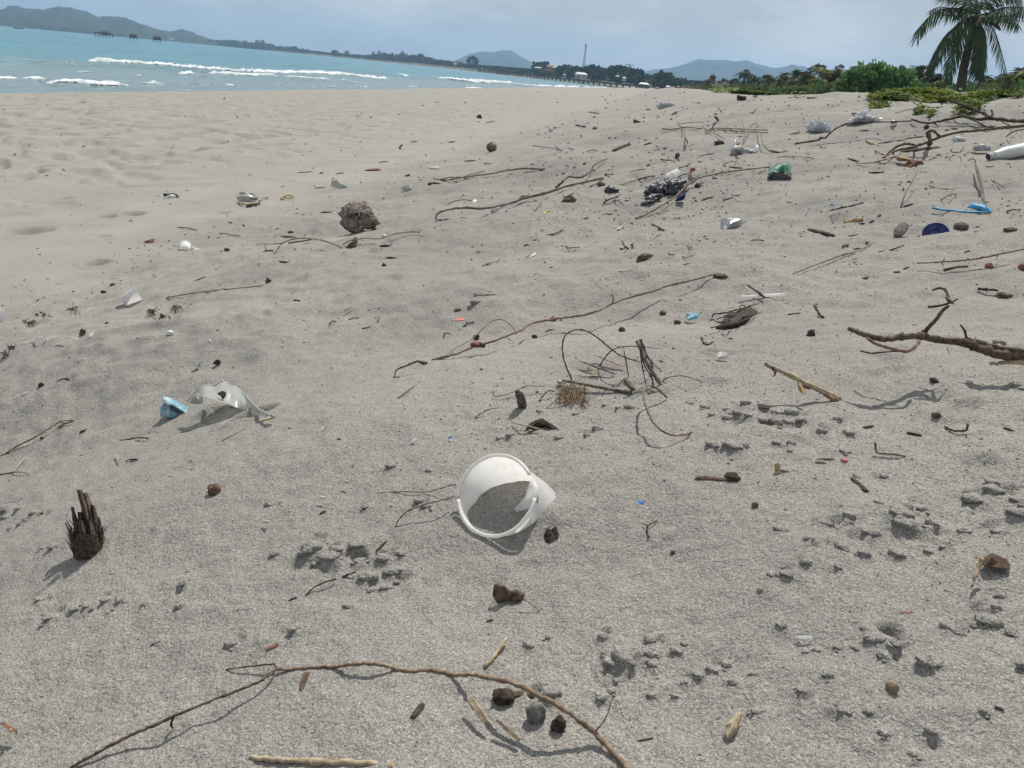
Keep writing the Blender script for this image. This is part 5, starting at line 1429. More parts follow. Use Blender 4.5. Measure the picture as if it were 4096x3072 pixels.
flat('foil_scrap', 'bright crumpled white scrap in front of the crushed clear container', 'scrap', 'C0', [(1760, 1060, .6), (1800, 1050, 1.4), (1830, 1065, 1.2), (1850, 1085, 1.4), (1835, 1105, .5), (1785, 1095, .3)], 'white', 143, bulge=.004)
chunk('wood_chip', 'yellow splintered wood chip at the right tip of the crushed clear container', 'wood chip', 'C1', 20, 1165, 172, 1128, 26, 'leaf_yellow', 144, h=14)
def blue_cloth():
    b, s = on('C0', 1500, 1120)
    t_ = thing('cloth_rag', 'frayed pale blue cloth half buried and standing in a fold', 'cloth', b)
    for nm, P, mt, bu in (('cloth_fold', [(1405, 945, .02), (1440, 950, .03), (1520, 985, .03), (1600, 1035, .025), (1700, 1132, .01), (1640, 1120, -.004), (1580, 1070, -.002), (1500, 1020, .0), (1430, 1010, .0)], 'cloth_blue', .006),
                      ('cloth_fold', [(1385, 1120, -.006), (1385, 1040, .004), (1420, 1000, .012), (1430, 960, .016), (1470, 1010, .01), (1475, 1070, .0), (1460, 1122, -.01)], 'cloth_blue', -.008),
                      ('cloth_fold', [(1455, 1125, -.008), (1470, 1060, .01), (1500, 1070, .014), (1540, 1110, .0), (1500, 1125, -.01)], 'cloth_blue', .004),
                      ('cloth_fold', [(1425, 1010, .03), (1500, 1005, .03), (1580, 1050, .025), (1640, 1122, .02), (1560, 1128, .012), (1440, 1124, .012), (1420, 1060, .02)], 'cloth_blue', -.006),
                      ('white_hem', [(1530, 990, .03), (1580, 1015, .03), (1640, 1070, .022), (1705, 1134, .008), (1660, 1122, .0), (1600, 1062, .012), (1550, 1020, .02)], 'film', .003)):
        mb = MB(); flat_mesh(mb, [stand(b, 'C0', x, y, d) for x, y, d in P], .0015, 3, bu); mb.build(nm, M[mt], t_)
    mb = MB(); r_ = random.Random(2)
    for j in range(40):
        x, y = r_.uniform(1390, 1480), r_.uniform(950, 1110)
        p = stand(b, 'C0', x, y, r_.uniform(-.01, .012)); q = stand(b, 'C0', x + r_.uniform(-30, 20), y + r_.uniform(-20, 25), r_.uniform(-.012, .01))
        mb.tube([p, q], [.0004, .0002], 3)
    o = mb.build('loose_threads', M['cloth_blue'], t_); o['kind'] = 'stuff'
blue_cloth()

# small plastics at the left
def spoon():
    b, s = on('C0', 240, 510)
    t_ = thing('plastic_spoon', 'white plastic spoon with a bent handle at the left', 'spoon', b)
    mb = MB(); flat_mesh(mb, [on('C0', x, y, h)[0] + Vector((0, 0, .004)) for x, y, h in [(178, 515, .002), (200, 492, .006), (240, 482, .010), (272, 490, .010), (258, 512, .004), (225, 523, .001)]], .0015, 2, -.004); mb.build('bowl', M['white'], t_)
    mb = MB(); add_twig(mb, [('C0', 270, 498, .6), ('C0', 310, 460, 2.2), ('C0', 345, 440, 3), ('C0', 385, 450, 2.4), ('C0', 405, 464, 1.2), ('C0', 470, 446, .5), ('C0', 532, 430, .4)], 17, 13, 2, knot=.04); mb.build('handle', M['white'], t_)
spoon()
straw('drinking_straw', 'thin white bent straw right of the plastic spoon', [('C0', 430, 528, .1), ('C0', 520, 492, .3), ('C0', 640, 452, .6), ('C0', 690, 456, .5)], 13, 'white', 150)
straw('drinking_straw', 'very short white straw stub, upper of two near the dark leaf at the left', [('C0', 765, 428, .1), ('C0', 802, 402, .2)], 11, 'white', 151)
straw('drinking_straw', 'very short white straw stub, lower of two near the dark leaf at the left', [('C0', 768, 440, .1), ('C0', 806, 418, .2)], 13, 'white', 152)
lump('bottle_cap', 'black hollow cap on the sand left of the ribbed cup', 'bottle cap', 'C0', 895, 68, 46, 34, 'black', 153)
upright('dry_leaf', 'dark curled leaf right of the plastic spoon', 'leaf', 'C0', (712, 415), [(680, 410, 0), (690, 380, 1), (730, 376, 2), (745, 392, 1), (725, 408, 0), (695, 418, -1)], 'wood_dark', 154)
def bottle_cap():
    b, s = on('C0', 1470, 410)
    lump('bottle_cap', 'white bottle cap lying on its side in the left part of the slope', 'bottle cap', 'C0', 1472, 412, 60, 48, 'bottle', 155, rough=.12, sub=3)
bottle_cap()
upright('cup_shard', 'small clear plastic cap below the white bottle cap', 'cap', 'C0', (1710, 680), [(1680, 660, 0), (1685, 632, 1), (1720, 640, 2), (1738, 660, 1), (1728, 690, 0), (1700, 675, -1)], 'clear', 156)
upright('dry_leaf', 'dark ragged leaf scrap right of the small clear cap', 'leaf', 'C0', (1880, 668), [(1838, 660, 0), (1870, 648, .6), (1905, 638, 1), (1912, 652, .5), (1885, 670, 0), (1860, 665, -.5)], 'wood_dark', 157)
flat('plastic_sliver', 'white narrow plastic sliver at the left edge above the long thin stem', 'scrap', 'C0', [(126, 958, .2), (160, 938, .5), (185, 932, .5), (180, 945, .3), (150, 958, .1)], 'white', 158)
flat('plastic_sliver', 'second white sliver touching the first one at the left edge', 'scrap', 'C0', [(190, 928, .2), (240, 908, .5), (250, 914, .4), (205, 934, .2)], 'film', 159)
twig('dry_stalk', 'long thin tan stem from the left edge with a frayed head', 'twig', [('C0', -40, 1490), ('C0', 20, 1462, .3), ('C0', 130, 1388, .8), ('C0', 290, 1308, 1), ('C0', 400, 1240, 1), ('C0', 525, 1165, .7), ('C0', 640, 1157, .3)], 13, 12, 'root_tan', 160, extra=[('side_shoot', [('C0', 525, 1166, .7), ('C0', 570, 1180, .3), ('C0', 640, 1162, .2)], 20, 10), ('side_shoot', [('C0', 510, 1215, .1), ('C0', 560, 1185, .6), ('C0', 620, 1168, .6)], 12, 10, 'wood_brown')])
twig('curved_stem', 'curved tan stem at the left edge under the long thin stem', 'twig', [('C0', -30, 1652), ('C0', 40, 1622, .4), ('C0', 100, 1604, .5), ('C0', 180, 1602, .5), ('C0', 258, 1620, .1)], 15, 8, 'root_tan', 161, extra=[('side_shoot', [('C0', 120, 1602, .4), ('C0', 160, 1545, .6), ('C0', 215, 1480, .5)], 12, 15, 'wood_pale')])
twig('dark_twig', 'thin dark twig lying level in the left half, above the stump', 'twig', [('C0', 1040, 1335), ('C0', 1150, 1312, .2), ('C0', 1200, 1304, .3), ('C0', 1285, 1310, .1)], 10, 14, 'wood_brown', 162)
twig('dark_twig', 'short dark twig below the white slivers at the left', 'twig', [('C0', 498, 836), ('C0', 550, 818, .2), ('C0', 606, 814, .1)], 12, 14, 'wood_dark', 163)
twig('thin_twig', 'orange thin twig below the crushed container', 'twig', [('C0', 1915, 1336), ('C0', 2010, 1282, .2), ('C0', 2115, 1225, .2)], 9, 7, 'root_tan', 164)
twig('dry_stalk', 'long straight dry stem on the left slope beside the ribbed cup', 'twig', [('C0', 1438, 95), ('C0', 1600, 66, .4), ('C0', 1800, 40, .6), ('C0', 2000, 18, .6), ('B1', 10, 1655, .4), ('B1', 60, 1642, .1)], 10, 8, 'root_tan', 165)
flat('shell_chip', 'white triangular chip at the lower left of the slope', 'shell chip', 'C0', [(556, 1498, .1), (575, 1483, .4), (592, 1498, .1)], 'shell', 166)
flat('wood_splinter', 'cream flat splinter right of the white triangular chip', 'splinter', 'C0', [(995, 1465, .2), (1008, 1458, .2), (1042, 1500, .2), (1028, 1506, .1)], 'wood_pale', 167)
twig('dark_twig', 'dark twig right of the cream flat splinter', 'twig', [('C0', 1090, 1482), ('C0', 1140, 1492, .2), ('C0', 1195, 1500, .1)], 10, 18, 'wood_dark', 168)
upright('bark_flake', 'ragged dark bark flake under the frayed head of the long thin stem', 'bark', 'C0', (712, 1270), [(685, 1268, 0), (692, 1245, .5), (748, 1228, 1), (742, 1252, .5), (712, 1280, 0)], 'wood_dark', 169)
lump('seed_pod', 'small black pod left of the ragged dark bark flake', 'seed pod', 'C0', 366, 1330, 32, 30, 'wood_dark', 170)
for i, (x, y, w, h, lab) in enumerate([(255, 310, 130, 50, 'dark dry weed scattered near the cup at the left edge'), (370, 250, 170, 50, 'dry weed strands between the cup at the left edge and the ribbed cup'), (625, 195, 90, 40, 'thin dark weed wisps left of the ribbed cup'), (1325, 210, 110, 50, 'dry weed tangle below the mouth of the ribbed cup'), (1400, 262, 110, 50, 'dark weed tangle beside the straight dry stem'), (1520, 185, 100, 50, 'weed bits with a pale chip under the straight dry stem'), (45, 590, 110, 110, 'dark weed heap at the left edge below the plastic spoon'), (100, 530, 80, 60, 'weed wisp standing at the left edge by the plastic spoon')]):
    b, s = on('C0', x, y); r_ = random.Random(i)
    mb = MB()
    for j in range(30):
        px_ = x + r_.gauss(0, w * .2); py_ = y + r_.gauss(0, h * .2)
        a, _ = on('C0', px_, py_, r_.uniform(0, .006)); c, _ = on('C0', px_ + r_.uniform(-26, 26), py_ - r_.uniform(-8, 16), r_.uniform(0, .014)); 
        mb.tube([a, a.lerp(c, .5) + Vector((r_.uniform(-.004, .004), 0, r_.uniform(0, .006))), c], [r_.uniform(1.5, 4) * s] * 3, 4)
    tag(mb.build('dry_weed', M['seaweed']), lab, 'weed', 'dry weed tangles at the left')
upright('bark_flake', 'orange bark scrap in the left part of the slope, right of the dark leaf', 'bark', 'C0', (920, 340), [(895, 338, 0), (905, 310, .6), (930, 305, .8), (955, 315, .6), (925, 335, 0)], 'leaf_red', 180)
upright('dark_flake', 'purplish dark flake left of the blue cloth', 'flake', 'C0', (350, 852), [(325, 855, 0), (335, 830, .6), (375, 845, .5), (390, 855, 0), (350, 862, -.4)], 'wood_dark', 181)
flat('plastic_strip', 'pink red plastic strip pressed in the sand above the long tan root', 'plastic flake', 'C1', [(1718, 284, .1), (1775, 275, .2), (1800, 282, .2), (1795, 296, .1), (1720, 300, .1)], 'red', 182)
flat('plastic_sliver', 'dark blue plastic splinter up left of the cup', 'plastic flake', 'C1', [(1655, 1326, .1), (1672, 1308, .4), (1695, 1302, .4), (1682, 1318, .1)], 'bright_blue', 183)
flat('shell_chip', 'white chip left of the dark blue splinter', 'shell chip', 'C1', [(1338, 1352, .1), (1360, 1328, .5), (1390, 1325, .5), (1370, 1350, .1)], 'white', 184)
flat('shell_chip', 'white folded chip on bare sand right of the crushed container', 'shell chip', 'C1', [(568, 1228, .4), (580, 1218, .5), (610, 1222, .4), (600, 1242, .1), (574, 1252, .1)], 'shell', 185)
twig('hooked_twig', 'dark hooked twig above the forked twig', 'twig', [('C1', 1620, 430), ('C1', 1632, 405, .6), ('C1', 1655, 402, .6), ('C1', 1678, 408, .2)], 12, 8, 'wood_dark', 186)
lump('bark_crumb', 'dark bark crumb above the pink red strip', 'bark', 'C1', 1745, 212, 62, 30, 'leaf_brown', 187, ridge=.3)
twig('dark_twig', 'dark forked twig bit below the pink red strip', 'twig', [('C1', 1788, 345), ('C1', 1830, 318, .3), ('C1', 1885, 305, .2)], 14, 12, 'wood_dark', 188, extra=[('side_shoot', [('C1', 1825, 318, .3), ('C1', 1812, 298, .6)], 10, 7)])
chunk('wood_chip', 'small dark block with a white chip above it on the left slope', 'wood chip', 'C1', 330, 128, 376, 128, 28, 'wood_dark', 189)
straw('drinking_straw', 'short cream straw piece on the upper slope, below the husk', [('C1', 765, 208, .1), ('C1', 830, 178, .3)], 11, 'wood_pale', 190)
for x0, y0, x1, y1, lab in ((632, 310, 686, 292, 'small brown twig bit, leftmost of three under the cream straw piece'), (800, 292, 888, 255, 'small brown twig bit, middle of three under the cream straw piece'), (918, 368, 990, 348, 'small brown twig bit, lowest of three under the cream straw piece')):
    twig('twig_bit', lab, 'twig', [('C1', x0, y0), ('C1', (x0 + x1) / 2, (y0 + y1) / 2 - 4, .3), ('C1', x1, y1)], 11, 9, 'wood_brown', x0)
twig('twig_bit', 'upright brown twig bit right of the cream straw piece', 'twig', [('C1', 1050, 310), ('C1', 1064, 264, .8)], 12, 9, 'wood_brown', 191)

M['husk_skin'] = mat_simple('husk_skin', (0.115, 0.093, 0.077), (0.30, 0.252, 0.21), scale=60, rough=.95, bump=.8, dist=.006)
# the beach flat: husk, coconut and so on
def big_husk():
    b, s = on('B1', 870, 1200)
    t_ = thing('coconut_husk', 'large weathered coconut husk with shredded fibres on the beach flat', 'coconut husk', b)
    R, A_ = view_frame(b); rot = Matrix((R, A_, Vector((0, 0, 1)))).transposed()
    w_, h_ = 255 * s, 235 * s
    c = b + A_ * w_ * .42 + Vector((0, 0, h_ * .43))
    mb = MB(); lump_mesh(mb, c, (w_ * .54, w_ * .45, h_ * .5), 7, 4, .6, 1.2, rot, .16); mb.build('husk_body', M['husk_skin'], t_, smooth=False)
    r_ = random.Random(4)
    for j in range(72):
        x = r_.uniform(-.44, .40); q = r_.uniform(.3, 1.1)
        P = []
        x1 = x + r_.uniform(.12, .3); L = r_.uniform(.35, .75)
        for k in range(6):
            u = k / 5
            an = math.radians(15 + 75 * (q + (u - .5) * L * .7))
            xx = x + (x1 - x) * u
            rr = math.sqrt(max(.05, 1 - (xx * 2) ** 2 * .8))
            P.append(c + R * (xx * w_) - A_ * (math.cos(an) * w_ * .50 * rr) + Vector((0, 0, 1)) * (math.sin(an) * h_ * .56 * rr + r_.uniform(-.006, .016)))
        mb = MB(); wd = r_.uniform(6, 12) * s
        mb.tube(P, [wd * .5, wd, wd * 1.1, wd, wd * .8, wd * .3], 5, jit=.3, rnd=r_, flat=.5); mb.build('fibre_strip', M['fibre_grey'], t_, smooth=False)
    mb = MB()
    for j in range(60):
        a = stand(b, 'B1', r_.uniform(985, 1010), r_.uniform(1035, 1080), .05 + r_.uniform(-.02, .02)); 
        e = stand(b, 'B1', r_.uniform(990, 1040), r_.uniform(1100, 1195), .03 + r_.uniform(-.03, .03)); m_ = a.lerp(e, .4) + R * r_.uniform(0, .012)
        mb.tube([a, m_, e], [.0022, .0018, .0009], 3)
    for j in range(40):
        x = r_.uniform(760, 960); a = stand(b, 'B1', x, 985 + abs(x - 840) * .3, .06); e = stand(b, 'B1', x + r_.uniform(-30, 30), 950 + abs(x - 840) * .3 + r_.uniform(-20, 12), .06 + r_.uniform(-.03, .03))
        mb.tube([a, e], [.002, .0008], 3)
    o = mb.build('loose_fibres', M['fibre'], t_); o['kind'] = 'stuff'
big_husk()
def whole_coconut():
    b, s = on('B1', 2033, 492)
    t_ = thing('coconut', 'whole green and pinkish coconut lying on the beach flat', 'coconut', b)
    mb = MB(); R, A_ = view_frame(b)
    c = b + Vector((0, 0, 40 * s)) + A_ * 40 * s
    lump_mesh(mb, c, (46 * s, 46 * s, 43 * s), 3, 3, .10, 1.1); mb.build('shell', M['coconut'], t_)
    mb = MB(); lump_mesh(mb, c + Vector((0, 0, 34 * s)), (22 * s, 22 * s, 9 * s), 5, 2, .3); mb.build('stem_cap', M['leaf_red'], t_)
whole_coconut()
lump('coconut_husk', 'smaller brown coconut husk far up the flat beyond the whole coconut', 'coconut husk', 'B1', 1928, 202, 42, 38, 'wood_dark', 200, sub=3, ridge=.3)
chunk('driftwood_log', 'short dark log right of the smaller far husk', 'driftwood', 'B1', 1990, 242, 2054, 230, 16, 'wood_dark', 201)
flat('paper_scrap', 'white and black crumpled wrapper far out on the flat beach', 'scrap', 'B1', [(768, 290, 1), (795, 275, 4), (822, 270, 5), (824, 288, 1)], 'film', 202, bulge=.01)
chunk('plastic_block', 'pinkish plastic block on the flat near the whole coconut', 'plastic block', 'B1', 1240, 458, 1262, 436, 24, 'red', 203, h1=5)
flat('paper_scrap', 'white paper scrap on the flat below the whole coconut', 'scrap', 'B1', [(1480, 628, .5), (1525, 616, 1.5), (1575, 618, 1.5), (1578, 634, .5), (1520, 636, .3)], 'film', 204, bulge=.006)
flat('paper_scrap', 'tiny white scrap on the far flat near the smaller husk', 'scrap', 'B1', [(1525, 158, .5), (1545, 152, 2), (1565, 160, 2), (1545, 166, .5)], 'film', 205, bulge=.01)
def crumple(name, label, cat, tile, x, y, w, h, mat, seed, deep=.7, ridge=.5, sub=4, rough=.4, smooth=True, sink=.25, tilt=0.0, fq=1.5):
    return lump(name, label, cat, tile, x, y, w, h, mat, seed, sub=sub, rough=rough, deep=deep, sink=sink, ridge=ridge, smooth=smooth, tilt=tilt, fq=fq)
crumple('clear_cup', 'crumpled clear plastic cup on the flat right of the faint film', 'cup', 'B1', 1305, 832, 80, 68, 'clear', 206, ridge=.25)
upright('clear_film', 'faint clear film standing on the flat above the big husk', 'plastic film', 'B1', (720, 806), [(645, 790, 0), (652, 735, 2), (685, 725, 3), (715, 755, 3), (785, 775, 2), (795, 800, 0), (720, 806, -2)], 'clear', 207, bulge=.02)
upright('clear_container', 'flattened clear container with sticks on it, on the flat left of the big husk', 'container', 'B0', (2130, 925), [(2040, 880, 2), (2060, 845, 6), (2130, 838, 8), (2212, 860, 8), (2250, 900, 4), (2180, 920, 0), (2060, 915, 0)], 'clear', 208, bulge=.03)
twig('pale_stick', 'forked pale and dark stick over the flattened clear container', 'stick', [('B0', 2055, 935, .5), ('B0', 2120, 948, 1.5), ('B0', 2212, 938, 2), ('B1', 40, 895, 2), ('B1', 105, 888, .5)], 14, 16, 'wood_pale', 209, extra=[('side_shoot', [('B0', 2130, 970, .3), ('B0', 2190, 955, 1), ('B1', 30, 945, 1)], 22, 16, 'wood_dark'), ('side_shoot', [('B0', 2120, 880, 2), ('B0', 2180, 900, 2.5), ('B1', 10, 905, 2)], 10, 12, 'wood_dark')])
twig('leaf_stalk', 'yellowish dry stalk right of the flattened clear container', 'stalk', [('B1', 215, 905, .3), ('B1', 240, 880, 1.5), ('B1', 285, 870, 2), ('B1', 325, 880, .5)], 16, 10, 'leaf_yellow', 210, extra=[('side_shoot', [('B1', 240, 885, 1), ('B1', 270, 890, 1.5), ('B1', 320, 882, .5)], 12, 8)])
def broken_frame():
    t_ = thing('broken_sunglasses', 'broken black sunglasses arching out of the flat beach at the left', 'sunglasses', on('B0', 1480, 890)[0])
    b = on('B0', 1480, 890)[0]
    mb = MB(); P = catmull([stand(b, 'B0', x, y, d) for x, y, d in [(1420, 862, 0), (1450, 858, .03), (1490, 852, .05), (1525, 862, .05), (1540, 880, .02), (1548, 902, 0)]], 5); mb.tube(P, [.012 - .006 * math.sin(i / (len(P) - 1) * 3.1) for i in range(len(P))], 6); mb.build('frame_bar', M['black'], t_)
    mb = MB(); flat_mesh(mb, [stand(b, 'B0', x, y, d) for x, y, d in [(1515, 878, .01), (1542, 868, .02), (1550, 890, .0), (1535, 902, 0)]], .006, 1); mb.build('hinge', M['black'], t_)
    mb = MB(); flat_mesh(mb, [stand(b, 'B0', x, y, d) for x, y, d in [(1418, 872, 0), (1425, 855, .01), (1440, 862, .02), (1435, 878, 0)]], .006, 1); mb.build('hinge', M['black'], t_)
    mb = MB(); flat_mesh(mb, [stand(b, 'B0', x, y, d) for x, y, d in [(1435, 868, .0), (1480, 858, .04), (1525, 870, .04), (1500, 890, 0), (1465, 888, 0)]], .002, 1, .01); mb.build('lens', M['film'], t_)
broken_frame()
twig('thin_twig', 'thin dry twig on the flat, first above the torn white cup', 'twig', [('B0', 1535, 1145), ('B0', 1620, 1150, .8), ('B0', 1702, 1172)], 8, 7, 'wood_brown', 211)
twig('thin_twig', 'thin bowed twig on the flat, right of the torn white cup', 'twig', [('B0', 1895, 1202), ('B0', 1940, 1196, .8), ('B0', 2000, 1210, .8), ('B0', 2075, 1226)], 8, 7, 'wood_brown', 212)
lump('stone', 'brown round nut right of the torn white cup on the flat', 'nut', 'B0', 1962, 1356, 52, 36, 'leaf_brown', 213)
upright('dry_leaf', 'rusty dry leaf on the flat left of the torn white cup', 'leaf', 'B0', (1290, 1280), [(1238, 1272, 0), (1270, 1260, 1), (1300, 1245, 3), (1340, 1242, 4), (1330, 1270, 1), (1290, 1284, -1)], 'leaf_red', 214)
chunk('driftwood_piece', 'short brown stick with a knob on the slope below the torn cup', 'stick', 'B0', 1665, 1612, 1782, 1588, 22, 'wood_brown', 215)
upright('dry_leaf', 'brown crumpled leaf left of the ribbed cup, upper', 'leaf', 'B0', (970, 1650), [(945, 1648, 0), (955, 1630, 1), (985, 1628, 2), (1000, 1640, 1), (980, 1655, 0)], 'leaf_red', 216)
upright('dry_leaf', 'dark three cornered curled leaf below the big coconut husk', 'leaf', 'B1', (820, 1320), [(775, 1322, 0), (810, 1275, 2), (832, 1285, 1), (835, 1240, 2), (868, 1222, 3), (880, 1260, 2), (868, 1298, 0), (830, 1312, -1)], 'leaf_brown', 217, bulge=.008)
twig('thin_twig', 'thin twig bowing from the left to the three cornered leaf', 'twig', [('B1', 155, 1372), ('B1', 190, 1330, .8), ('B1', 240, 1276, 2.5), ('B1', 370, 1240, 4), ('B1', 520, 1250, 4), ('B1', 640, 1280, 3), ('B1', 750, 1325, .3)], 12, 9, 'root_tan', 218, extra=[('side_shoot', [('B1', 235, 1285, 2.4), ('B1', 120, 1290, 1.5), ('B1', 10, 1284, .5)], 8, 6), ('side_shoot', [('B1', 275, 1284, .6), ('B1', 370, 1270, 1), ('B1', 480, 1250, 1.2)], 12, 14, 'wood_brown')])
twig('thin_twig', 'long thin twig running right from the three cornered leaf', 'twig', [('B1', 750, 1322), ('B1', 800, 1266, 2.5), ('B1', 860, 1250, 2.8), ('B1', 930, 1240, 2.5), ('B1', 1080, 1244, 1.5), ('B1', 1200, 1202, 1.5), ('B1', 1330, 1185, 1), ('B1', 1415, 1186, .2)], 9, 8, 'root_tan', 219, extra=[('side_shoot', [('B1', 1150, 1270, .3), ('B1', 1260, 1232, .8), ('B1', 1350, 1214, .8), ('B1', 1455, 1220, .2)], 7, 5)])
lump('shell', 'white knobby shell at the twig right of the big husk', 'shell', 'B1', 1105, 1216, 42, 34, 'shell', 220)
flat('shell', 'white oval shell right of the big husk', 'shell', 'B1', [(1355, 1150, .3), (1372, 1142, .8), (1392, 1146, .6), (1372, 1154, .2)], 'shell', 221)
flat('dry_leaf', 'flat dark leaf blade on the slope below the husk twigs', 'leaf', 'B1', [(1105, 1420, .2), (1140, 1404, .9), (1180, 1406, .9), (1225, 1418, .2), (1160, 1424, .2)], 'wood_dark', 222, bulge=.004)
upright('dark_flake', 'black pointed flake at the left end of the straight dry stem', 'flake', 'B1', (108, 1616), [(82, 1618, 0), (92, 1580, 1), (110, 1598, 1), (140, 1614, 0), (110, 1622, -1)], 'wood_dark', 223)
upright('bark_crumb', 'dark two horned bark bit below the flat dark leaf blade', 'bark', 'B1', (1103, 1475), [(1085, 1472, 0), (1098, 1455, 1), (1128, 1470, 0), (1105, 1478, -.5)], 'wood_dark', 224)
twig('pale_stick', 'pale stick with a dark bead near the middle top', 'stick', [('B1', 1950, 1482, .2), ('B1', 1995, 1464, .8), ('B1', 2050, 1445, 1), ('B1', 2112, 1418, .8)], 10, 13, 'wood_pale', 225)
lump('seed', 'dark bead stuck on the pale stick near the middle top', 'seed', 'B1', 1997, 1480, 26, 30, 'leaf_brown', 226)
twig('washed_root', 'thick pale root hooking down at its left end and rising to the right', 'root',
     [('B1', 1705, 1082, .2), ('B1', 1600, 1082, .3), ('B1', 1558, 1076, .8), ('B1', 1558, 1045, 2.5), ('B1', 1600, 1012, 4), ('B1', 1680, 990, 4.5), ('B1', 1800, 981, 4), ('B1', 1960, 985, 3), ('B1', 2100, 962, 2.5), ('B1', 2212, 935, 2), ('B2', 120, 892, 2), ('B2', 300, 850, 2), ('B2', 480, 790, 2), ('B2', 640, 755, 2), ('B2', 780, 726, 1)], 14, 22, 'wood_grey', 227)
straw('plastic_tube', 'white tube lying under the thick pale root', [('B1', 2035, 1020, .5), ('B1', 2100, 990, 1), ('B1', 2175, 960, 1.2)], 24, 'film', 228)
upright('bark_curl', 'reddish bark curl under the thick pale root', 'bark', 'B2', (95, 905), [(50, 910, 0), (75, 870, 2), (95, 862, 3), (128, 880, 2), (100, 912, 0)], 'leaf_red', 229)
twig('dark_twig', 'thin forked root stems up the flat right of the crumpled clear cup, long one', 'root', [('B1', 1530, 728), ('B1', 1640, 738, .8), ('B1', 1800, 712, 2), ('B1', 1900, 700, 2), ('B1', 2050, 680, 2), ('B1', 2180, 652, 2), ('B2', 0, 652, 2), ('B2', 100, 640, 2), ('B2', 280, 646, .3)], 9, 16, 'root_tan', 230, extra=[('side_shoot', [('B1', 1590, 735, .5), ('B1', 1700, 712, 2), ('B1', 1860, 722, .3)], 9, 8, 'wood_dark'), ('side_shoot', [('B1', 1800, 705, 2), ('B1', 1880, 680, 2), ('B1', 1970, 655, 1)], 7, 6)])
twig('dark_twig', 'dark gnarled twig under the forked root stems', 'twig', [('B1', 1488, 772), ('B1', 1530, 765, 1), ('B1', 1595, 768, .3)], 18, 10, 'wood_dark', 231)
twig('thin_twig', 'thin twig with a pale star shaped tip', 'twig', [('B1', 1650, 952), ('B1', 1700, 925, 1.5), ('B1', 1790, 906, 2), ('B1', 1870, 916, .8)], 8, 8, 'root_tan', 232)
flat('starfish_scrap', 'small pale pink star shaped scrap at the end of a thin twig', 'scrap', 'B1', [(1855, 925, .5), (1880, 912, 1), (1890, 895, 2), (1897, 912, 1), (1920, 910, 1), (1900, 922, .8), (1885, 938, .3), (1878, 925, .8)], 'shell', 233)
for i, (x, y, w, h, mt, lab) in enumerate([(1010, 655, 130, 30, 'leaf_red', 'reddish dry palm bits on the flat above the faint film'), (425, 670, 130, 14, 'leaf_red', 'flat reddish strip of dry leaf on the flat, left'), (725, 680, 80, 12, 'wood_dark', 'thin dark dry leaf on the flat above the faint film'), (565, 678, 36, 20, 'wood_dark', 'dark bit of wood left of the reddish palm bits'), (1100, 580, 80, 14, 'wood_dark', 'dark twig with clear film on the flat beyond the reddish palm bits'), (1365, 408, 60, 16, 'wood_dark', 'black weed bit on the flat left of the pinkish block, far'), (1690, 410, 60, 18, 'wood_dark', 'weed bits on the far flat left of the whole coconut'), (2000, 600, 70, 18, 'wood_dark', 'weed bits below the whole coconut'), (1850, 572, 100, 18, 'leaf_brown', 'dry yellowish leaf bits left below the whole coconut'), (1310, 705, 40, 26, 'wood_dark', 'dark upright bark bit left of the forked root stems'), (300, 1190, 50, 26, 'wood_dark', 'dark wood lump left of the big husk'), (605, 1022, 100, 20, 'wood_dark', 'dark weed strip left above the big husk'), (550, 805, 90, 14, 'wood_dark', 'dark twig left of the faint film'), (280, 1238, 130, 20, 'wood_brown', 'brown stick bits over the left end of the bowing twig'), (100, 1335, 100, 30, 'wood_dark', 'dark weed at the far left end of the bowing twig'), (1110, 1310, 100, 26, 'wood_dark', 'dark weed right of the three cornered leaf'), (240, 1452, 90, 24, 'leaf_brown', 'brown weed on the slope below the bowing twig'), (740, 1325, 0, 0, '', '')]):
    if not w: continue
    chunk('dry_debris', lab, 'debris', 'B1', x - w / 2, y + 3, x + w / 2, y - 3, h, mt, 240 + i, rough=.4, taper=(.3, .3), n=8)

# the littered slope in the middle distance
def black_bag():
    b, s = on('B2', 1290, 900)
    t_ = thing('black_bag', 'crumpled black plastic bag half buried on the slope', 'plastic bag', b)
    R, A_ = view_frame(b); rot = Matrix((R, A_, Vector((0, 0, 1)))).transposed()
    for nm, x, y, w, h, sd_, tl in (('bag_body', 1340, 850, 250, 150, 3, -.25), ('bag_fold', 1230, 880, 150, 130, 6, -.3), ('bag_fold', 1210, 930, 150, 60, 9, -.4), ('bag_fold', 1390, 830, 170, 60, 12, -.2), ('bag_tail', 1165, 965, 100, 30, 14, -.35)):
        p, s = on('B2', x, y)
        mb = MB(); lump_mesh(mb, p + Vector((0, 0, h * s * .25)) + A_ * w * s * .2, (w * s * .5, w * s * .42, h * s * .45), sd_, 4, .4, 1.4, rot @ Matrix.Rotation(tl, 3, 'Y'), .55)
        mb.build(nm, M['black_film'], t_)
    for P in ([(1160, 930, .01), (1150, 860, .06), (1165, 785, .1), (1215, 820, .1), (1250, 900, .06), (1215, 950, .01)],):
        mb = MB(); flat_mesh(mb, [stand(b, 'B2', x, y, d) for x, y, d in P], .001, 2, .03); mb.build('bag_flap', M['black_film'], t_)
black_bag()
cup_on_side('plastic_cup', 'ribbed white cup stuck behind the crumpled black bag', 'B2', (1360, 712), (1420, 670), 40, 34, 5)
flat('plastic_strip', 'white plastic strip at the top left of the crumpled black bag', 'scrap', 'B2', [(1220, 725, 3), (1265, 708, 5), (1315, 692, 6), (1320, 702, 5), (1270, 722, 4), (1225, 738, 3)], 'white', 261)
crumple('black_scrap', 'small black film scrap left of the crumpled black bag', 'plastic scrap', 'B2', 860, 845, 100, 60, 'black_film', 262, ridge=.6)
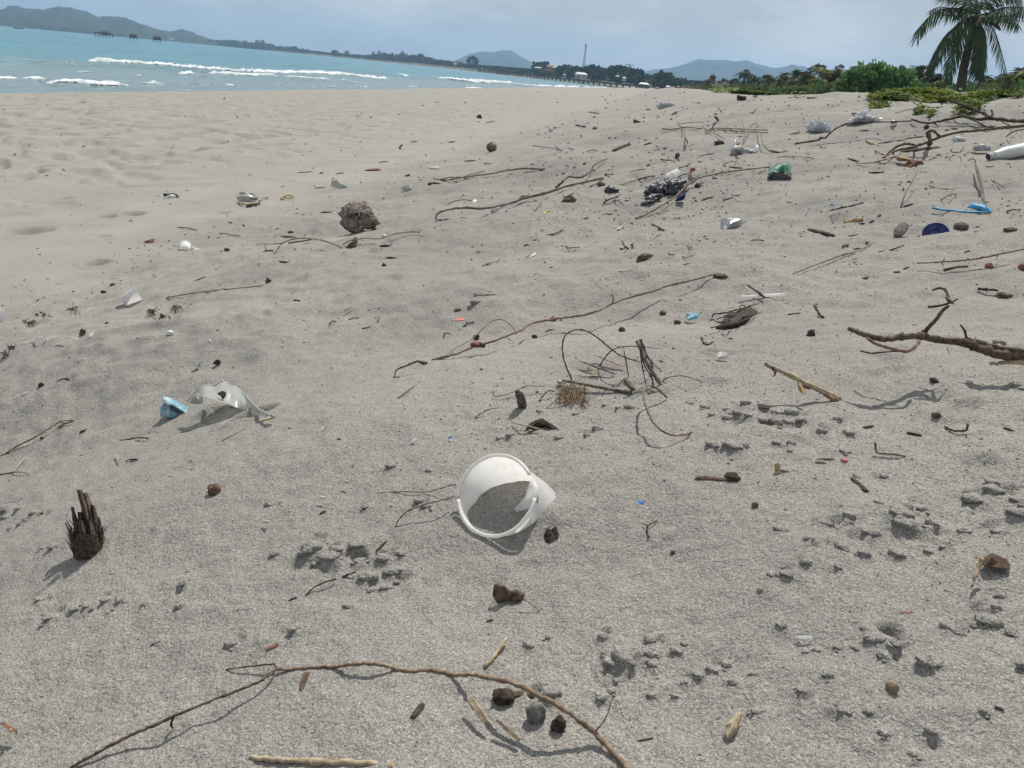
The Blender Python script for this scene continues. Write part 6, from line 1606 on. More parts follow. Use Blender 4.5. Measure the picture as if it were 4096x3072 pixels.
flat('plastic_shard', 'dark blue grey shard under the thin vine right of the black bag', 'plastic shard', 'B2', [(1405, 922, 1), (1450, 885, 4), (1500, 858, 5), (1490, 900, 1.5), (1465, 918, .5)], 'navy', 263, bulge=.01)
chunk('wood_post', 'thick dark driftwood log slanting on the slope, upper middle', 'driftwood', 'B2', 872, 490, 1015, 425, 40, 'wood_dark', 264)
twig('bent_branch', 'dark bent branch up the slope left of the black bag', 'branch', [('B2', 380, 805, .3), ('B2', 430, 760, 3), ('B2', 482, 712, 4), ('B2', 530, 715, 3.5), ('B2', 600, 715, 3), ('B2', 655, 680, 3), ('B2', 690, 640, 2.5), ('B2', 715, 605, 2), ('B2', 820, 552, 1)], 18, 9, 'wood_brown', 265)
twig('long_vine', 'long thin vine curving past the right of the black bag to the green wrapper', 'vine', [('B2', 1065, 1072, .2), ('B2', 1150, 1040, .6), ('B2', 1250, 985, 1.5), ('B2', 1400, 892, 2), ('B2', 1460, 830, 2), ('B2', 1560, 750, 2.5), ('B2', 1640, 715, 2.5), ('B2', 1720, 695, 2.5), ('B2', 1850, 670, 2), ('B2', 2000, 650, 2), ('B2', 2212, 626, 1), ('B3', 10, 622, .3)], 13, 12, 'root_tan', 266, extra=[('side_shoot', [('B2', 1420, 880, 2), ('B2', 1475, 825, 2.5), ('B2', 1500, 780, 2.5), ('B2', 1560, 748, 2.5)], 9, 8)])
flat('yellow_stub', 'small yellow plastic stub on the slope', 'plastic stub', 'B2', [(275, 1020, .4), (300, 998, 1), (325, 985, 1.2), (332, 1000, .6), (300, 1018, .3), (280, 1030, .2)], 'yellow', 267, th=.006)
flat('plastic_stub', 'cream stub on the slope right of the small yellow stub', 'plastic stub', 'B2', [(912, 1165, .4), (940, 1142, 1), (968, 1136, 1), (960, 1148, .5), (930, 1166, .2)], 'shell', 268, th=.006)
chunk('driftwood_piece', 'dark split wood piece pointing down right in the middle of the slope', 'driftwood', 'B2', 1212, 1128, 1302, 1182, 30, 'wood_dark', 269, h0=1)
twig('thin_twig', 'thin twig under the dark split wood piece', 'twig', [('B2', 1215, 1248), ('B2', 1290, 1205, .6)], 8, 9, 'wood_brown', 270)
twig('thorny_sprig', 'dark thorny sprig low on the upper slope', 'twig', [('B2', 948, 1258, 2.5), ('B2', 965, 1300, 1.4), ('B2', 1005, 1335, .2)], 10, 15, 'wood_dark', 271, extra=[('side_shoot', [('B2', 985, 1320, .6), ('B2', 940, 1340, .4)], 9, 13), ('side_shoot', [('B2', 1005, 1332, .3), ('B2', 965, 1365, .1)], 7, 5), ('side_shoot', [('B2', 1035, 1290, 1.2), ('B2', 1045, 1312, .4), ('B2', 1030, 1300, .5)], 10, 14)])
upright('bark_sheet', 'brown bark sheet with a torn edge below the thorny sprig', 'bark', 'B2', (1110, 1440), [(1072, 1432, 0), (1085, 1395, 1.5), (1130, 1382, 2), (1225, 1382, 3), (1210, 1395, 2), (1150, 1420, 0), (1090, 1442, -1)], 'leaf_brown', 272)
def white_bag():
    b, s = on('B2', 1860, 1160)
    t_ = thing('white_bag', 'shiny white plastic bag scrap standing in a three cornered fold on the slope', 'plastic bag', b)
    for nm, P, bu in (('bag_sheet', [(1805, 1065, .04), (1880, 1068, .05), (1960, 1078, .06), (2032, 1100, .06), (1960, 1130, .02), (1890, 1150, .0), (1830, 1180, -.01), (1825, 1120, .02)], .012), ('bag_fold', [(1805, 1068, .05), (1830, 1085, .03), (1835, 1185, -.01), (1800, 1155, .02), (1802, 1110, .04)], -.008), ('bag_fold', [(1860, 1110, .01), (1940, 1100, .03), (1985, 1112, .03), (1900, 1148, -.01), (1850, 1165, -.02)], .014)):
        mb = MB(); flat_mesh(mb, [stand(b, 'B2', x, y, d) for x, y, d in P], .0006, 5, bu); mb.build(nm, M['film'], t_, smooth=False)
white_bag()
flat('plastic_sliver', 'white sliver on the upper slope below the dark split wood piece, far left', 'scrap', 'B2', [(108, 1412, .3), (150, 1390, .8), (208, 1366, .9), (200, 1382, .5), (150, 1408, .2)], 'shell', 273)
def red_wrapper():
    t_ = flat('wrapper', 'red and white torn wrapper right above the black bag', 'wrapper', 'B2', [(1532, 668, 1), (1545, 635, 4), (1585, 638, 5), (1580, 662, 2)], 'red', 274, bulge=.01)
    flat('wrapper', 'white strip lying against the red torn wrapper', 'wrapper', 'B2', [(1550, 634, 4.5), (1585, 628, 5.5), (1635, 640, 3), (1620, 648, 2), (1580, 638, 4)], 'white', 275)
red_wrapper()
def grey_bag():
    b, s = on('B2', 1990, 500)
    t_ = thing('white_bag', 'grey white plastic bag crumpled under the tall vine loop', 'plastic bag', b)
    R, A_ = view_frame(b); rot = Matrix((R, A_, Vector((0, 0, 1)))).transposed()
    for nm, x, y, w, h, sd_ in (('bag_body', 1945, 500, 100, 75, 3), ('bag_fold', 2030, 495, 170, 40, 6)):
        p, s = on('B2', x, y); mb = MB(); lump_mesh(mb, p + Vector((0, 0, h * s * .3)), (w * s * .5, w * s * .4, h * s * .5), sd_, 4, .4, 1.5, rot, .5); mb.build(nm, M['film'], t_)
    for P in ([(2070, 490, .02), (2085, 462, .1), (2125, 440, .2), (2158, 480, .1), (2130, 496, 0)], [(1900, 455, .1), (1925, 410, .3), (1960, 390, .4), (1980, 412, .35), (1935, 430, .2)]):
        mb = MB(); flat_mesh(mb, [stand(b, 'B2', x, y, d) for x, y, d in P], .001, 2, .03); mb.build('bag_corner', M['film'], t_)
grey_bag()
twig('arched_vine', 'tall vine loop standing over the grey white bag', 'vine', [('B2', 1985, 522, 0.3), ('B2', 1990, 450, 4.0), ('B2', 2000, 385, 4.9), ('B2', 2030, 305, 5.9), ('B2', 2075, 256, 6.4), ('B2', 2118, 254, 6.4), ('B2', 2142, 290, 5.9), ('B2', 2150, 345, 5.0), ('B2', 2170, 430, 4.0), ('B2', 2212, 475, 2.0), ('B3', 40, 498, 1.0), ('B3', 150, 500, 1.0), ('B3', 220, 498, 0.3)], 10, 8, 'root_tan', 276)
twig('crossed_vines', 'several thin crossed vines lying above the grey white bag', 'vine', [('B2', 1300, 296, 0.3), ('B2', 1380, 300, 0.6), ('B2', 1450, 288, 1.2), ('B2', 1520, 280, 1.5), ('B2', 1600, 290, 1.5), ('B2', 1680, 305, 1.5), ('B2', 1760, 338, 0.9), ('B2', 1835, 382, 0.1)], 12, 6, 'root_tan', 277, extra=[
     ('side_vine', [('B2', 1690, 303, 1.2), ('B2', 1750, 290, 1.5), ('B2', 1900, 292, 1.5), ('B2', 2050, 302, 1.2), ('B2', 2212, 306, 0.9)], 9, 8), ('side_vine', [('B2', 1690, 306, 1.2), ('B2', 1850, 306, 1.2), ('B2', 2030, 320, 0.9), ('B2', 2212, 330, 0.6)], 9, 8), ('side_vine', [('B2', 1430, 228, 6.0), ('B2', 1440, 258, 4.5), ('B2', 1475, 295, 2.7), ('B2', 1500, 370, 1.2), ('B2', 1515, 418, 0.1)], 8, 8), ('side_vine', [('B2', 1430, 255, 3.0), ('B2', 1540, 240, 3.6), ('B2', 1640, 235, 3.6), ('B2', 1660, 250, 3.0)], 5, 5), ('side_vine', [('B2', 1980, 205, 6.6), ('B2', 1995, 250, 4.8), ('B2', 2010, 320, 1.8)], 5, 5)])
crumple('black_scrap', 'round balled black bag up the slope right of the crossed vines', 'plastic bag', 'B2', 1787, 428, 66, 46, 'black_film', 278)
crumple('white_scrap', 'torn white and grey bag far up the slope, upper middle', 'plastic bag', 'B2', 1335, 102, 115, 50, 'film', 279, ridge=.6)
crumple('black_scrap', 'black film under the torn white and grey bag', 'plastic bag', 'B2', 1300, 100, 80, 30, 'black_film', 280, ridge=.6)
upright('dry_leaf', 'dark upright leaf scrap up the slope right of the driftwood log', 'leaf', 'B2', (1430, 545), [(1405, 545, 0), (1412, 505, 2), (1440, 495, 3), (1455, 520, 2), (1430, 548, 0)], 'wood_dark', 281)
chunk('wood_stub', 'dark wood stub standing at the top of the slope, middle', 'wood stub', 'B2', 1778, 226, 1752, 192, 28, 'wood_dark', 282, h1=8)
lump('clear_bottle', 'clear bottle end standing on the far flat by white scraps', 'bottle', 'B2', 335, 318, 42, 40, 'clear', 283, sub=3, rough=.1)
flat('paper_scrap', 'white scrap behind the clear bottle end', 'scrap', 'B2', [(280, 280, 1), (300, 265, 4), (318, 270, 4), (310, 284, 1)], 'white', 284)
upright('dry_leaf', 'rust coloured folded leaf on the far slope right of the clear bottle end', 'leaf', 'B2', (722, 298), [(690, 295, 0), (710, 270, 3), (735, 282, 3), (765, 290, 1), (720, 300, 0)], 'leaf_red', 285)
upright('dark_flake', 'dark forked wood bit at the top of the slope, left of the wood stub', 'wood chip', 'B2', (1080, 240), [(1048, 240, 0), (1050, 208, 3), (1085, 218, 4), (1120, 236, 2), (1085, 244, 0)], 'wood_dark', 286)
upright('dry_leaf', 'yellow brown broken leaf right of the red torn wrapper', 'leaf', 'B2', (1900, 632), [(1870, 632, 0), (1882, 600, 3), (1912, 612, 3), (1935, 628, 1), (1900, 638, 0)], 'leaf_yellow', 287)
chunk('wood_chip', 'dark ribbed chip under the yellow brown broken leaf', 'wood chip', 'B2', 1915, 630, 1985, 642, 26, 'wood_dark', 288)
lump('seed_pod', 'round bristly seed pod right of the black bag', 'seed pod', 'B2', 1600, 806, 52, 44, 'wood_dark', 289, sub=3, ridge=.4)
lump('bark_crumb', 'brown lump left of the small black film scrap', 'bark', 'B2', 772, 782, 66, 40, 'leaf_brown', 290, ridge=.3, sub=3)
upright('bark_sheet', 'dark ragged bark with two horns below the thick pale root', 'bark', 'B2', (485, 935), [(415, 930, 0), (450, 905, 2), (470, 885, 3), (545, 888, 3), (560, 905, 1.5), (510, 935, 0), (440, 940, -1)], 'leaf_brown', 291, bulge=.015)
twig('dark_twig', 'dark stick leaning over the ragged bark with two horns', 'twig', [('B2', 450, 888, 1), ('B2', 540, 850, 2)], 12, 10, 'wood_dark', 292)
SM = [  # x0, y0, x1, y1, w, label - sticks scattered over the littered slope
 (1088, 725, 1232, 700, 12, 'slim brown stick just left above the black bag, tip to the white strip'), (950, 772, 1165, 712, 8, 'long slim root fibre left of the black bag'), (1038, 682, 1135, 660, 16, 'dark stick with a blunt end above the slim brown stick'), (790, 928, 918, 876, 14, 'pale brown stick right of the ragged bark'), (890, 908, 945, 932, 10, 'short twig crossing under the pale brown stick'), (190, 1008, 265, 915, 8, 'thin curved twig standing by the yellow stub'), (305, 1222, 432, 1180, 13, 'dark twig on the bare upper slope left'), (375, 1330, 585, 1316, 9, 'pale twig bent at its end on the upper slope'), (1255, 1030, 1360, 998, 7, 'thin dark twig right of the vine end'), (805, 1028, 865, 1018, 16, 'brown flat chip left of the vine end'), (660, 150, 756, 163, 10, 'pale stick on the far flat'), (630, 490, 765, 465, 8, 'thin forked twig left of the driftwood log'), (180, 440, 360, 462, 7, 'thin twig left of the two cup shards'), (2385, 1255, 0, 0, 0, ''), (920, 1540, 1055, 1505, 7, 'thin twig above the long tan root'), (1480, 1470, 1535, 1466, 18, 'dark chip right above the long tan root'), (1510, 1312, 1558, 1322, 9, 'curved thin bit left of the dark flat wood piece at right'), (2080, 1270, 2170, 1298, 26, 'dark flat wood piece below the white bag scrap'), (1470, 1412, 1560, 1395, 8, 'thin twig left below the dark flat wood piece'), (1350, 1378, 1405, 1382, 10, 'slim curved twig right of the brown bark sheet'), (1895, 880, 1990, 855, 9, 'hooked thin twig right of the bristly seed pod'), (1640, 905, 1740, 880, 30, 'dark clumped bark right below the bristly seed pod'), (1820, 935, 1910, 905, 30, 'dark weed clump under the hooked thin twig'), (1385, 175, 1425, 150, 30, 'dark heap of twigs at the top of the slope, middle'), (1250, 205, 1275, 185, 16, 'two dark stubs at the top of the slope left of the heap of twigs'), (2075, 160, 2110, 122, 9, 'dark slanting stick at the top of the slope'), (1790, 130, 1825, 160, 8, 'dark stick bit at the top of the slope leaning left'), (550, 260, 640, 275, 12, 'rusty dry leaf strip beyond the clear bottle end'), (1290, 525, 1310, 512, 16, 'small dark lump in the litter under the crossed vines'), (1620, 520, 1745, 500, 24, 'dark bark strip in the litter under the crossed vines'), (1285, 568, 1410, 575, 9, 'rusty twig in the litter under the crossed vines'), (1660, 575, 1770, 560, 24, 'dark film covered bark under the crossed vines'), (1140, 440, 1210, 412, 20, 'dark curled bark right of the driftwood log'), (160, 602, 195, 596, 18, 'brown bit left of the dark bent branch'), (1160, 612, 1195, 598, 18, 'brown seed husk right of the dark bent branch'), (800, 695, 878, 680, 14, 'dark shred of bark left above the black bag'), (1440, 636, 1540, 590, 8, 'thin dark twig beside the red wrapper, upper'), (1430, 712, 1560, 668, 10, 'dark twig running from the ribbed cup to the red wrapper'), (1830, 590, 1980, 565, 7, 'thin yellowish twig below the grey white bag'), (1930, 530, 1972, 562, 8, 'short twig crossing the thin yellowish twig'),
]
for i, (x0, y0, x1, y1, w, lab) in enumerate(SM):
    if not w: continue
    if w >= 16:
        chunk('wood_chip', lab, 'wood chip', 'B2', x0, y0, x1, y1, w, 'wood_dark' if i % 3 else 'leaf_brown', 300 + i, rough=.35, taper=(.4, .3), n=8)
    else:
        r_ = random.Random(i)
        twig('dry_twig', lab, 'twig', [('B2', x0, y0), ('B2', x0 + (x1 - x0) * .35 + r_.uniform(-4, 4), y0 + (y1 - y0) * .35 + r_.uniform(-7, 3), .8), ('B2', x0 + (x1 - x0) * .7, y0 + (y1 - y0) * .7 + r_.uniform(-6, 5), .9), ('B2', x1, y1)], w, w * .7, ('wood_dark', 'wood_brown', 'root_tan')[i % 3], 300 + i)

# upper right
def green_wrapper():
    b, s = on('B3', 100, 730)
    t_ = thing('green_wrapper', 'crumpled green and black foil pack lying on the slope', 'foil pack', b)
    R, A_ = view_frame(b)
    def w(x, y, d): return stand(b, 'B3', x, y, d)
    fr = [(0, 720, 0), (5, 690, .01), (8, 665, .03), (60, 690, .01), (140, 680, .01), (200, 690, .02), (205, 720, 0), (100, 738, -.01)]
    mb = MB(); flat_mesh(mb, [w(*q) for q in fr], .004, 2, .02); mb.build('front_side', M['black_film'], t_, smooth=False)
    tp = [(6, 680, .0), (10, 630, .10), (50, 612, .14), (95, 605, .16), (150, 612, .15), (205, 605, .14), (200, 650, .07), (190, 690, .01), (140, 682, .0), (60, 692, .0)]
    mb = MB(); P = [w(*q) for q in tp]; flat_mesh(mb, P, .004, 4, .03); mb.build('top_side', M['green_film'], t_, smooth=False)
    mb = MB(); lump_mesh(mb, w(105, 690, .07), (95 * s, .06, 40 * s), 4, 3, .3, 1.5, Matrix((R, A_, Vector((0, 0, 1)))).transposed(), .25); mb.build('pack_body', M['green_film'], t_, smooth=False)
    mb = MB(); flat_mesh(mb, [w(*q) for q in [(60, 660, .03), (100, 640, .06), (130, 606, .11), (145, 615, .1), (140, 640, .06), (115, 660, .03), (80, 680, .015)]], .001, 3, .008); mb.build('foil_crease', M['film'], t_)
green_wrapper()
def bag2(label, base, sheets, tile='B3'):
    b = on(tile, *base)[0]
    t_ = thing('white_bag', label, 'plastic bag', b)
    for nm, P, bu in sheets:
        mb = MB(); flat_mesh(mb, [stand(b, tile, x, y, d) for x, y, d in P], .001, 5, bu); mb.build(nm, M['film'], t_, smooth=False)
def lump_bag(label, tile, parts):
    t_ = thing('white_bag', label, 'plastic bag', on(tile, parts[0][0], parts[0][1])[0])
    for j, (x, y, w, h, tl) in enumerate(parts):
        p, s = on(tile, x, y); R, A_ = view_frame(p)
        mb = MB(); lump_mesh(mb, p + Vector((0, 0, h * s * .42)) + A_ * w * s * .2, (w * s * .5, w * s * .35, h * s * .55), j * 3 + int(x), 4, .45, 1.5, Matrix((R, A_, Vector((0, 0, 1)))).transposed() @ Matrix.Rotation(tl, 3, 'Y'), .5)
        mb.build('bag_fold', M['film'], t_, smooth=False)
lump_bag('crumpled white bag near the top of the dune, left of two', 'B3', [(400, 318, 120, 90, 0), (488, 308, 80, 70, -.4), (440, 318, 120, 40, 0)])
lump_bag('stretched white bag near the top of the dune, right of two', 'B3', [(745, 240, 170, 44, -.45), (860, 236, 190, 56, 0), (800, 190, 90, 40, -.5)])
upright('clear_film', 'faint clear bag right of the two white bags on the dune', 'plastic film', 'B3', (1085, 260), [(1055, 258, 0), (1062, 225, .3), (1090, 212, .4), (1120, 222, .3), (1115, 250, .05)], 'clear', 320, bulge=.05)
def bottle():
    px0 = (1885, 562); 
    a, s = on('B3', 1890, 570); b, s2 = on('B3', 2330, 510)
    Rr = 60 * s
    a = a + Vector((0, 0, Rr * .55)); b = b + Vector((0, 0, Rr * .95))
    ax = (b - a); ax.normalize()
    sd_ = ax.cross(Vector((0, 0, 1))).normalized(); u = sd_.cross(ax)
    m3 = Matrix((sd_, u, ax)).transposed().to_4x4(); m3.translation = a
    t_ = thing('plastic_bottle', 'large white plastic bottle without a cap lying at the right edge', 'bottle', a - Vector((0, 0, Rr * .55)))
    k = s
    mb = MB(); pr = [(26 * k, 0), (27 * k, 20 * k), (27 * k, 52 * k), (34 * k, 62 * k), (36 * k, 80 * k), (46 * k, 120 * k), (58 * k, 160 * k), (60 * k, 180 * k), (60 * k, 480 * k), (56 * k, 500 * k), (0.5 * k, 500 * k)]
    mb.lathe(pr, m3, 32, wob=lambda an, h: (1 - .10 * abs(math.sin(an)) ** 3) if h > 100 * k else 1); mb.build('bottle_body', M['bottle'], t_)
    for z in (10, 24, 38):
        mb = MB(); pts = [m3 @ Vector((28.5 * k * math.cos(q * .2618), 28.5 * k * math.sin(q * .2618), z * k + q * .2 * k)) for q in range(25)]; mb.tube(pts, [3.2 * k] * 25, 6); mb.build('neck_thread', M['bottle'], t_)
    mb = MB(); pts = [m3 @ Vector((31 * k * math.cos(q * .2618), 31 * k * math.sin(q * .2618), 54 * k)) for q in range(25)]; mb.tube(pts, [5 * k] * 25, 6); mb.build('neck_ring', M['bottle'], t_)
    mb = MB(); mb.lathe([(23 * k, -.001), (22 * k, 20 * k)], m3, 24); mb.lathe([(22 * k, 4 * k), (.5 * k, 4 * k)], m3, 24); mb.build('bottle_mouth', M['wood_dark'], t_)
    mb = MB(); P = [m3 @ Vector((-20 * k, 54 * k, z * k)) for z in (175, 300, 440, 490)]; mb.tube(P, [5 * k] * 4, 6); mb.build('grip_ridge', M['bottle'], t_)
bottle()
def blue_strip():
    b, s = on('B3', 1650, 1025)
    t_ = thing('blue_strip', 'flattened bright blue plastic tube with a looped end at the right', 'plastic strip', b)
    mb = MB(); P = catmull([stand(b, 'B3', x, y, d) for x, y, d in [(1420, 975, .02), (1500, 990, .01), (1580, 998, .01), (1700, 1010, .0), (1800, 1014, 0), (1905, 1012, -.01)]], 4); n = len(P)
    mb.tube(P, [10 * s] * n, 8, flat=1.0, jit=.12, rnd=random.Random(1)); mb.build('strip_body', M['blue'], t_)
    mb = MB(); flat_mesh(mb, [stand(b, 'B3', x, y, d) for x, y, d in [(1712, 985, .04), (1720, 962, .06), (1800, 952, .07), (1830, 950, .07), (1905, 980, .05), (1920, 1000, .02), (1880, 1012, .0), (1830, 985, .02), (1770, 985, .03)]], .003, 2, .012); mb.build('loop_flap', M['blue'], t_)
    mb = MB(); P = catmull([stand(b, 'B3', x, y, d) for x, y, d in [(1905, 1012, -.01), (1925, 998, .01), (1900, 978, .045), (1850, 962, .06)]], 4); mb.tube(P, [9 * s] * len(P), 6); mb.build('loop_edge', M['blue'], t_)
blue_strip()
def blue_cap():
    b, s = on('B3', 1445, 1190)
    t_ = thing('jar_lid', 'dark blue round lid half buried on edge below the bright blue tube', 'lid', b)
    R, A_ = view_frame(b)
    c = stand(b, 'B3', 1450, 1195, .004); rad = 105 * s
    tilt = math.radians(38)
    u = Vector((0, 0, 1)) * math.cos(tilt) + A_ * math.sin(tilt); nrm = R.cross(u)
    m3 = Matrix((R, u, nrm)).transposed().to_4x4(); m3.translation = c
    mb = MB(); mb.lathe([(rad, -.010), (rad * 1.02, 0), (rad * .97, .002), (rad * .94, -.004), (.001, -.006)], m3, 36); mb.build('lid_plate', M['navy'], t_)
    mb = MB(); pts = [m3 @ Vector((rad * .42 * math.cos(q * .2618), rad * .42 * math.sin(q * .2618), -.003)) for q in range(25)]; mb.tube(pts, [.0016] * 25, 5); mb.build('lid_ring', M['navy'], t_)
blue_cap()
lump('stone', 'round flat grey stone right of the dark blue lid', 'stone', 'B3', 1665, 1150, 118, 82, 'stone', 330, sub=3, rough=.15)
chunk('wood_stub', 'grey pointed wood block standing at a slant below the bright blue tube', 'wood stub', 'B3', 1105, 1235, 1170, 1140, 100, 'wood_grey', 331, h=70, h1=2.2, taper=(.5, .9))
chunk('bark_shell', 'tan hollow bark piece above the dark square stick', 'bark', 'B3', 655, 1098, 820, 1072, 56, 'leaf_yellow', 332, rough=.25, h=44)
chunk('driftwood_piece', 'dark square stick lying below the tan hollow bark', 'driftwood', 'B3', 352, 1172, 562, 1232, 44, 'wood_dark', 333)
chunk('driftwood_piece', 'grey brown rough chunk at the right edge right of the round flat stone', 'driftwood', 'B3', 2035, 1205, 2135, 1180, 56, 'wood_grey', 334)
chunk('driftwood_piece', 'brown wood block lying under the thorny branch at the right', 'driftwood', 'B3', 1525, 1512, 1712, 1502, 52, 'wood_brown', 335, sink=.3)
lump('brick_bit', 'orange brown stone right of the brown wood block', 'stone', 'B3', 1905, 1505, 80, 56, 'brick', 336, rough=.4)
lump('brick_bit', 'reddish stone cut by the right edge', 'stone', 'B3', 2195, 1520, 80, 80, 'brick', 337, rough=.4)
twig('thorny_branch', 'long thorny branch reaching in from the right edge in the upper part', 'branch', [('B3', 1282, 1456, .6), ('B3', 1400, 1452, 1.2), ('B3', 1500, 1446, 1.8), ('B3', 1620, 1438, 2.2), ('B3', 1740, 1428, 2.4), ('B3', 1860, 1408, 2.6), ('B3', 1980, 1384, 2.6), ('B3', 2100, 1358, 2.6), ('B3', 2300, 1318, 2.6)], 13, 18, 'root_tan', 338, extra=[('thorn', [('B3', 1510, 1446, 1.8), ('B3', 1525, 1405, 3)], 12, 5, 'leaf_yellow'), ('thorn', [('B3', 1500, 1448, 1.6), ('B3', 1515, 1485, .6)], 9, 5), ('thorn', [('B3', 1985, 1384, 2.4), ('B3', 1968, 1425, 1)], 12, 5)])
def feather_leaf():
    t_ = thing('dry_leaf', 'long dry leaf blade standing upright above the bright blue tube', 'leaf', on('B3', 1885, 970)[0])
    b = on('B3', 1885, 970)[0]
    mb = MB(); P = catmull([stand(b, 'B3', x, y, d) for x, y, d in [(1885, 972, 0), (1862, 860, .12), (1840, 780, .24), (1815, 680, .42), (1795, 610, .56), (1785, 560, .66)]], 5); n = len(P); s = on('B3', 1885, 970)[1]
    wd = [5 + 11 * math.sin(min(1, max(0, (i / (n - 1) - .18) / .7)) * 3.1) for i in range(n)]
    mb.tube(P, [w * s for w in wd], 6, flat=.35, jit=.1, rnd=random.Random(3)); mb.build('blade', M['leaf_brown'], t_)
    mb = MB(); P = [stand(b, 'B3', x, y, d) for x, y, d in [(1785, 565, .65), (1760, 530, .72), (1758, 505, .78)]]; mb.tube(P, [4 * s, 3 * s, 2 * s], 5); mb.build('tip', M['wood_pale'], t_)
feather_leaf()
twig('grass_stem', 'thin upright grass stem left of the bright blue tube', 'grass stem', [('B3', 1150, 958, 0.0), ('B3', 1170, 900, 1.0), ('B3', 1200, 830, 2.4), ('B3', 1250, 740, 4.2), ('B3', 1288, 655, 5.9)], 11, 5, 'wood_brown', 339)
twig('long_twig', 'long split twig slanting below the dark square stick', 'twig', [('B3', 205, 1552, .1), ('B3', 320, 1505, .6), ('B3', 450, 1455, .8), ('B3', 620, 1396, .8), ('B3', 780, 1346, .8), ('B3', 910, 1278, .5)], 10, 10, 'root_tan', 340, extra=[('split_strand', [('B3', 450, 1452, .9), ('B3', 600, 1395, 1.2), ('B3', 730, 1345, 1)], 6, 6), ('split_strand', [('B3', 690, 1400, .4), ('B3', 740, 1360, .8)], 7, 5)])
twig('dark_twig', 'straight dark twig above the tan hollow bark', 'twig', [('B3', 525, 1006), ('B3', 620, 980, .5), ('B3', 720, 960, .6), ('B3', 822, 934, .3)], 10, 12, 'wood_dark', 341)
twig('dark_twig', 'rough dark twig below the grey pointed wood block', 'twig', [('B3', 1042, 1346), ('B3', 1100, 1330, .4), ('B3', 1172, 1298, .3)], 22, 12, 'wood_dark', 342)
flat('plastic_chip', 'small blue flake left of the straight dark twig', 'plastic flake', 'B3', [(522, 962, .2), (540, 950, .6), (568, 952, .6), (560, 966, .2)], 'bright_blue', 343)
twig('fallen_vine', 'long dark vine running across the dune top behind the two white bags', 'vine', [('B3', 232, 428, .5), ('B3', 300, 415, 1), ('B3', 440, 392, 1.5), ('B3', 450, 372, 3), ('B3', 492, 374, 2), ('B3', 560, 312, 5), ('B3', 640, 268, 7), ('B3', 720, 246, 8), ('B3', 850, 238, 8), ('B3', 1000, 236, 8), ('B3', 1140, 232, 8), ('B3', 1240, 226, 9)], 16, 10, 'wood_dark', 344)
twig('dead_branch', 'thick dead branch lying slantwise at the right, above the white bottle', 'branch', [('B3', 995, 552, .5), ('B3', 1050, 500, 2), ('B3', 1110, 452, 4), ('B3', 1180, 430, 5), ('B3', 1240, 432, 5), ('B3', 1280, 445, 4)], 16, 22, 'wood_brown', 345, extra=[
     ('main_stem', [('B3', 1070, 535, .5), ('B3', 1090, 492, 2), ('B3', 1240, 460, 4), ('B3', 1330, 432, 5), ('B3', 1420, 396, 6), ('B3', 1580, 340, 8), ('B3', 1700, 325, 8), ('B3', 1800, 315, 8), ('B3', 2000, 294, 9), ('B3', 2330, 262, 9)], 20, 24),
     ('side_branch', [('B3', 1395, 440, .3), ('B3', 1400, 400, 4), ('B3', 1378, 345, 9), ('B3', 1395, 320, 11), ('B3', 1430, 318, 11), ('B3', 1450, 335, 10)], 44, 16), ('side_branch', [('B3', 1420, 312, 11), ('B3', 1455, 340, 9), ('B3', 1490, 366, 7)], 18, 22),
     ('side_shoot', [('B3', 2060, 360, 1), ('B3', 2100, 330, 4), ('B3', 2150, 310, 6), ('B3', 2300, 285, 7)], 12, 12)])
chunk('driftwood_log', 'thick dark split log under the thick dead branch', 'driftwood', 'B3', 1135, 520, 1455, 468, 46, 'wood_dark', 346, rough=.3, taper=(.2, .9), n=10)
chunk('wood_stub', 'dark peg under the thick dark split log', 'wood stub', 'B3', 1260, 540, 1258, 500, 18, 'wood_dark', 347, h1=3)
twig('dead_branch', 'dark branch with many side twigs stretching over the dune top at the right', 'branch', [('B3', 1238, 210, 2.7), ('B3', 1290, 232, 2.4), ('B3', 1360, 246, 2.1), ('B3', 1430, 242, 2.4), ('B3', 1540, 220, 3.3), ('B3', 1650, 195, 4.2), ('B3', 1700, 190, 4.5)], 14, 20, 'wood_dark', 348, extra=[
     ('side_branch', [('B3', 1560, 52, 9.6), ('B3', 1640, 78, 8.7), ('B3', 1760, 122, 7.2), ('B3', 1850, 160, 6.0), ('B3', 1930, 206, 4.5)], 22, 22), ('side_branch', [('B3', 1640, 165, 5.4), ('B3', 1780, 212, 3.9), ('B3', 1930, 212, 3.9), ('B3', 2080, 228, 3.3), ('B3', 2330, 246, 2.7)], 20, 34),
     ('side_branch', [('B3', 1650, 178, 4.8), ('B3', 1800, 232, 3.3), ('B3', 1880, 278, 1.8), ('B3', 1950, 282, 1.8)], 14, 16), ('side_shoot', [('B3', 1930, 136, 7.2), ('B3', 1940, 175, 5.7), ('B3', 1930, 210, 4.5)], 14, 22), ('side_shoot', [('B3', 1430, 244, 2.4), ('B3', 1470, 272, 1.2)], 10, 8), ('side_shoot', [('B3', 2010, 228, 3.3), ('B3', 2100, 272, 1.8)], 12, 8), ('side_shoot', [('B3', 1100, 160, 2.4), ('B3', 1200, 130, 3.3), ('B3', 1330, 115, 3.6), ('B3', 1500, 105, 3.6)], 6, 6)])
flat('yellow_bark', 'yellow bark flake beside the thick dark split log', 'bark', 'B3', [(1105, 560, 1), (1125, 545, 2.5), (1180, 552, 2.5), (1230, 565, 1.5), (1190, 578, .5), (1120, 575, .3)], 'leaf_yellow', 349, bulge=.01)
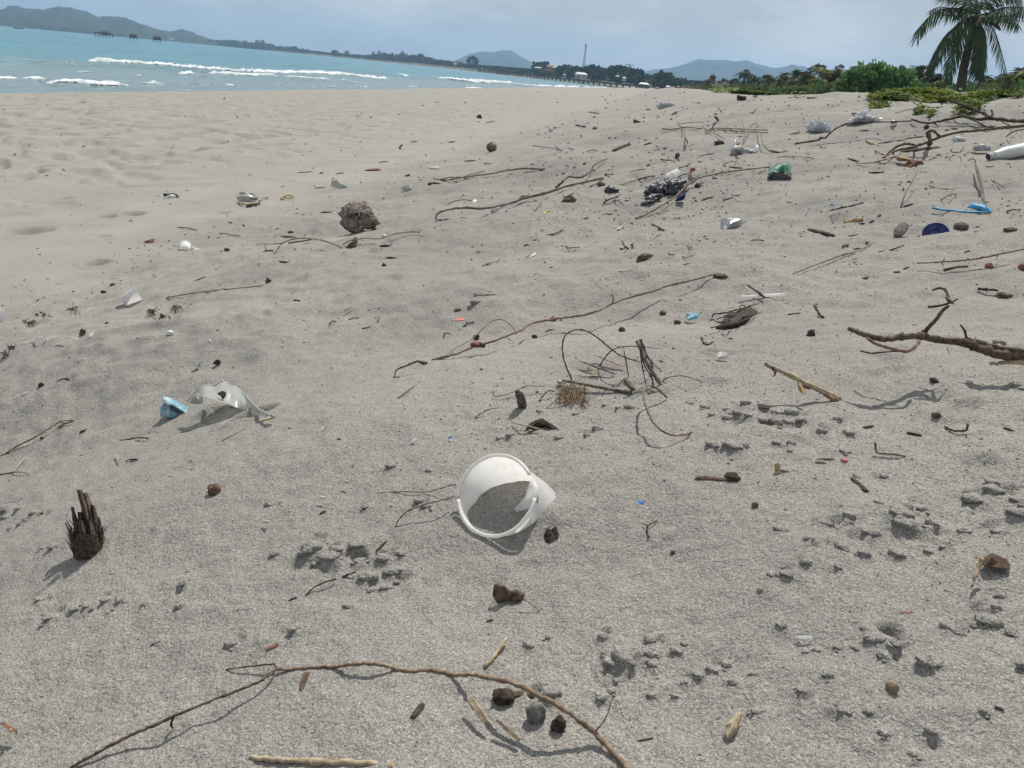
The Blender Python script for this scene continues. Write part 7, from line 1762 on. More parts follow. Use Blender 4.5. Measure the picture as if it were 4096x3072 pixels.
upright('dry_leaf', 'rusty spread leaf below the yellow bark flake', 'leaf', 'B3', (1260, 620), [(1165, 612, 3), (1210, 590, 6), (1270, 578, 8), (1310, 580, 6), (1320, 610, 2), (1370, 632, 0), (1290, 625, -1), (1230, 620, -1)], 'leaf_red', 350, bulge=.02)
twig('pale_stick', 'pale forked stick left of the thick dead branch', 'stick', [('B3', 760, 592, .3), ('B3', 850, 592, .8), ('B3', 920, 584, 1.2), ('B3', 1000, 562, 1.8), ('B3', 1070, 538, 1)], 9, 18, 'wood_pale', 351, extra=[('side_shoot', [('B3', 920, 586, 1), ('B3', 1000, 592, 1), ('B3', 1100, 578, .5)], 10, 8)])
chunk('driftwood_log', 'short round log left of the pale forked stick', 'driftwood', 'B3', 688, 552, 782, 576, 24, 'wood_brown', 352)
twig('pale_stick', 'pale smooth stick above the green foil pack', 'stick', [('B3', 75, 540, .5), ('B3', 150, 532, 1.2), ('B3', 230, 530, 1.2), ('B3', 320, 540, 1), ('B3', 405, 549, .3)], 11, 8, 'wood_pale', 353)
chunk('wood_chip', 'black slanting stick above the pale smooth stick', 'stick', 'B3', 20, 482, 100, 516, 18, 'wood_dark', 354, h0=2)
chunk('driftwood_piece', 'small dark log on the open sand above the grass stem', 'driftwood', 'B3', 868, 688, 988, 668, 22, 'wood_dark', 355)
twig('hooked_twig', 'thin hooked twig left of the white bottle', 'twig', [('B3', 1600, 458, 4), ('B3', 1578, 480, 3), ('B3', 1600, 498, .8), ('B3', 1660, 494, 1.5), ('B3', 1690, 450, 5)], 8, 8, 'root_tan', 356)
lump('wood_stub', 'small dark stub on the dune top between the branches', 'wood stub', 'B3', 1365, 300, 44, 46, 'wood_dark', 357)
crumple('white_scrap', 'grey dirty film beside the hooked twig left of the bottle', 'plastic scrap', 'B3', 1850, 470, 110, 60, 'film', 358, ridge=.5)
crumple('white_scrap', 'dirty film scrap by the fork of the thick dead branch', 'plastic scrap', 'B3', 1640, 410, 100, 50, 'film', 359, ridge=.5)
SM3 = [(845, 400, 970, 440, 22, 'short pale grey stick on the dune left of the thick dead branch'), (960, 412, 1188, 398, 16, 'flat dark stick left above the thick dead branch'), (1188, 372, 1345, 362, 24, 'rusty bark strip on the dune above the thick dead branch'), (182, 345, 280, 320, 14, 'dark stick left of the left white bag'), (790, 315, 870, 308, 18, 'dark lens shaped chip below the right white bag'), (925, 485, 1010, 525, 12, 'pale thin stick left of the thick dark split log'), (725, 160, 790, 168, 12, 'white stick left above the right white bag'), (1525, 310, 1570, 305, 18, 'brown lump on the dune top right of the small dark stub'), (1580, 300, 1640, 292, 20, 'dark lump on the dune top near the dark branch'), (640, 1338, 690, 1300, 40, 'dark curled bark knot below the dark square stick'), (735, 1338, 798, 1332, 22, 'black chip right of the dark curled bark knot'), (880, 1086, 922, 1074, 26, 'black angular chip right of the tan hollow bark'), (950, 1045, 978, 1030, 30, 'grey brown chip left of the grass stem foot'), (1085, 1528, 1142, 1540, 20, 'black chip at the lower edge left of the brown wood block'), (820, 1590, 868, 1578, 30, 'dark horned chip right of the long split twig foot'), (1285, 1228, 1310, 1210, 26, 'small dark chip left of the dark blue lid'), (690, 1240, 775, 1222, 16, 'small dark twig right of the dark square stick'), (950, 1368, 1010, 1358, 20, 'dark thin chip left of the rough dark twig'), (1175, 1480, 1228, 1468, 22, 'brown chip left of the brown wood block'), (1695, 1368, 1740, 1360, 22, 'dark chip above the thorny branch'), (1795, 1135, 1830, 1132, 20, 'dark crumb right of the round flat stone'), (1170, 950, 1260, 940, 20, 'dark weedy bit right of the grass stem foot'), (1500, 888, 1628, 852, 9, 'thin dark twig above the bright blue tube'), (1390, 800, 1640, 815, 6, 'long thin dry stalk on the open sand right of the grass stem'), (2068, 998, 2180, 990, 12, 'dark stick right of the bright blue tube'), (1925, 735, 2055, 802, 8, 'thin twig with a brown lump right of the upright leaf blade'), (540, 1045, 620, 1022, 7, 'thin faint twig under the straight dark twig'), (1755, 505, 1930, 505, 14, 'dark twigs at the mouth of the white bottle'), (1735, 555, 1800, 568, 10, 'small dark twig left of the white bottle'), (1880, 625, 1950, 622, 9, 'thin twig below the white bottle'), (160, 905, 185, 900, 22, 'black crumb on the open sand left of the small blue flake'), (175, 928, 212, 924, 14, 'thin dark crumb under the black crumb'), (140, 800, 165, 795, 20, 'small dark chip below the green foil pack')]
for i, (x0, y0, x1, y1, w, lab) in enumerate(SM3):
    if w >= 14:
        chunk('wood_chip', lab, 'wood chip', 'B3', x0, y0, x1, y1, w, ('wood_dark', 'wood_dark', 'leaf_red', 'wood_dark', 'wood_dark')[i % 5] if i != 0 and i != 6 else 'wood_pale', 400 + i, rough=.35, taper=(.4, .3), n=8)
    else:
        r_ = random.Random(i)
        twig('dry_twig', lab, 'twig', [('B3', x0, y0), ('B3', x0 + (x1 - x0) * .35, y0 + (y1 - y0) * .35 + r_.uniform(-7, 3), .8), ('B3', x0 + (x1 - x0) * .7, y0 + (y1 - y0) * .7 + r_.uniform(-6, 5), .8), ('B3', x1, y1)], w, w * .7, ('wood_dark', 'wood_brown', 'root_tan')[i % 3], 400 + i)
for i, (x, y, w, lab) in enumerate([(30, 1105, 46, 'white sliver at the left of the dark square stick'), (1045, 915, 40, 'white shell bit at the grass stem foot'), (855, 1277, 50, 'white sliver at the upper tip of the long split twig'), (745, 1425, 54, 'white cracked shell right of the long split twig'), (1350, 672, 36, 'white shell bit on the open sand below the rusty spread leaf'), (130, 1310, 24, 'tiny white chip below the dark square stick'), (1885, 932, 70, 'pale chip just right of the upright leaf blade foot')]):
    flat('shell_bit', lab, 'shell', 'B3', [(x - w / 2, y + 4, .2), (x - w * .1, y - 8, .7), (x + w / 2, y - 5, .6), (x + w * .2, y + 6, .1)], 'shell', 450 + i)
# ================================================================ VEGETATION, PIER, HOUSES
M['palm_leaf'] = mat_simple('palm_leaf', (0.022, 0.043, 0.020), (0.062, 0.103, 0.037), scale=0.9, rough=0.55, bump=0, trans=0.18, spec=0.25)
M['palm_young'] = mat_simple('young_palm_leaf', (0.085, 0.132, 0.040), (0.209, 0.256, 0.085), scale=0.8, rough=0.6, bump=0, trans=0.3, spec=.2)
M['palm_dry'] = mat_simple('dry_palm_leaf', (0.060, 0.048, 0.034), (0.15, 0.12, 0.085), scale=1.2, rough=0.8, bump=0, trans=0.2, spec=.1)
M['bark'] = mat_simple('palm_bark', (0.045, 0.038, 0.033), (0.125, 0.105, 0.088), scale=6, rough=0.95, stretch=(1, 1, 4), bump=0.8, dist=0.03)
M['bush_leaf'] = mat_simple('bush_leaf', (0.057, 0.133, 0.048), (0.190, 0.330, 0.107), scale=1.4, rough=0.45, bump=0, trans=0.25, spec=0.4)
M['vine_leaf'] = mat_simple('vine_leaf', (0.075, 0.125, 0.024), (0.205, 0.245, 0.055), scale=2.2, rough=0.65, bump=0, trans=0.35, spec=.2)
M['wood_leaf'] = mat_simple('far_tree_leaf', (0.022, 0.043, 0.019), (0.072, 0.110, 0.041), scale=0.12, rough=0.8, bump=0, trans=0.15)
M['scrub_leaf'] = mat_simple('scrub_leaf', (0.093, 0.135, 0.055), (0.260, 0.282, 0.115), scale=1.0, rough=0.7, bump=0, trans=0.25)
M['thatch'] = mat_simple('thatch', (0.085, 0.062, 0.046), (0.175, 0.135, 0.105), scale=3.0, rough=1, stretch=(1, 1, .3), bump=0.8, dist=0.05)
M['thatch_pale'] = mat_simple('pale_thatch', (0.20, 0.155, 0.11), (0.37, 0.30, 0.22), scale=3.0, rough=1, bump=0.8, dist=0.05)
M['concrete'] = mat_simple('weathered_concrete', (0.12, 0.115, 0.11), (0.22, 0.21, 0.20), scale=1.0, rough=0.9, bump=0.2)
M['pier_wood'] = mat_simple('pier_timber', (0.040, 0.040, 0.042), (0.085, 0.083, 0.083), scale=1.0, rough=0.9, bump=0.2)
M['wall_white'] = mat_simple('white_wall', (0.40, 0.40, 0.39), (0.52, 0.52, 0.51), scale=0.4, rough=0.8, bump=0)
M['wall_pink'] = mat_simple('brick_pink_wall', (0.30, 0.185, 0.15), (0.42, 0.27, 0.22), scale=0.4, rough=0.8, bump=0)
M['wall_dark'] = mat_simple('dark_wall', (0.08, 0.078, 0.075), (0.15, 0.145, 0.14), scale=0.4, rough=0.8, bump=0)
M['roof_red'] = mat_simple('rusty_roof', (0.34, 0.16, 0.12), (0.46, 0.25, 0.19), scale=0.4, rough=0.8, bump=0)
M['roof_tin'] = mat_simple('tin_roof', (0.34, 0.36, 0.37), (0.50, 0.51, 0.52), scale=0.4, rough=0.5, bump=0)
M['window'] = mat_simple('dark_window', (0.02, 0.025, 0.03), (0.04, 0.045, 0.05), scale=0.5, rough=0.2, bump=0)
M['steel'] = mat_simple('mast_steel', (0.18, 0.16, 0.16), (0.30, 0.27, 0.27), scale=0.2, rough=0.6, bump=0)

def place(tile, x, dist):
    """ground point at a bearing and distance"""
    a, _ = az_el(tile, x, 700)
    X, Y = dist * math.sin(a), dist * math.cos(a)
    return Vector((X, Y, gz(X, Y)))
def level(tile, x, y, p):
    """height above the sea of what is seen at (x,y) over the bearing of p"""
    return EYE + az_el(tile, x, y)[1] * math.hypot(p.x, p.y)
def mpp(p):                                           # metres per tile pixel at p
    return math.hypot(p.x, p.y) / F * ZF

def add_leaf(mb, b, d, L, w, nrm):
    d = d.normalized(); s_ = d.cross(nrm)
    if s_.length < 1e-4: s_ = d.cross(Vector((1, 0, 0)))
    s_ = s_.normalized() * w * .5
    m_ = b + d * L * .5 + nrm * L * .06
    e = b + d * L - nrm * L * .05
    mb.add([b, m_ - s_, e, m_ + s_], [(0, 1, 2, 3)])

def frond(t_, pts, leaf_len, nl, wid, mat, rnd, droop=.7, rr=.03, name='frond', spread=.6):
    P = catmull(pts, 5)
    n = len(P)
    mb = MB(); mb.tube(P, [rr * (1 - .8 * i / (n - 1)) for i in range(n)], 5)
    cum = [0]
    for i in range(1, n): cum.append(cum[-1] + (P[i] - P[i - 1]).length)
    for k in range(nl):
        u = .10 + .90 * (k + rnd.uniform(-.3, .3)) / nl
        u = min(max(u, .05), 1)
        s_ = u * cum[-1]
        i = max(j for j in range(n) if cum[j] <= s_ + 1e-9); i = min(i, n - 2)
        f = (s_ - cum[i]) / max(1e-6, cum[i + 1] - cum[i])
        b = P[i].lerp(P[i + 1], min(f, 1)); t = (P[i + 1] - P[i]).normalized()
        sd_ = t.cross(Vector((0, 0, 1)))
        if sd_.length < .15: sd_ = t.cross(Vector((1, .3, 0)))
        sd_.normalize()
        L = leaf_len * (math.sin(math.pi * min(1, .18 + u * .72)) ** .6) * rnd.uniform(.8, 1.1)
        for sg in (-1, 1):
            d = (sd_ * sg * spread + t * rnd.uniform(.35, .65) - Vector((0, 0, 1)) * droop * rnd.uniform(.7, 1.3)).normalized()
            m1 = b + d * L * .5; d2 = (d - Vector((0, 0, 1)) * .35 * droop).normalized(); e = m1 + d2 * L * .5
            q = d.cross(sd_.cross(t) + Vector((.1, 0, .2))).normalized() * wid * .5
            mb.add([b - q * .5, b + q * .5, m1 + q, m1 - q, e], [(0, 1, 2, 3), (3, 2, 4)])
    return mb.build(name, M[mat], t_, smooth=False)

# ---- the big coconut palm
def big_palm():
    b0 = place('A3', 1650, 42.0)
    t_ = thing('coconut_palm', 'tall leaning coconut palm with drooping dark fronds at the right edge', 'palm tree', b0)
    r_ = random.Random(21)
    def w(x, y, d): return stand(b0, 'A3', x, y, d)
    mb = MB()
    P = catmull([Vector((w(1652, 800, 0).x, w(1652, 800, 0).y, b0.z - .1)), w(1660, 780, 0), w(1690, 600, .1), (w(1735, 400, .3)), w(1790, 230, .5), w(1815, 140, .6)], 6)
    n = len(P); s = mpp(b0)
    mb.tube(P, [s * .74 * (50 - 16 * math.sin(min(1, i / (n - 1) * 1.2) * 1.57)) * (1.25 if i < 3 else 1) * (1 + .05 * (i % 2)) for i in range(n)], 12, jit=.05, rnd=r_)
    mb.build('trunk', M['bark'], t_)
    FR = [([(1800, 120, .6), (1720, 84, .3), (1600, 72, -.2), (1480, 90, -.5), (1370, 165, -.8), (1300, 270, -1), (1285, 330, -1)], .9, 46, .75, 'palm_leaf'),
          ([(1800, 130, .6), (1740, 150, .2), (1640, 205, -.3), (1560, 310, -.8), (1490, 430, -1.2), (1410, 560, -1.4), (1365, 640, -1.5)], .85, 50, .8, 'palm_leaf'),
          ([(1800, 140, .6), (1750, 200, .0), (1690, 300, -.7), (1640, 400, -1.2), (1590, 540, -1.6), (1565, 700, -1.8)], .75, 46, .8, 'palm_leaf'),
          ([(1820, 150, .6), (1850, 260, -.2), (1860, 400, -.6), (1855, 560, -.9), (1845, 720, -1)], .8, 46, .8, 'palm_leaf'),
          ([(1825, 160, .8), (1835, 300, 1.0), (1825, 450, 1.2), (1800, 610, 1.4), (1790, 700, 1.4)], .75, 40, .8, 'palm_leaf'),
          ([(1830, 130, .6), (1900, 115, .2), (2000, 75, -.3), (2120, 58, -.6), (2230, 70, -.9), (2330, 120, -1.1)], .85, 48, .8, 'palm_leaf'),
          ([(1830, 140, .6), (1890, 180, .4), (1960, 280, .2), (2010, 430, 0), (2060, 620, -.1), (2090, 800, -.1)], .8, 40, .8, 'palm_leaf'),
          ([(1810, 120, .6), (1770, 40, .3), (1700, -30, 0), (1600, -70, -.3), (1480, -60, -.6)], .8, 40, .7, 'palm_leaf'),
          ([(1820, 120, .6), (1870, 20, .4), (1960, -60, .2), (2080, -70, 0), (2200, 10, -.2)], .8, 40, .7, 'palm_leaf'),
          ([(1815, 120, .7), (1800, 0, 1), (1760, -120, 1.3), (1690, -200, 1.6)], .8, 36, .6, 'palm_leaf'),
          ([(1825, 120, .7), (1860, -40, 1.2), (1910, -170, 1.7), (2010, -240, 2.2)], .8, 36, .6, 'palm_leaf'),
          ([(1815, 130, .8), (1700, 90, 1.6), (1570, 70, 2.4), (1480, 60, 2.9), (1400, 90, 3.2)], .7, 36, .7, 'palm_leaf'),
          ([(1830, 130, .8), (1950, 110, 1.6), (2080, 150, 2.4), (2180, 230, 2.9)], .8, 36, .7, 'palm_leaf')]
    for pts, ll, nl, dr, mt in FR:
        frond(t_, [w(*q) for q in pts], ll * 1.15, int(nl * 1.4), .05, mt, r_, droop=dr, rr=.035)
    for j in range(5):
        mb = MB(); p = w(1815 + r_.uniform(-45, 45), 175 + r_.uniform(-20, 40), r_.uniform(-.1, .5)); lump_mesh(mb, p, (.12, .12, .15), j, 2, .08)
        mb.build('coconut', M['coconut'], t_)
    for pts in ([(1850, 150, .3), (1920, 195, .1), (1970, 220, 0), (2008, 262, -.1)], [(1790, 150, .3), (1740, 165, .1), (1700, 160, 0)]):
        mb = MB(); P = catmull([w(*q) for q in pts], 4); n = len(P); mb.tube(P, [.05 + .07 * math.sin(3.1 * i / (n - 1)) for i in range(n)], 6, flat=.6); mb.build('flower_spathe', M['palm_dry'], t_)
big_palm()

# ---- smaller palms behind the dune
def palm_proto(seed, trunk, crown, nf, mat, name, label, group, lean=.1):
    r_ = random.Random(seed)
    t_ = thing(name, label, 'palm tree', (0, 0, 0), group)
    top = Vector((lean * trunk, 0, trunk))
    mb = MB(); P = catmull([(0, 0, -.3), (lean * trunk * .3, 0, trunk * .4), top], 5); n = len(P)
    mb.tube(P, [.20 - .07 * i / (n - 1) for i in range(n)], 8); mb.build('trunk', M['bark'], t_)
    for k in range(nf):
        a = 2 * math.pi * k / nf * 2.4 + r_.uniform(-.3, .3); el = math.radians(r_.uniform(-20, 75)) if k > 1 else math.radians(80)
        d = Vector((math.cos(a), math.sin(a), 0))
        L = crown * r_.uniform(.85, 1.1); dr = .55 + .3 * r_.random()
        pts = [top]
        for u in (.3, .6, 1.0):
            pts.append(top + d * (L * u * math.cos(el) * (1 - .1 * u)) + Vector((0, 0, L * (math.sin(el) * u - dr * u * u))))
        frond(t_, pts, crown * .30, 30, .10, mat if r_.random() > .12 else 'palm_dry', r_, droop=.5, rr=.03)
    return t_
P_TALL = palm_proto(1, 5.2, 4.0, 17, 'palm_leaf', 'coconut_palm', '-', 'palms behind the dune')
P_LOW = palm_proto(2, 1.5, 3.6, 16, 'palm_young', 'young_palm', '-', 'palms behind the dune', .02)
P_DARK = palm_proto(3, 2.6, 3.6, 16, 'palm_leaf', 'coconut_palm', '-', 'palms behind the dune', .12)
_used = set()
PALMS = [('t', 'A2', 2000, 602, 150, 'palm standing right of the big thatched hut, tallest there'), ('d', 'A2', 2095, 652, 170, 'smaller palm just right of the tallest palm beside the thatched hut'), ('t', 'A2', 2190, 645, 140, 'palm over the pale thatch right of the hut'), ('d', 'A2', 1915, 678, 180, 'small palm directly right of the small thatched roof'),
  ('d', 'A2', 1690, 682, 210, 'small palm peeping out behind the left edge of the big thatched roof'), ('d', 'A2', 1845, 678, 215, 'small palm crown behind the small thatched roof'),
  ('l', 'A3', 30, 655, 95, 'bushy young palm at the left of the palm grove'), ('l', 'A3', 120, 690, 80, 'low young palm in front at the left of the palm grove'), ('l', 'A3', 220, 665, 90, 'young palm between the left grove edge and the yellowish palm'), ('l', 'A3', 335, 622, 75, 'yellowish young palm left of the pair of tall palms'),
  ('t', 'A3', 452, 552, 105, 'dark tall palm, left of the pair above the grove'), ('l', 'A3', 545, 562, 70, 'pale green palm in front of the dark tall palm'), ('d', 'A3', 620, 618, 95, 'small dark palm between the pale green palm and the sea grape bush'), ('t', 'A3', 705, 556, 100, 'palm rising just left of the sea grape bush'),
  ('d', 'A3', 1290, 566, 78, 'dark palm rising right of the sea grape bush'), ('d', 'A3', 1410, 640, 72, 'low dark palm left of the big leaning palm'), ('l', 'A3', 1330, 690, 62, 'young palm in front of the dark palm right of the sea grape bush'), ('d', 'A3', 1510, 690, 85, 'small palm at the left side of the big palm trunk'), ('l', 'A3', 1740, 705, 60, 'young palm at the foot of the big leaning palm, right side'), ('d', 'A3', 1930, 660, 75, 'palm seen through the hanging fronds of the big palm'), ('l', 'A3', 2150, 585, 48, 'pale young palm close to the right edge'), ('d', 'A3', 2060, 670, 66, 'dark low palm left of the pale young palm at the right edge'), ('d', 'A3', 270, 605, 120, 'far dark palm crown behind the yellowish young palm'), ('d', 'A3', 140, 628, 125, 'far dark palm crown at the left of the grove, hazy'), ('l', 'A3', 640, 680, 66, 'young palm with dry fronds left below the sea grape bush'), ('l', 'A3', 440, 655, 68, 'spreading young palm under the dark tall palm')]
def top_of(o): return max(v.co.z for c in o.children for v in c.data.vertices)
HT = {'t': top_of(P_TALL) * .97, 'l': top_of(P_LOW) * .95, 'd': top_of(P_DARK) * .96}
rp = random.Random(77)
for kind, tile, x, ytop, dist, lab in PALMS:
    proto, Hn = {'t': P_TALL, 'l': P_LOW, 'd': P_DARK}[kind], HT[kind]
    o = proto if kind not in _used else copy_tree(proto)
    _used.add(kind)
    p = place(tile, x, dist)
    Ht = level(tile, x, ytop, p) - p.z
    if Ht < 1.2: Ht = 1.2
    o.location = p; k = Ht / Hn; o.scale = (k, k, k); o.rotation_euler = (0, 0, rp.uniform(0, 6.28)); o['label'] = lab

# ---- leafy masses
def clump_cloud(mb, c, ext, nclump, nleaf, L, w, rnd, csize=.32, flatten=.0, low=-.9):
    for j in range(nclump):
        while True:
            v = Vector((rnd.uniform(-1, 1), rnd.uniform(-1, 1), rnd.uniform(low, 1)))
            if .35 < v.length < 1: break
        cc = c + Vector((v.x * ext[0], v.y * ext[1], v.z * ext[2]))
        for q in range(nleaf):
            g = Vector((rnd.gauss(0, 1), rnd.gauss(0, 1), rnd.gauss(0, 1))).normalized() * rnd.random() ** .5 * csize * min(ext)
            d = (g.normalized() + Vector((0, 0, .5)) + v * .5)
            nr = Vector((rnd.uniform(-1, 1), rnd.uniform(-1, 1), rnd.uniform(.2, 1))).normalized()
            add_leaf(mb, cc + g, d, L * rnd.uniform(.7, 1.25), w * rnd.uniform(.7, 1.2), nr)
def shrub(name, label, cat, tile, x, ytop, halfw, dist, mat, seed, nclump=60, nleaf=22, L=.3, w=.2, group=None, ybot=None):
    r_ = random.Random(seed)
    p = place(tile, x, dist); s = mpp(p)
    H = max(.5, level(tile, x, ytop, p) - p.z)
    t_ = thing(name, label, cat, p, group)
    mb = MB()
    clump_cloud(mb, p + Vector((0, 0, H * .5)), (halfw * s, halfw * s * .8, H * .52), nclump, nleaf, L, w, r_)
    mb.build('foliage', M[mat], t_, smooth=False)
    mb = MB()
    for j in range(5):
        a = r_.uniform(0, 6.28); e = p + Vector((math.cos(a) * halfw * s * .6, math.sin(a) * halfw * s * .5, H * .7))
        mb.tube(catmull([p + Vector((0, 0, -.1)), p.lerp(e, .5) + Vector((0, 0, H * .1)), e], 3), [.07 * H / 3] * 3 + [.05 * H / 3] * 3 + [.02], 5)
    mb.build('stems', M['bark'], t_)
    return t_
def sea_grape():
    r_ = random.Random(12)
    p = place('A3', 960, 58); s = mpp(p)
    t_ = thing('sea_grape_bush', 'big rounded dark green sea grape bush in front of the palm grove', 'bush', p)
    H = level('A3', 960, 545, p) - p.z
    mb = MB()
    for cx, top, hw, n in ((860, 545, 130, 46), (960, 560, 150, 60), (1080, 575, 130, 46), (770, 610, 110, 34), (1150, 610, 80, 26), (960, 650, 260, 110), (900, 720, 250, 70), (1100, 720, 160, 40)):
        q = place('A3', cx, 58 + r_.uniform(-1.5, 1.5)); Ht = level('A3', cx, top + 22, q) - p.z
        clump_cloud(mb, Vector((q.x, q.y, p.z + Ht * .5)), (hw * s, hw * s * .8, Ht * .5), n, 26, .30, .24, r_, csize=.4)
    mb.build('foliage', M['bush_leaf'], t_, smooth=False)
    mb = MB()
    for j in range(7):
        e = p + Vector((r_.uniform(-2, 2), r_.uniform(-1, 1), H * .6)); mb.tube([p + Vector((r_.uniform(-1, 1), 0, -.1)), p.lerp(e, .5), e], [.1, .08, .03], 6)
    mb.build('stems', M['bark'], t_)
sea_grape()
SH = [(20, 700, 120, 90, 'scrub_leaf', 'low grey green shrub at the left end of the grove'), (200, 730, 130, 70, 'bush_leaf', 'green shrub under the young palms at the left'), (330, 745, 130, 62, 'scrub_leaf', 'yellowish shrub below the yellowish young palm'), (480, 720, 120, 64, 'bush_leaf', 'dark shrub below the pair of tall palms'), (620, 715, 120, 62, 'scrub_leaf', 'dry mixed shrub left of the sea grape bush'), (700, 690, 90, 66, 'scrub_leaf', 'olive shrub touching the left side of the sea grape bush'), (1230, 700, 110, 60, 'scrub_leaf', 'shrub touching the right side of the sea grape bush'), (1370, 725, 120, 55, 'bush_leaf', 'shrub left of the big palm foot'), (1520, 735, 110, 52, 'scrub_leaf', 'dry shrub at the big palm foot, left side'), (1720, 745, 120, 46, 'bush_leaf', 'shrub at the big palm foot, right side'), (1850, 725, 120, 50, 'scrub_leaf', 'shrub behind the hanging fronds of the big palm'), (1990, 715, 120, 50, 'bush_leaf', 'shrub left of the pale young palm at the right edge'), (2140, 715, 120, 44, 'scrub_leaf', 'shrub under the pale young palm at the right edge'), (2290, 690, 140, 44, 'bush_leaf', 'shrub cut by the right edge')]
for i, (x, yt, hw, d, mt, lab) in enumerate(SH):
    shrub('shrub', lab, 'shrub', 'A3', x, yt + 34, hw, d, mt, 50 + i, nclump=46, nleaf=20, L=.34, w=.14, group='shrubs along the grove edge')
SH2 = [(1745, 765, 90, 130, 'low green scrub in front of the big thatched hut'), (1860, 765, 100, 125, 'low green scrub in front of the small thatched hut'), (1980, 760, 110, 110, 'green scrub below the tallest palm by the hut'), (2100, 765, 110, 95, 'green scrub in front of the pale thatch'), (1600, 740, 110, 240, 'grey green scrub left of the big thatched hut')]
for i, (x, yt, hw, d, lab) in enumerate(SH2):
    shrub('shrub', lab, 'shrub', 'A2', x, yt, hw, d, 'scrub_leaf', 80 + i, nclump=40, nleaf=18, L=.4, w=.16, group='scrub by the thatched huts')

# creeping beach vines over the dune top
def vine_patch(label, cells, seed, dens=1.0):
    r_ = random.Random(seed)
    p0, _ = on(*cells[0][:3])
    t_ = thing('beach_vine', label, 'vine', p0, 'creeping vines on the dune top')
    mb = MB(); st = MB()
    for tile, x, y, rx, ry, n in cells:
        for j in range(int(n * 2.2)):
            p, s = on(tile, x + r_.gauss(0, rx * .5), y + r_.gauss(0, ry * .5))
            hgt = r_.uniform(3, 30) * s
            a = r_.uniform(0, 6.28); d = Vector((math.cos(a), math.sin(a), r_.uniform(.0, .7)))
            b = p + Vector((0, 0, hgt))
            L = r_.uniform(26, 46) * s
            nr = Vector((r_.uniform(-.6, .6), r_.uniform(-.6, .6), 1)).normalized()
            add_leaf(mb, b, d, L, L * .85, nr)
            if j % 6 == 0: st.tube([p, p.lerp(b, .5) + Vector((r_.uniform(-6, 6) * s, 0, 0)), b], [2 * s, 2 * s, s], 3)
    mb.build('foliage', M['vine_leaf'], t_, smooth=False)['kind'] = 'stuff'
    st.build('runners', M['palm_young'], t_)['kind'] = 'stuff'
vine_patch('broad patch of bright green creeping vine on the dune top, left of the big palm', [('B3', 1000, 30, 130, 18, 180), ('B3', 1200, 25, 150, 26, 260), ('B3', 1400, 30, 150, 26, 260), ('A3', 1150, 800, 150, 20, 260), ('A3', 1400, 815, 180, 20, 320), ('B3', 1560, 20, 90, 26, 140)], 1)
vine_patch('patch of bright green creeping vine hanging down the dune at the far right', [('B3', 1760, 60, 80, 50, 180), ('B3', 1720, 130, 90, 40, 200), ('B3', 1850, 30, 90, 30, 180), ('A3', 1900, 830, 140, 20, 220), ('A3', 2100, 830, 120, 16, 180)], 2)
vine_patch('small green vine tuft creeping on bare sand, left of two', [('B3', 1310, 145, 40, 26, 50)], 3)
vine_patch('small green vine tuft creeping on bare sand, right of two', [('B3', 1400, 165, 30, 26, 36)], 4)
vine_patch('thin strip of creeping vine at the left end of the dune top', [('B3', 930, 105, 60, 14, 50), ('B3', 990, 95, 50, 12, 50)], 5)
vine_patch('green vine tufts on sand in front of the thatched huts', [('A2', 1800, 800, 90, 10, 60), ('A2', 1960, 797, 90, 10, 90), ('A2', 2120, 802, 80, 10, 50), ('A3', 60, 796, 80, 8, 40), ('A3', 260, 812, 110, 8, 60)], 6)
def seedling():
    b = on('A3', 1060, 800)[0]; r_ = random.Random(4)
    t_ = thing('almond_seedling', 'seedling with large yellow green leaves among the creeping vines', 'plant', b)
    s = math.hypot(b.x, b.y) / F * ZF
    for a, L, z in ((.2, 70, 35), (1.2, 60, 45), (2.1, 60, 50), (3.0, 75, 30), (4.0, 60, 20), (5.2, 60, 25)):
        mb = MB(); c = b + Vector((0, 0, z * s * .8)); R, A_ = view_frame(b)
        d = R * math.cos(a) + A_ * math.sin(a) + Vector((0, 0, .35)); nr = Vector((0, 0, 1))
        sd_ = d.cross(nr).normalized() * L * s * .22; d = d.normalized()
        mb.add([c, c + d * L * s * .35 + sd_ * .8, c + d * L * s * .7 + sd_, c + d * L * s - Vector((0, 0, 8 * s)), c + d * L * s * .7 - sd_, c + d * L * s * .35 - sd_ * .8, c + d * L * s * .5 - nr * 6 * s], [(0, 6, 1), (1, 6, 2), (2, 6, 3), (3, 6, 4), (4, 6, 5), (5, 6, 0)])
        mb.build('leaf', M['palm_young'], t_)
    mb = MB(); mb.tube([b, b + Vector((0, 0, 45 * s))], [.01, .008], 5); mb.build('stem', M['palm_young'], t_)
seedling()
lump('coconut', 'pale coconut lying among the vines at the far right', 'coconut', 'A3', 1958, 850, 30, 26, 'shell', 520)
chunk('driftwood_log', 'pale driftwood trunk lying along the foot of the dune, longest', 'driftwood', 'A3', -40, 822, 110, 815, 18, 'wood_grey', 521)
chunk('driftwood_log', 'dark driftwood trunk lying right of the pale one at the foot of the dune', 'driftwood', 'A3', 190, 845, 420, 850, 20, 'wood_brown', 522)
chunk('driftwood_log', 'grey driftwood trunk left of the pale one', 'driftwood', 'B2', 2110, 14, 2212, 2, 26, 'wood_grey', 523)
upright('dark_stump', 'dark two pronged stump on the dune edge beyond the black scrap', 'wood stump', 'B2', (1985, 42), [(1948, 42, 0), (1945, 0, 1), (1958, 0, 1), (1972, 25, 2), (2005, 28, 2), (2025, 12, 3), (2022, 42, 0)], 'wood_dark', 524, bulge=.05, th=.06)
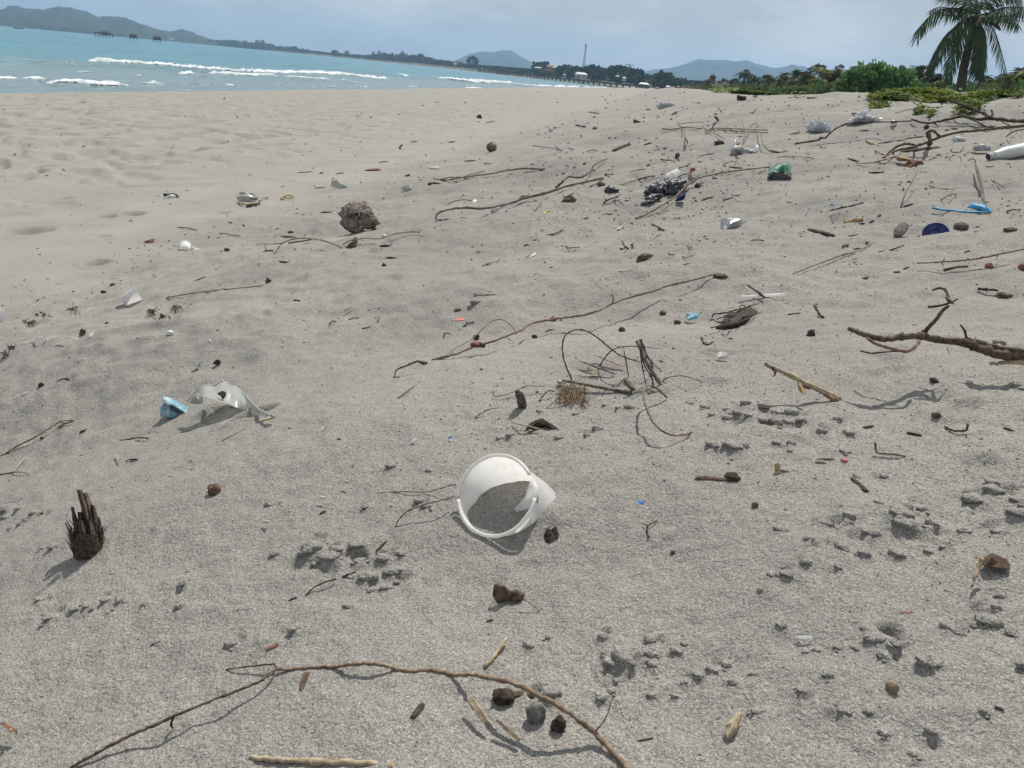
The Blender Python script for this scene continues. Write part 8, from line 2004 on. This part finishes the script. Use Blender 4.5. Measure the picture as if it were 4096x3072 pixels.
for i, (x, y, w, h, lab) in enumerate([(470, 812, 14, 14, 'dark round coconut on the far beach below the pier'), (850, 826, 12, 8, 'dark lump on the far beach right of the far dark coconut, first'), (1105, 832, 12, 8, 'dark lump on the far beach, pair left one'), (1155, 828, 12, 8, 'dark lump on the far beach, pair right one'), (782, 838, 12, 8, 'small dark lump on the far beach left of the lumps pair'), (268, 800, 8, 14, 'small upright dark post stub on the far beach left'), (1453, 806, 14, 10, 'dark lump near the far huts, left of two'), (1487, 804, 12, 14, 'dark lump near the far huts, right of two'), (220, 795, 22, 10, 'dark weed clump on the far beach left of the post stub'), (1230, 852, 14, 12, 'dark lump on the far beach right of the lumps pair')]):
    lump('driftwood_lump', lab, 'lump', 'A2', x, y, w, h, 'wood_dark', 530 + i, rough=.3)

# ---- far woods: trees across the bay
def tree_mesh(mb, p, H, Wd, rnd, kind='broad', nl=90, L=None):
    L = L or Wd * .28
    if kind == 'pine':
        mb.tube([p, p + Vector((0, 0, H))], [.3, .1], 4)
        for q in range(nl):
            u = rnd.random(); r = Wd * .5 * (1 - u * .75) * rnd.random() ** .5
            a = rnd.uniform(0, 6.28); b = p + Vector((math.cos(a) * r, math.sin(a) * r, H * (.15 + .85 * u)))
            add_leaf(mb, b, Vector((math.cos(a), math.sin(a), .8)), L, L * .5, Vector((rnd.uniform(-1, 1), rnd.uniform(-1, 1), .6)).normalized())
    else:
        for q in range(nl):
            g = Vector((rnd.gauss(0, 1), rnd.gauss(0, 1), rnd.gauss(0, 1))).normalized()
            k = .55 + .45 * rnd.random() + .25 * mn.noise(g * 2 + p * .1)
            b = p + Vector((g.x * Wd * .5 * k, g.y * Wd * .5 * k, H * .52 + g.z * H * .46 * k))
            add_leaf(mb, b - g * L * .4, g + Vector((0, 0, .4)), L, L * .8, Vector((rnd.uniform(-1, 1), rnd.uniform(-1, 1), .7)).normalized())
def wood_strip(name, label_none, topline, dist0, dist1, n, seed, kinds, rows=2, wmin=5, wmax=9):
    rnd = random.Random(seed); mb = MB()
    xs = [((int(t[1]) * 1024) + x * ZF) for t, x, y in topline]; ys = [y for t, x, y in topline]
    for j in range(n):
        u = (j + rnd.random()) / n; X = xs[0] + (xs[-1] - xs[0]) * u
        y = float(np.interp(X, xs, ys)); d = dist0 + (dist1 - dist0) * u + rnd.uniform(0, 60)
        ti = min(3, int(X // 1024)); xt = (X - 1024 * ti) / ZF
        p = place('A%d' % ti, xt, d)
        top = level('A%d' % ti, xt, y, p); base = max(.3, min(p.z, 4))
        p.z = base
        H = max(4, (top - base) * rnd.uniform(.62, 1.0))
        tree_mesh(mb, p, H, min(H * 1.1, rnd.uniform(wmin, wmax)), rnd, kinds[rnd.randrange(len(kinds))], nl=70)
        if rows > 1:
            q = p + Vector((rnd.uniform(-4, 4), rnd.uniform(-14, 0), 0)); tree_mesh(mb, q, H * rnd.uniform(.4, .7), rnd.uniform(wmin, wmax), rnd, 'broad', nl=50)
    o = mb.build(name, M['wood_leaf'], origin=(0, 0, 0), smooth=False)
    o['kind'] = 'stuff'
TOP1 = [('A0', 1780, 352), ('A0', 1930, 345), ('A0', 2100, 350), ('A1', 0, 360), ('A1', 70, 362), ('A1', 200, 396), ('A1', 340, 406), ('A1', 450, 428), ('A1', 600, 448), ('A1', 680, 444), ('A1', 800, 466), ('A1', 960, 470), ('A1', 1060, 456), ('A1', 1250, 462), ('A1', 1420, 474), ('A1', 1500, 500), ('A1', 1640, 520), ('A1', 1750, 530), ('A1', 1920, 570), ('A1', 2212, 580)]
wood_strip('far_shore_wood', None, TOP1, 2300, 820, 300, 5, ['broad', 'broad', 'pine'], wmin=9, wmax=16)
TOP2 = [('A1', 2150, 585), ('A2', 0, 585), ('A2', 150, 590), ('A2', 260, 575), ('A2', 420, 590), ('A2', 560, 580), ('A2', 700, 575), ('A2', 760, 582), ('A2', 920, 578), ('A2', 1060, 596), ('A2', 1120, 625), ('A2', 1200, 640), ('A2', 1300, 632), ('A2', 1420, 668), ('A2', 1550, 690), ('A2', 1700, 700), ('A2', 1900, 700), ('A3', 0, 690)]
wood_strip('headland_wood', None, TOP2, 820, 300, 260, 6, ['broad'], wmin=8, wmax=14)
wood_strip('headland_wood', None, [(a, b, c + 40) for a, b, c in TOP2[:14]], 760, 420, 150, 8, ['broad'], wmin=6, wmax=11)
# trees one can tell apart on the skyline
def sky_tree(tile, x, ytop, dist, Wd, lab, kind, seed):
    p = place(tile, x, dist); p.z = max(.3, min(p.z, 4)); r_ = random.Random(seed)
    H = level(tile, x, ytop, p) - p.z
    t_ = thing('pine_tree' if kind == 'pine' else 'broad_tree', lab, 'tree', p)
    mb = MB(); tree_mesh(mb, p + Vector((0, 0, H * .12)), H * .9, Wd, r_, 'broad' if kind != 'pine' else 'pine', nl=190, L=Wd * .2); mb.build('crown', M['wood_leaf'], t_, smooth=False)
    mb = MB(); mb.tube([p + Vector((0, 0, -1)), p + Vector((0, 0, H * .8))], [.5, .2], 6); mb.build('trunk', M['bark'], t_)
for i, (tile, x, yt, d, Wd, kind, lab) in enumerate([('A1', 1862, 484, 950, 13, 'broad', 'broad round tree standing clear before the wooded hill'), ('A1', 1060, 442, 1450, 9, 'pine', 'spiky tree on the far shore, left of the spiky row'), ('A1', 1010, 446, 1480, 8, 'pine', 'spiky tree at the left end of the spiky row on the far shore'), ('A1', 1170, 456, 1400, 8, 'pine', 'slim spiky tree in the middle of the far shore row'), ('A1', 1255, 448, 1380, 9, 'pine', 'tall spiky tree right of the middle of the far shore row'), ('A1', 1415, 460, 1300, 11, 'broad', 'bushy tree at the right end of the far shore row'), ('A1', 680, 434, 1650, 13, 'broad', 'round tree rising from the far shore, left of two'), ('A1', 785, 438, 1600, 9, 'broad', 'round tree rising from the far shore, right of two'), ('A1', 340, 398, 1800, 12, 'broad', 'round tree far out on the shore strip, left part'), ('A1', 65, 354, 2000, 14, 'pine', 'spiky clump near the end of the headland hill'), ('A1', 20, 350, 2050, 12, 'pine', 'spiky tree nearest the headland hill'), ('A2', 455, 568, 620, 15, 'broad', 'round tree between the pink roofed house and the lattice mast'), ('A2', 540, 574, 600, 12, 'broad', 'round tree at the left foot of the lattice mast'), ('A2', 690, 570, 560, 17, 'broad', 'wide tree right of the lattice mast'), ('A2', 930, 576, 500, 16, 'broad', 'wide tree left of the utility pole'), ('A2', 1060, 590, 470, 12, 'broad', 'round tree right of the utility pole'), ('A2', 1310, 624, 420, 11, 'broad', 'round tree above the shore below the mast hill'), ('A2', 240, 540, 680, 16, 'broad', 'tree mass left of the tall house on the headland')]):
    sky_tree(tile, x, yt, d, Wd, lab, kind, 900 + i)

# ---- pier
def pier():
    a = place('A2', 1180, 415); b = place('A1', 1910, 800)
    a.z = b.z = 0
    t_ = thing('pier', 'long dark pier on many posts running out from the far beach', 'pier', a)
    d = (b - a); Ln = d.length; d.normalize(); sd_ = Vector((-d.y, d.x, 0)); rz = math.atan2(d.y, d.x)
    zt = 1.95
    mb = MB(); c = a.lerp(b, .5); mb.box((c.x, c.y, zt), (Ln, 3.2, .30), rz); mb.build('deck', M['pier_wood'], t_)
    mb = MB(); mb.box((c.x + sd_.x * 1.4, c.y + sd_.y * 1.4, zt - .35), (Ln, .3, .4), rz); mb.box((c.x - sd_.x * 1.4, c.y - sd_.y * 1.4, zt - .35), (Ln, .3, .4), rz); mb.build('girders', M['pier_wood'], t_)
    n = 44; me = None
    for k in range(n):
        p = a + d * (Ln * (k + .5) / n)
        if me is None:
            mb = MB(); mb.tube([p + Vector((0, 0, -3)), p + Vector((0, 0, zt - .15))], [.45, .45], 8); o = mb.build('post', M['pier_wood'], t_); me = o; p00 = p.copy()
        else:
            q = me.copy(); C.objects.link(q); q.parent = t_; q.location = p - p00
    for k in (1, 3, 6):
        p = a + d * (Ln * (1 - k / n)); mb = MB(); mb.box((p.x, p.y, zt + .5), (2.4, 1.8, .9), rz); mb.build('deck_shed', M['pier_wood'], t_)
pier()
# ---- houses
def house(name, label, tile, x0, x1, ytop, ybot, dist, wall, roof, storeys=1, flat_roof=False, name2='house', eave=.12):
    p = place(tile, (x0 + x1) / 2, dist); s = mpp(p)
    wd = (x1 - x0) * s; zb = level(tile, (x0 + x1) / 2, ybot, p); zt = level(tile, (x0 + x1) / 2, ytop, p); H = zt - zb
    R, A_ = view_frame(p); rz = math.atan2(R.y, R.x)
    p.z = zb
    t_ = thing(name, label, 'house', p)
    hw = H * (1 if flat_roof else .62)
    mb = MB(); mb.box((p.x, p.y, zb + hw / 2 - .3), (wd * .92, wd * .6, hw + .6), rz); mb.build('wall', M[wall], t_, smooth=False)
    if flat_roof:
        mb = MB(); mb.box((p.x, p.y, zb + hw + .12), (wd, wd * .66, .28), rz); mb.build('roof', M[roof], t_, smooth=False)
    else:
        c = Vector((p.x, p.y, zb + hw)); hx, hy = R * wd * .5, A_ * wd * .36; rh = H - hw
        vs = [c - hx - hy, c + hx - hy, c + hx + hy, c - hx + hy, c - hx * .55 + Vector((0, 0, rh)), c + hx * .55 + Vector((0, 0, rh))]
        mb = MB(); mb.add(vs, [(0, 1, 5, 4), (1, 2, 5), (2, 3, 4, 5), (3, 0, 4), (3, 2, 1, 0)]); mb.build('roof', M[roof], t_, smooth=False)
    nwin = max(2, int(wd / 3))
    for st in range(storeys):
        for k in range(nwin):
            u = (k + .5) / nwin - .5
            q = p + R * (u * wd * .85) - A_ * (wd * .30 + .02); mb = MB()
            mb.box((q.x, q.y, zb + hw * (st + .55) / storeys), (min(1.3, wd / nwin * .5), .12, hw / storeys * .42), rz); mb.build('window', M['window'], t_, smooth=False)
    return t_
house('house', 'tall brownish house among trees on the headland', 'A2', 258, 308, 532, 600, 640, 'wall_dark', 'wall_dark', 3, True)
house('house', 'house with a pink roof on the headland', 'A2', 286, 352, 558, 605, 630, 'wall_pink', 'roof_red', 2)
house('house', 'house with a white roof right of the pink roofed house', 'A2', 342, 392, 576, 606, 625, 'wall_pink', 'roof_tin', 1)
house('house', 'low white roof left of the tall brownish house', 'A2', 180, 250, 578, 598, 640, 'wall_dark', 'roof_tin', 1)
house('house', 'large white house with a tin roof above the pier', 'A2', 538, 645, 624, 672, 520, 'wall_white', 'roof_tin', 2)
house('house', 'small white house left of the large white house', 'A2', 434, 462, 636, 666, 560, 'wall_white', 'roof_tin', 2)
house('house', 'small pale roof among trees right of the large white house', 'A2', 888, 924, 652, 668, 470, 'wall_dark', 'roof_tin', 1)
house('house', 'bright small house right of the small pale roof', 'A2', 950, 984, 665, 690, 440, 'wall_white', 'roof_tin', 1)
house('house', 'grey low building behind the pier root', 'A2', 1100, 1190, 714, 752, 400, 'wall_dark', 'roof_tin', 1)
house('house', 'white speck of a house at the foot of the headland hill', 'A0', 1488, 1528, 335, 352, 2150, 'wall_white', 'roof_tin', 1)
house('house', 'pale house on the far shore left of the pier end', 'A1', 1700, 1728, 544, 560, 980, 'wall_white', 'roof_tin', 1)
house('beach_house', 'pinkish beach house between shade roofs near the huts', 'A2', 1375, 1420, 748, 778, 330, 'wall_pink', 'roof_red', 1)
house('beach_house', 'long low beach building left of the pinkish beach house', 'A2', 1335, 1376, 740, 772, 340, 'wall_pink', 'roof_tin', 1)
# lattice mast and poles
def mast(label, tile, xb, yb, xt, yt, dist, base_w, n=9, name='lattice_mast'):
    p = place(tile, xb, dist); zt = level(tile, xt, yt, p); zb = min(p.z, 4.0); p.z = zb
    t_ = thing(name, label, 'mast', p); H = zt - zb
    q = place(tile, xt, dist); top = Vector((q.x, q.y, zt)); top = Vector((p.x, p.y, zt))
    for k in range(4):
        a = k * math.pi / 2 + .4; mb = MB(); o_ = Vector((math.cos(a), math.sin(a), 0))
        mb.tube([p + o_ * base_w, top + o_ * base_w * .18], [.11, .08], 4); mb.build('leg', M['steel'], t_)
    mb = MB()
    for j in range(n):
        u0, u1 = j / n, (j + 1) / n
        for k in range(4):
            a, a2 = k * math.pi / 2 + .4, (k + 1) * math.pi / 2 + .4
            f = lambda aa, u: p + Vector((math.cos(aa), math.sin(aa), 0)) * base_w * (1 - .82 * u) + Vector((0, 0, H * u))
            mb.tube([f(a, u0), f(a2, u1)], [.04, .04], 3); mb.tube([f(a, u1), f(a2, u1)], [.04, .04], 3)
    mb.build('bracing', M['steel'], t_)
    mb = MB(); mb.tube([top + Vector((0, 0, -1)), top + Vector((0, 0, 1))], [.5, .5], 8); mb.build('antenna_drum', M['steel'], t_)
mast('tall lattice mast rising above the trees of the headland', 'A2', 605, 580, 617, 392, 600, 1.5, 11)
for i, (x, yt, yb, lab) in enumerate([(1940, 520, 545, 'thin radio mast on the hill, leftmost of four'), (2012, 504, 538, 'thin radio mast on the hill, second of four'), (2045, 512, 540, 'thin radio mast on the hill, third of four'), (2100, 506, 556, 'thin radio mast on the hill, rightmost of four')]):
    p = place('A2', x, 3400); zb = level('A2', x, yb, p); zt = level('A2', x, yt, p); p.z = zb - 6
    mb = MB(); mb.tube([p, Vector((p.x, p.y, zt))], [1.1, .7], 4); tag(mb.build('radio_mast', M['steel']), lab, 'mast', 'radio masts on the hill')
def pole():
    p = place('A2', 998, 480); zt = level('A2', 998, 545, p); p.z = min(p.z, 4)
    t_ = thing('utility_pole', 'utility pole with a cross arm above the trees', 'pole', p)
    top = Vector((p.x, p.y, zt)); R, A_ = view_frame(p)
    mb = MB(); mb.tube([p, top], [.4, .3], 6); mb.build('shaft', M['steel'], t_)
    for dz, hw in ((-.8, 2.2), (-2.2, 1.2)):
        mb = MB(); mb.tube([top - R * hw + Vector((0, 0, dz)), top + R * hw + Vector((0, 0, dz))], [.22, .22], 4); mb.build('cross_arm', M['steel'], t_)
pole()
# thatched huts
def hut(label, tile, x0, x1, yapex, yeave, ybot, dist, cupola=False, mat='thatch', name='thatched_hut', posts=6):
    p = place(tile, (x0 + x1) / 2, dist); s = mpp(p); R, A_ = view_frame(p)
    zg = p.z; za = level(tile, (x0 + x1) / 2, yapex, p); ze = level(tile, (x0 + x1) / 2, yeave, p)
    rad = (x1 - x0) * s * .5
    t_ = thing(name, label, 'hut', p)
    r_ = random.Random(int(x0))
    m3 = Matrix.Translation(Vector((p.x, p.y, 0)))
    mb = MB(); mb.lathe([(rad, ze), (rad * .75, ze + (za - ze) * .28), (rad * .45, ze + (za - ze) * .58), (rad * .15, ze + (za - ze) * .9), (.05, za)], m3, 20, wob=lambda an, h: 1 + .03 * math.sin(an * 9))
    mb.lathe([(rad * .96, ze + .06), (.05, za - .3)], m3, 20); mb.build('roof', M[mat], t_)
    if cupola:
        mb = MB(); mb.lathe([(rad * .24, za - (za - ze) * .14), (rad * .24, za + .3), (rad * .32, za + .25), (rad * .2, za + .75), (.03, za + 1.1)], m3, 14); mb.build('cupola', M['thatch'], t_)
    for k in range(posts):
        a = k / posts * 2 * math.pi + .3; q = Vector((p.x + math.cos(a) * rad * .8, p.y + math.sin(a) * rad * .8, 0))
        mb = MB(); mb.tube([Vector((q.x, q.y, gz(q.x, q.y) - .3)), Vector((q.x, q.y, ze + .2))], [.12, .11], 6); mb.build('post', M['bark'], t_)
    mb = MB(); mb.lathe([(rad * .62, zg - .5), (rad * .62, ze + (za - ze) * .15)], m3, 16); mb.build('wall', M['wall_dark'], t_)
hut('big thatched hut with a small raised cap roof, beyond the beach', 'A2', 1635, 1826, 680, 752, 790, 215, True, posts=9)
hut('smaller thatched hut right of the big thatched hut', 'A2', 1796, 1896, 702, 744, 785, 205, False, posts=7)
for i, (x0, x1, ya, ye, d, lab) in enumerate([(2005, 2105, 732, 758, 150, 'pale thatch shade roof right of the huts, left of two'), (2130, 2230, 738, 764, 145, 'pale thatch shade roof right of the huts, right of two'), (1425, 1465, 738, 756, 300, 'small thatched sunshade by the far beach, first right of the pinkish house'), (1470, 1510, 744, 762, 290, 'small thatched sunshade by the far beach, second right of the pinkish house'), (1515, 1560, 750, 768, 280, 'small thatched sunshade by the far beach, third right of the pinkish house'), (1565, 1610, 756, 774, 270, 'small thatched sunshade by the far beach, fourth right of the pinkish house'), (1605, 1650, 762, 778, 260, 'small thatched sunshade by the far beach, nearest the big hut'), (1240, 1290, 752, 764, 360, 'small thatched sunshade by the far beach, left of the long low building')]):
    hut(lab, 'A2', x0, x1, ya, ye, ye + 25, d, False, 'thatch_pale', 'thatched_sunshade', 5)
for i, (x, lab) in enumerate([(1916, 'pale square post right of the small hut, left of two'), (1937, 'pale square post right of the small hut, right of two')]):
    p = place('A2', x, 160); mb = MB(); zt = level('A2', x, 726, p); mb.box((p.x, p.y, (p.z + zt) / 2 - .2), (.35, .35, zt - p.z + .4)); tag(mb.build('gate_post', M['thatch_pale'], smooth=False), lab, 'post', 'gate posts by the huts')
# stilt huts and boats on the bay
def stilt_hut(label, tile, x0, x1, ytop, ybot, d, parts, seed):
    a, _ = az_el(tile, (x0 + x1) / 2, ybot); p = Vector((d * math.sin(a), d * math.cos(a), 0)); s = mpp(p)
    R, A_ = view_frame(p); rz = math.atan2(R.y, R.x)
    t_ = thing('stilt_hut', label, 'stilt hut', p, 'huts on stilts in the bay')
    c = (x0 + x1) / 2
    mb = MB()
    for xx in np.linspace(x0, x1, parts):
        q = p + R * ((xx - c) * s); mb = MB(); mb.tube([q + Vector((0, 0, -2)), q + Vector((0, 0, 30 * s))], [3 * s, 3 * s], 5); mb.build('stilt', M['wood_dark'], t_)
    mb = MB(); mb.box((p.x, p.y, 28 * s), ((x1 - x0) * s, 4, 7 * s), rz); mb.build('platform', M['wood_dark'], t_)
    q = p + R * ((x1 - x0) * s * (.08 if parts > 4 else 0)); 
    mb = MB(); mb.box((q.x, q.y, 24 * s), (40 * s, 4.2, 22 * s), rz); mb.build('cabin', M['wood_dark'], t_)
    mb = MB(); hx, hy = R * 26 * s, A_ * 3; cc = q + Vector((0, 0, 35 * s)); up = Vector((0, 0, 8 * s))
    mb.add([cc - hx - hy, cc + hx - hy, cc + hx + hy, cc - hx + hy, cc - hx + up, cc + hx + up], [(0, 1, 5, 4), (2, 3, 4, 5), (1, 2, 5), (3, 0, 4), (3, 2, 1, 0)]); mb.build('roof', M['wood_dark'], t_, smooth=False)
stilt_hut('long dark platform hut on stilts in the bay, leftmost of three', 'A0', 842, 952, 280, 312, 900, 7, 1)
stilt_hut('dark hut on stilts in the bay, middle of three', 'A0', 1130, 1176, 302, 332, 900, 3, 2)
stilt_hut('dark hut on stilts in the bay, rightmost of three', 'A0', 1334, 1382, 318, 350, 900, 3, 3)
def boat(label, x, d, Lz):
    a, _ = az_el('A0', x, 235); p = Vector((d * math.sin(a), d * math.cos(a), 0)); s = mpp(p); R, A_ = view_frame(p)
    t_ = thing('rowing_boat', label, 'boat', p)
    L = Lz * s * .5; mb = MB(); vs = []
    for i in range(7):
        u = i / 6 * 2 - 1; wv = (1 - abs(u) ** 2.5) * L * .28 + .05; sh = .25 * L * u * u
        vs += [p + R * L * u - A_ * wv + Vector((0, 0, L * .3 + sh)), p + R * L * u * .9 + Vector((0, 0, -.2 + sh * .3)), p + R * L * u + A_ * wv + Vector((0, 0, L * .3 + sh))]
    fs = [(i * 3 + k, i * 3 + k + 1, i * 3 + 4 + k, i * 3 + 3 + k) for i in range(6) for k in range(2)] + [(i * 3 + 2, i * 3, i * 3 + 3, i * 3 + 5) for i in range(6)]
    mb.add(vs, fs); mb.build('hull', M['wood_dark'], t_)
    mb = MB(); mb.box((p.x, p.y, L * .42), (L * .3, L * .3, L * .35)); mb.build('crew_box', M['wood_dark'], t_, smooth=False)
boat('dark small boat on the bay below the headland, left of two', 142, 1100, 36)
boat('dark small boat on the bay below the headland, right of two', 180, 1120, 30)

# ================================================================ litter and crumbs nobody could count
def scatter():
    r_ = random.Random(99); rg = np.random.default_rng(5)
    crumbs = MB(); dark = MB(); palebits = MB()
    tet = [(0, 1, 2), (0, 2, 3), (0, 3, 1), (1, 3, 2)]
    octa = [(0, 2, 4), (2, 1, 4), (1, 3, 4), (3, 0, 4), (2, 0, 5), (1, 2, 5), (3, 1, 5), (0, 3, 5)]
    N = 36000
    px = rg.uniform(-200, 4300, N); py = rg.uniform(385, 3100, N)
    flat_ = py < 1150 - px * .30                     # the flat beach lies above the toe of the berm
    w = np.where(flat_, .26, np.where((py < 1000) & (px > 2100), 1.0, np.where(py > 1950, np.where(px < 2300, .16, .30), .5)))
    X, Y, T = hits(px, py)
    cl = fbm(X / .8, Y / (.9 + .05 * np.abs(Y)), 71, 3)
    keep = (rg.random(N) < w) & (rg.random(N) < .34 + 2.6 * np.maximum(0, cl))
    X, Y, T, flat_ = X[keep], Y[keep], T[keep], flat_[keep]
    g = full_h(X, Y)
    P = [(Vector((float(a_), float(b_), 0)), float(c_), bool(f_)) for a_, b_, c_, f_ in zip(X, Y, T, flat_)]
    for (p, t, fl), z in zip(P, g):
        s = t / F                                    # metres per photo pixel
        size = min(abs(r_.gauss(0, 1)) * 4.2 + 3.6, 16) * s
        if t > 2.4 and not fl: size *= 1.3
        size = min(size, .05 + .002 * t)
        size = max(size, .0012)
        a = r_.uniform(0, 6.28)
        L = size * r_.uniform(.8, 2.2); wd = size * r_.uniform(.22, .55); hh = size * r_.uniform(.22, .5)
        u = Vector((math.cos(a), math.sin(a), r_.uniform(-.15, .3))); v = Vector((-math.sin(a), math.cos(a), 0))
        c = Vector((p.x, p.y, z + hh * .25))
        vs = [c + u * L * .5, c - u * L * .5, c + v * wd * .5 + Vector((0, 0, r_.uniform(-.1, .2) * hh)), c - v * wd * .5, c + Vector((0, 0, hh * .6)), c - Vector((0, 0, hh * .4))]
        k = r_.random()
        if k < (.42 if not fl else .60): dark.add(vs, octa)
        elif k < (.50 if not fl else .66): palebits.add(vs, octa)
        else:
            vs = [c + u * L * .4, c - u * L * .4, c + v * wd * .8, c - v * wd * .8, c + Vector((0, 0, hh * .9)), c - Vector((0, 0, hh * .4))]
            crumbs.add(vs, octa)
    for nm, mb, mt in (('litter_bits', dark, 'wood_dark'), ('shell_bits', palebits, 'shell'), ('sand_crumbs', crumbs, 'sand')):
        o = mb.build(nm, M[mt], origin=(0, 0, 0), smooth=False); o['kind'] = 'stuff'
scatter()
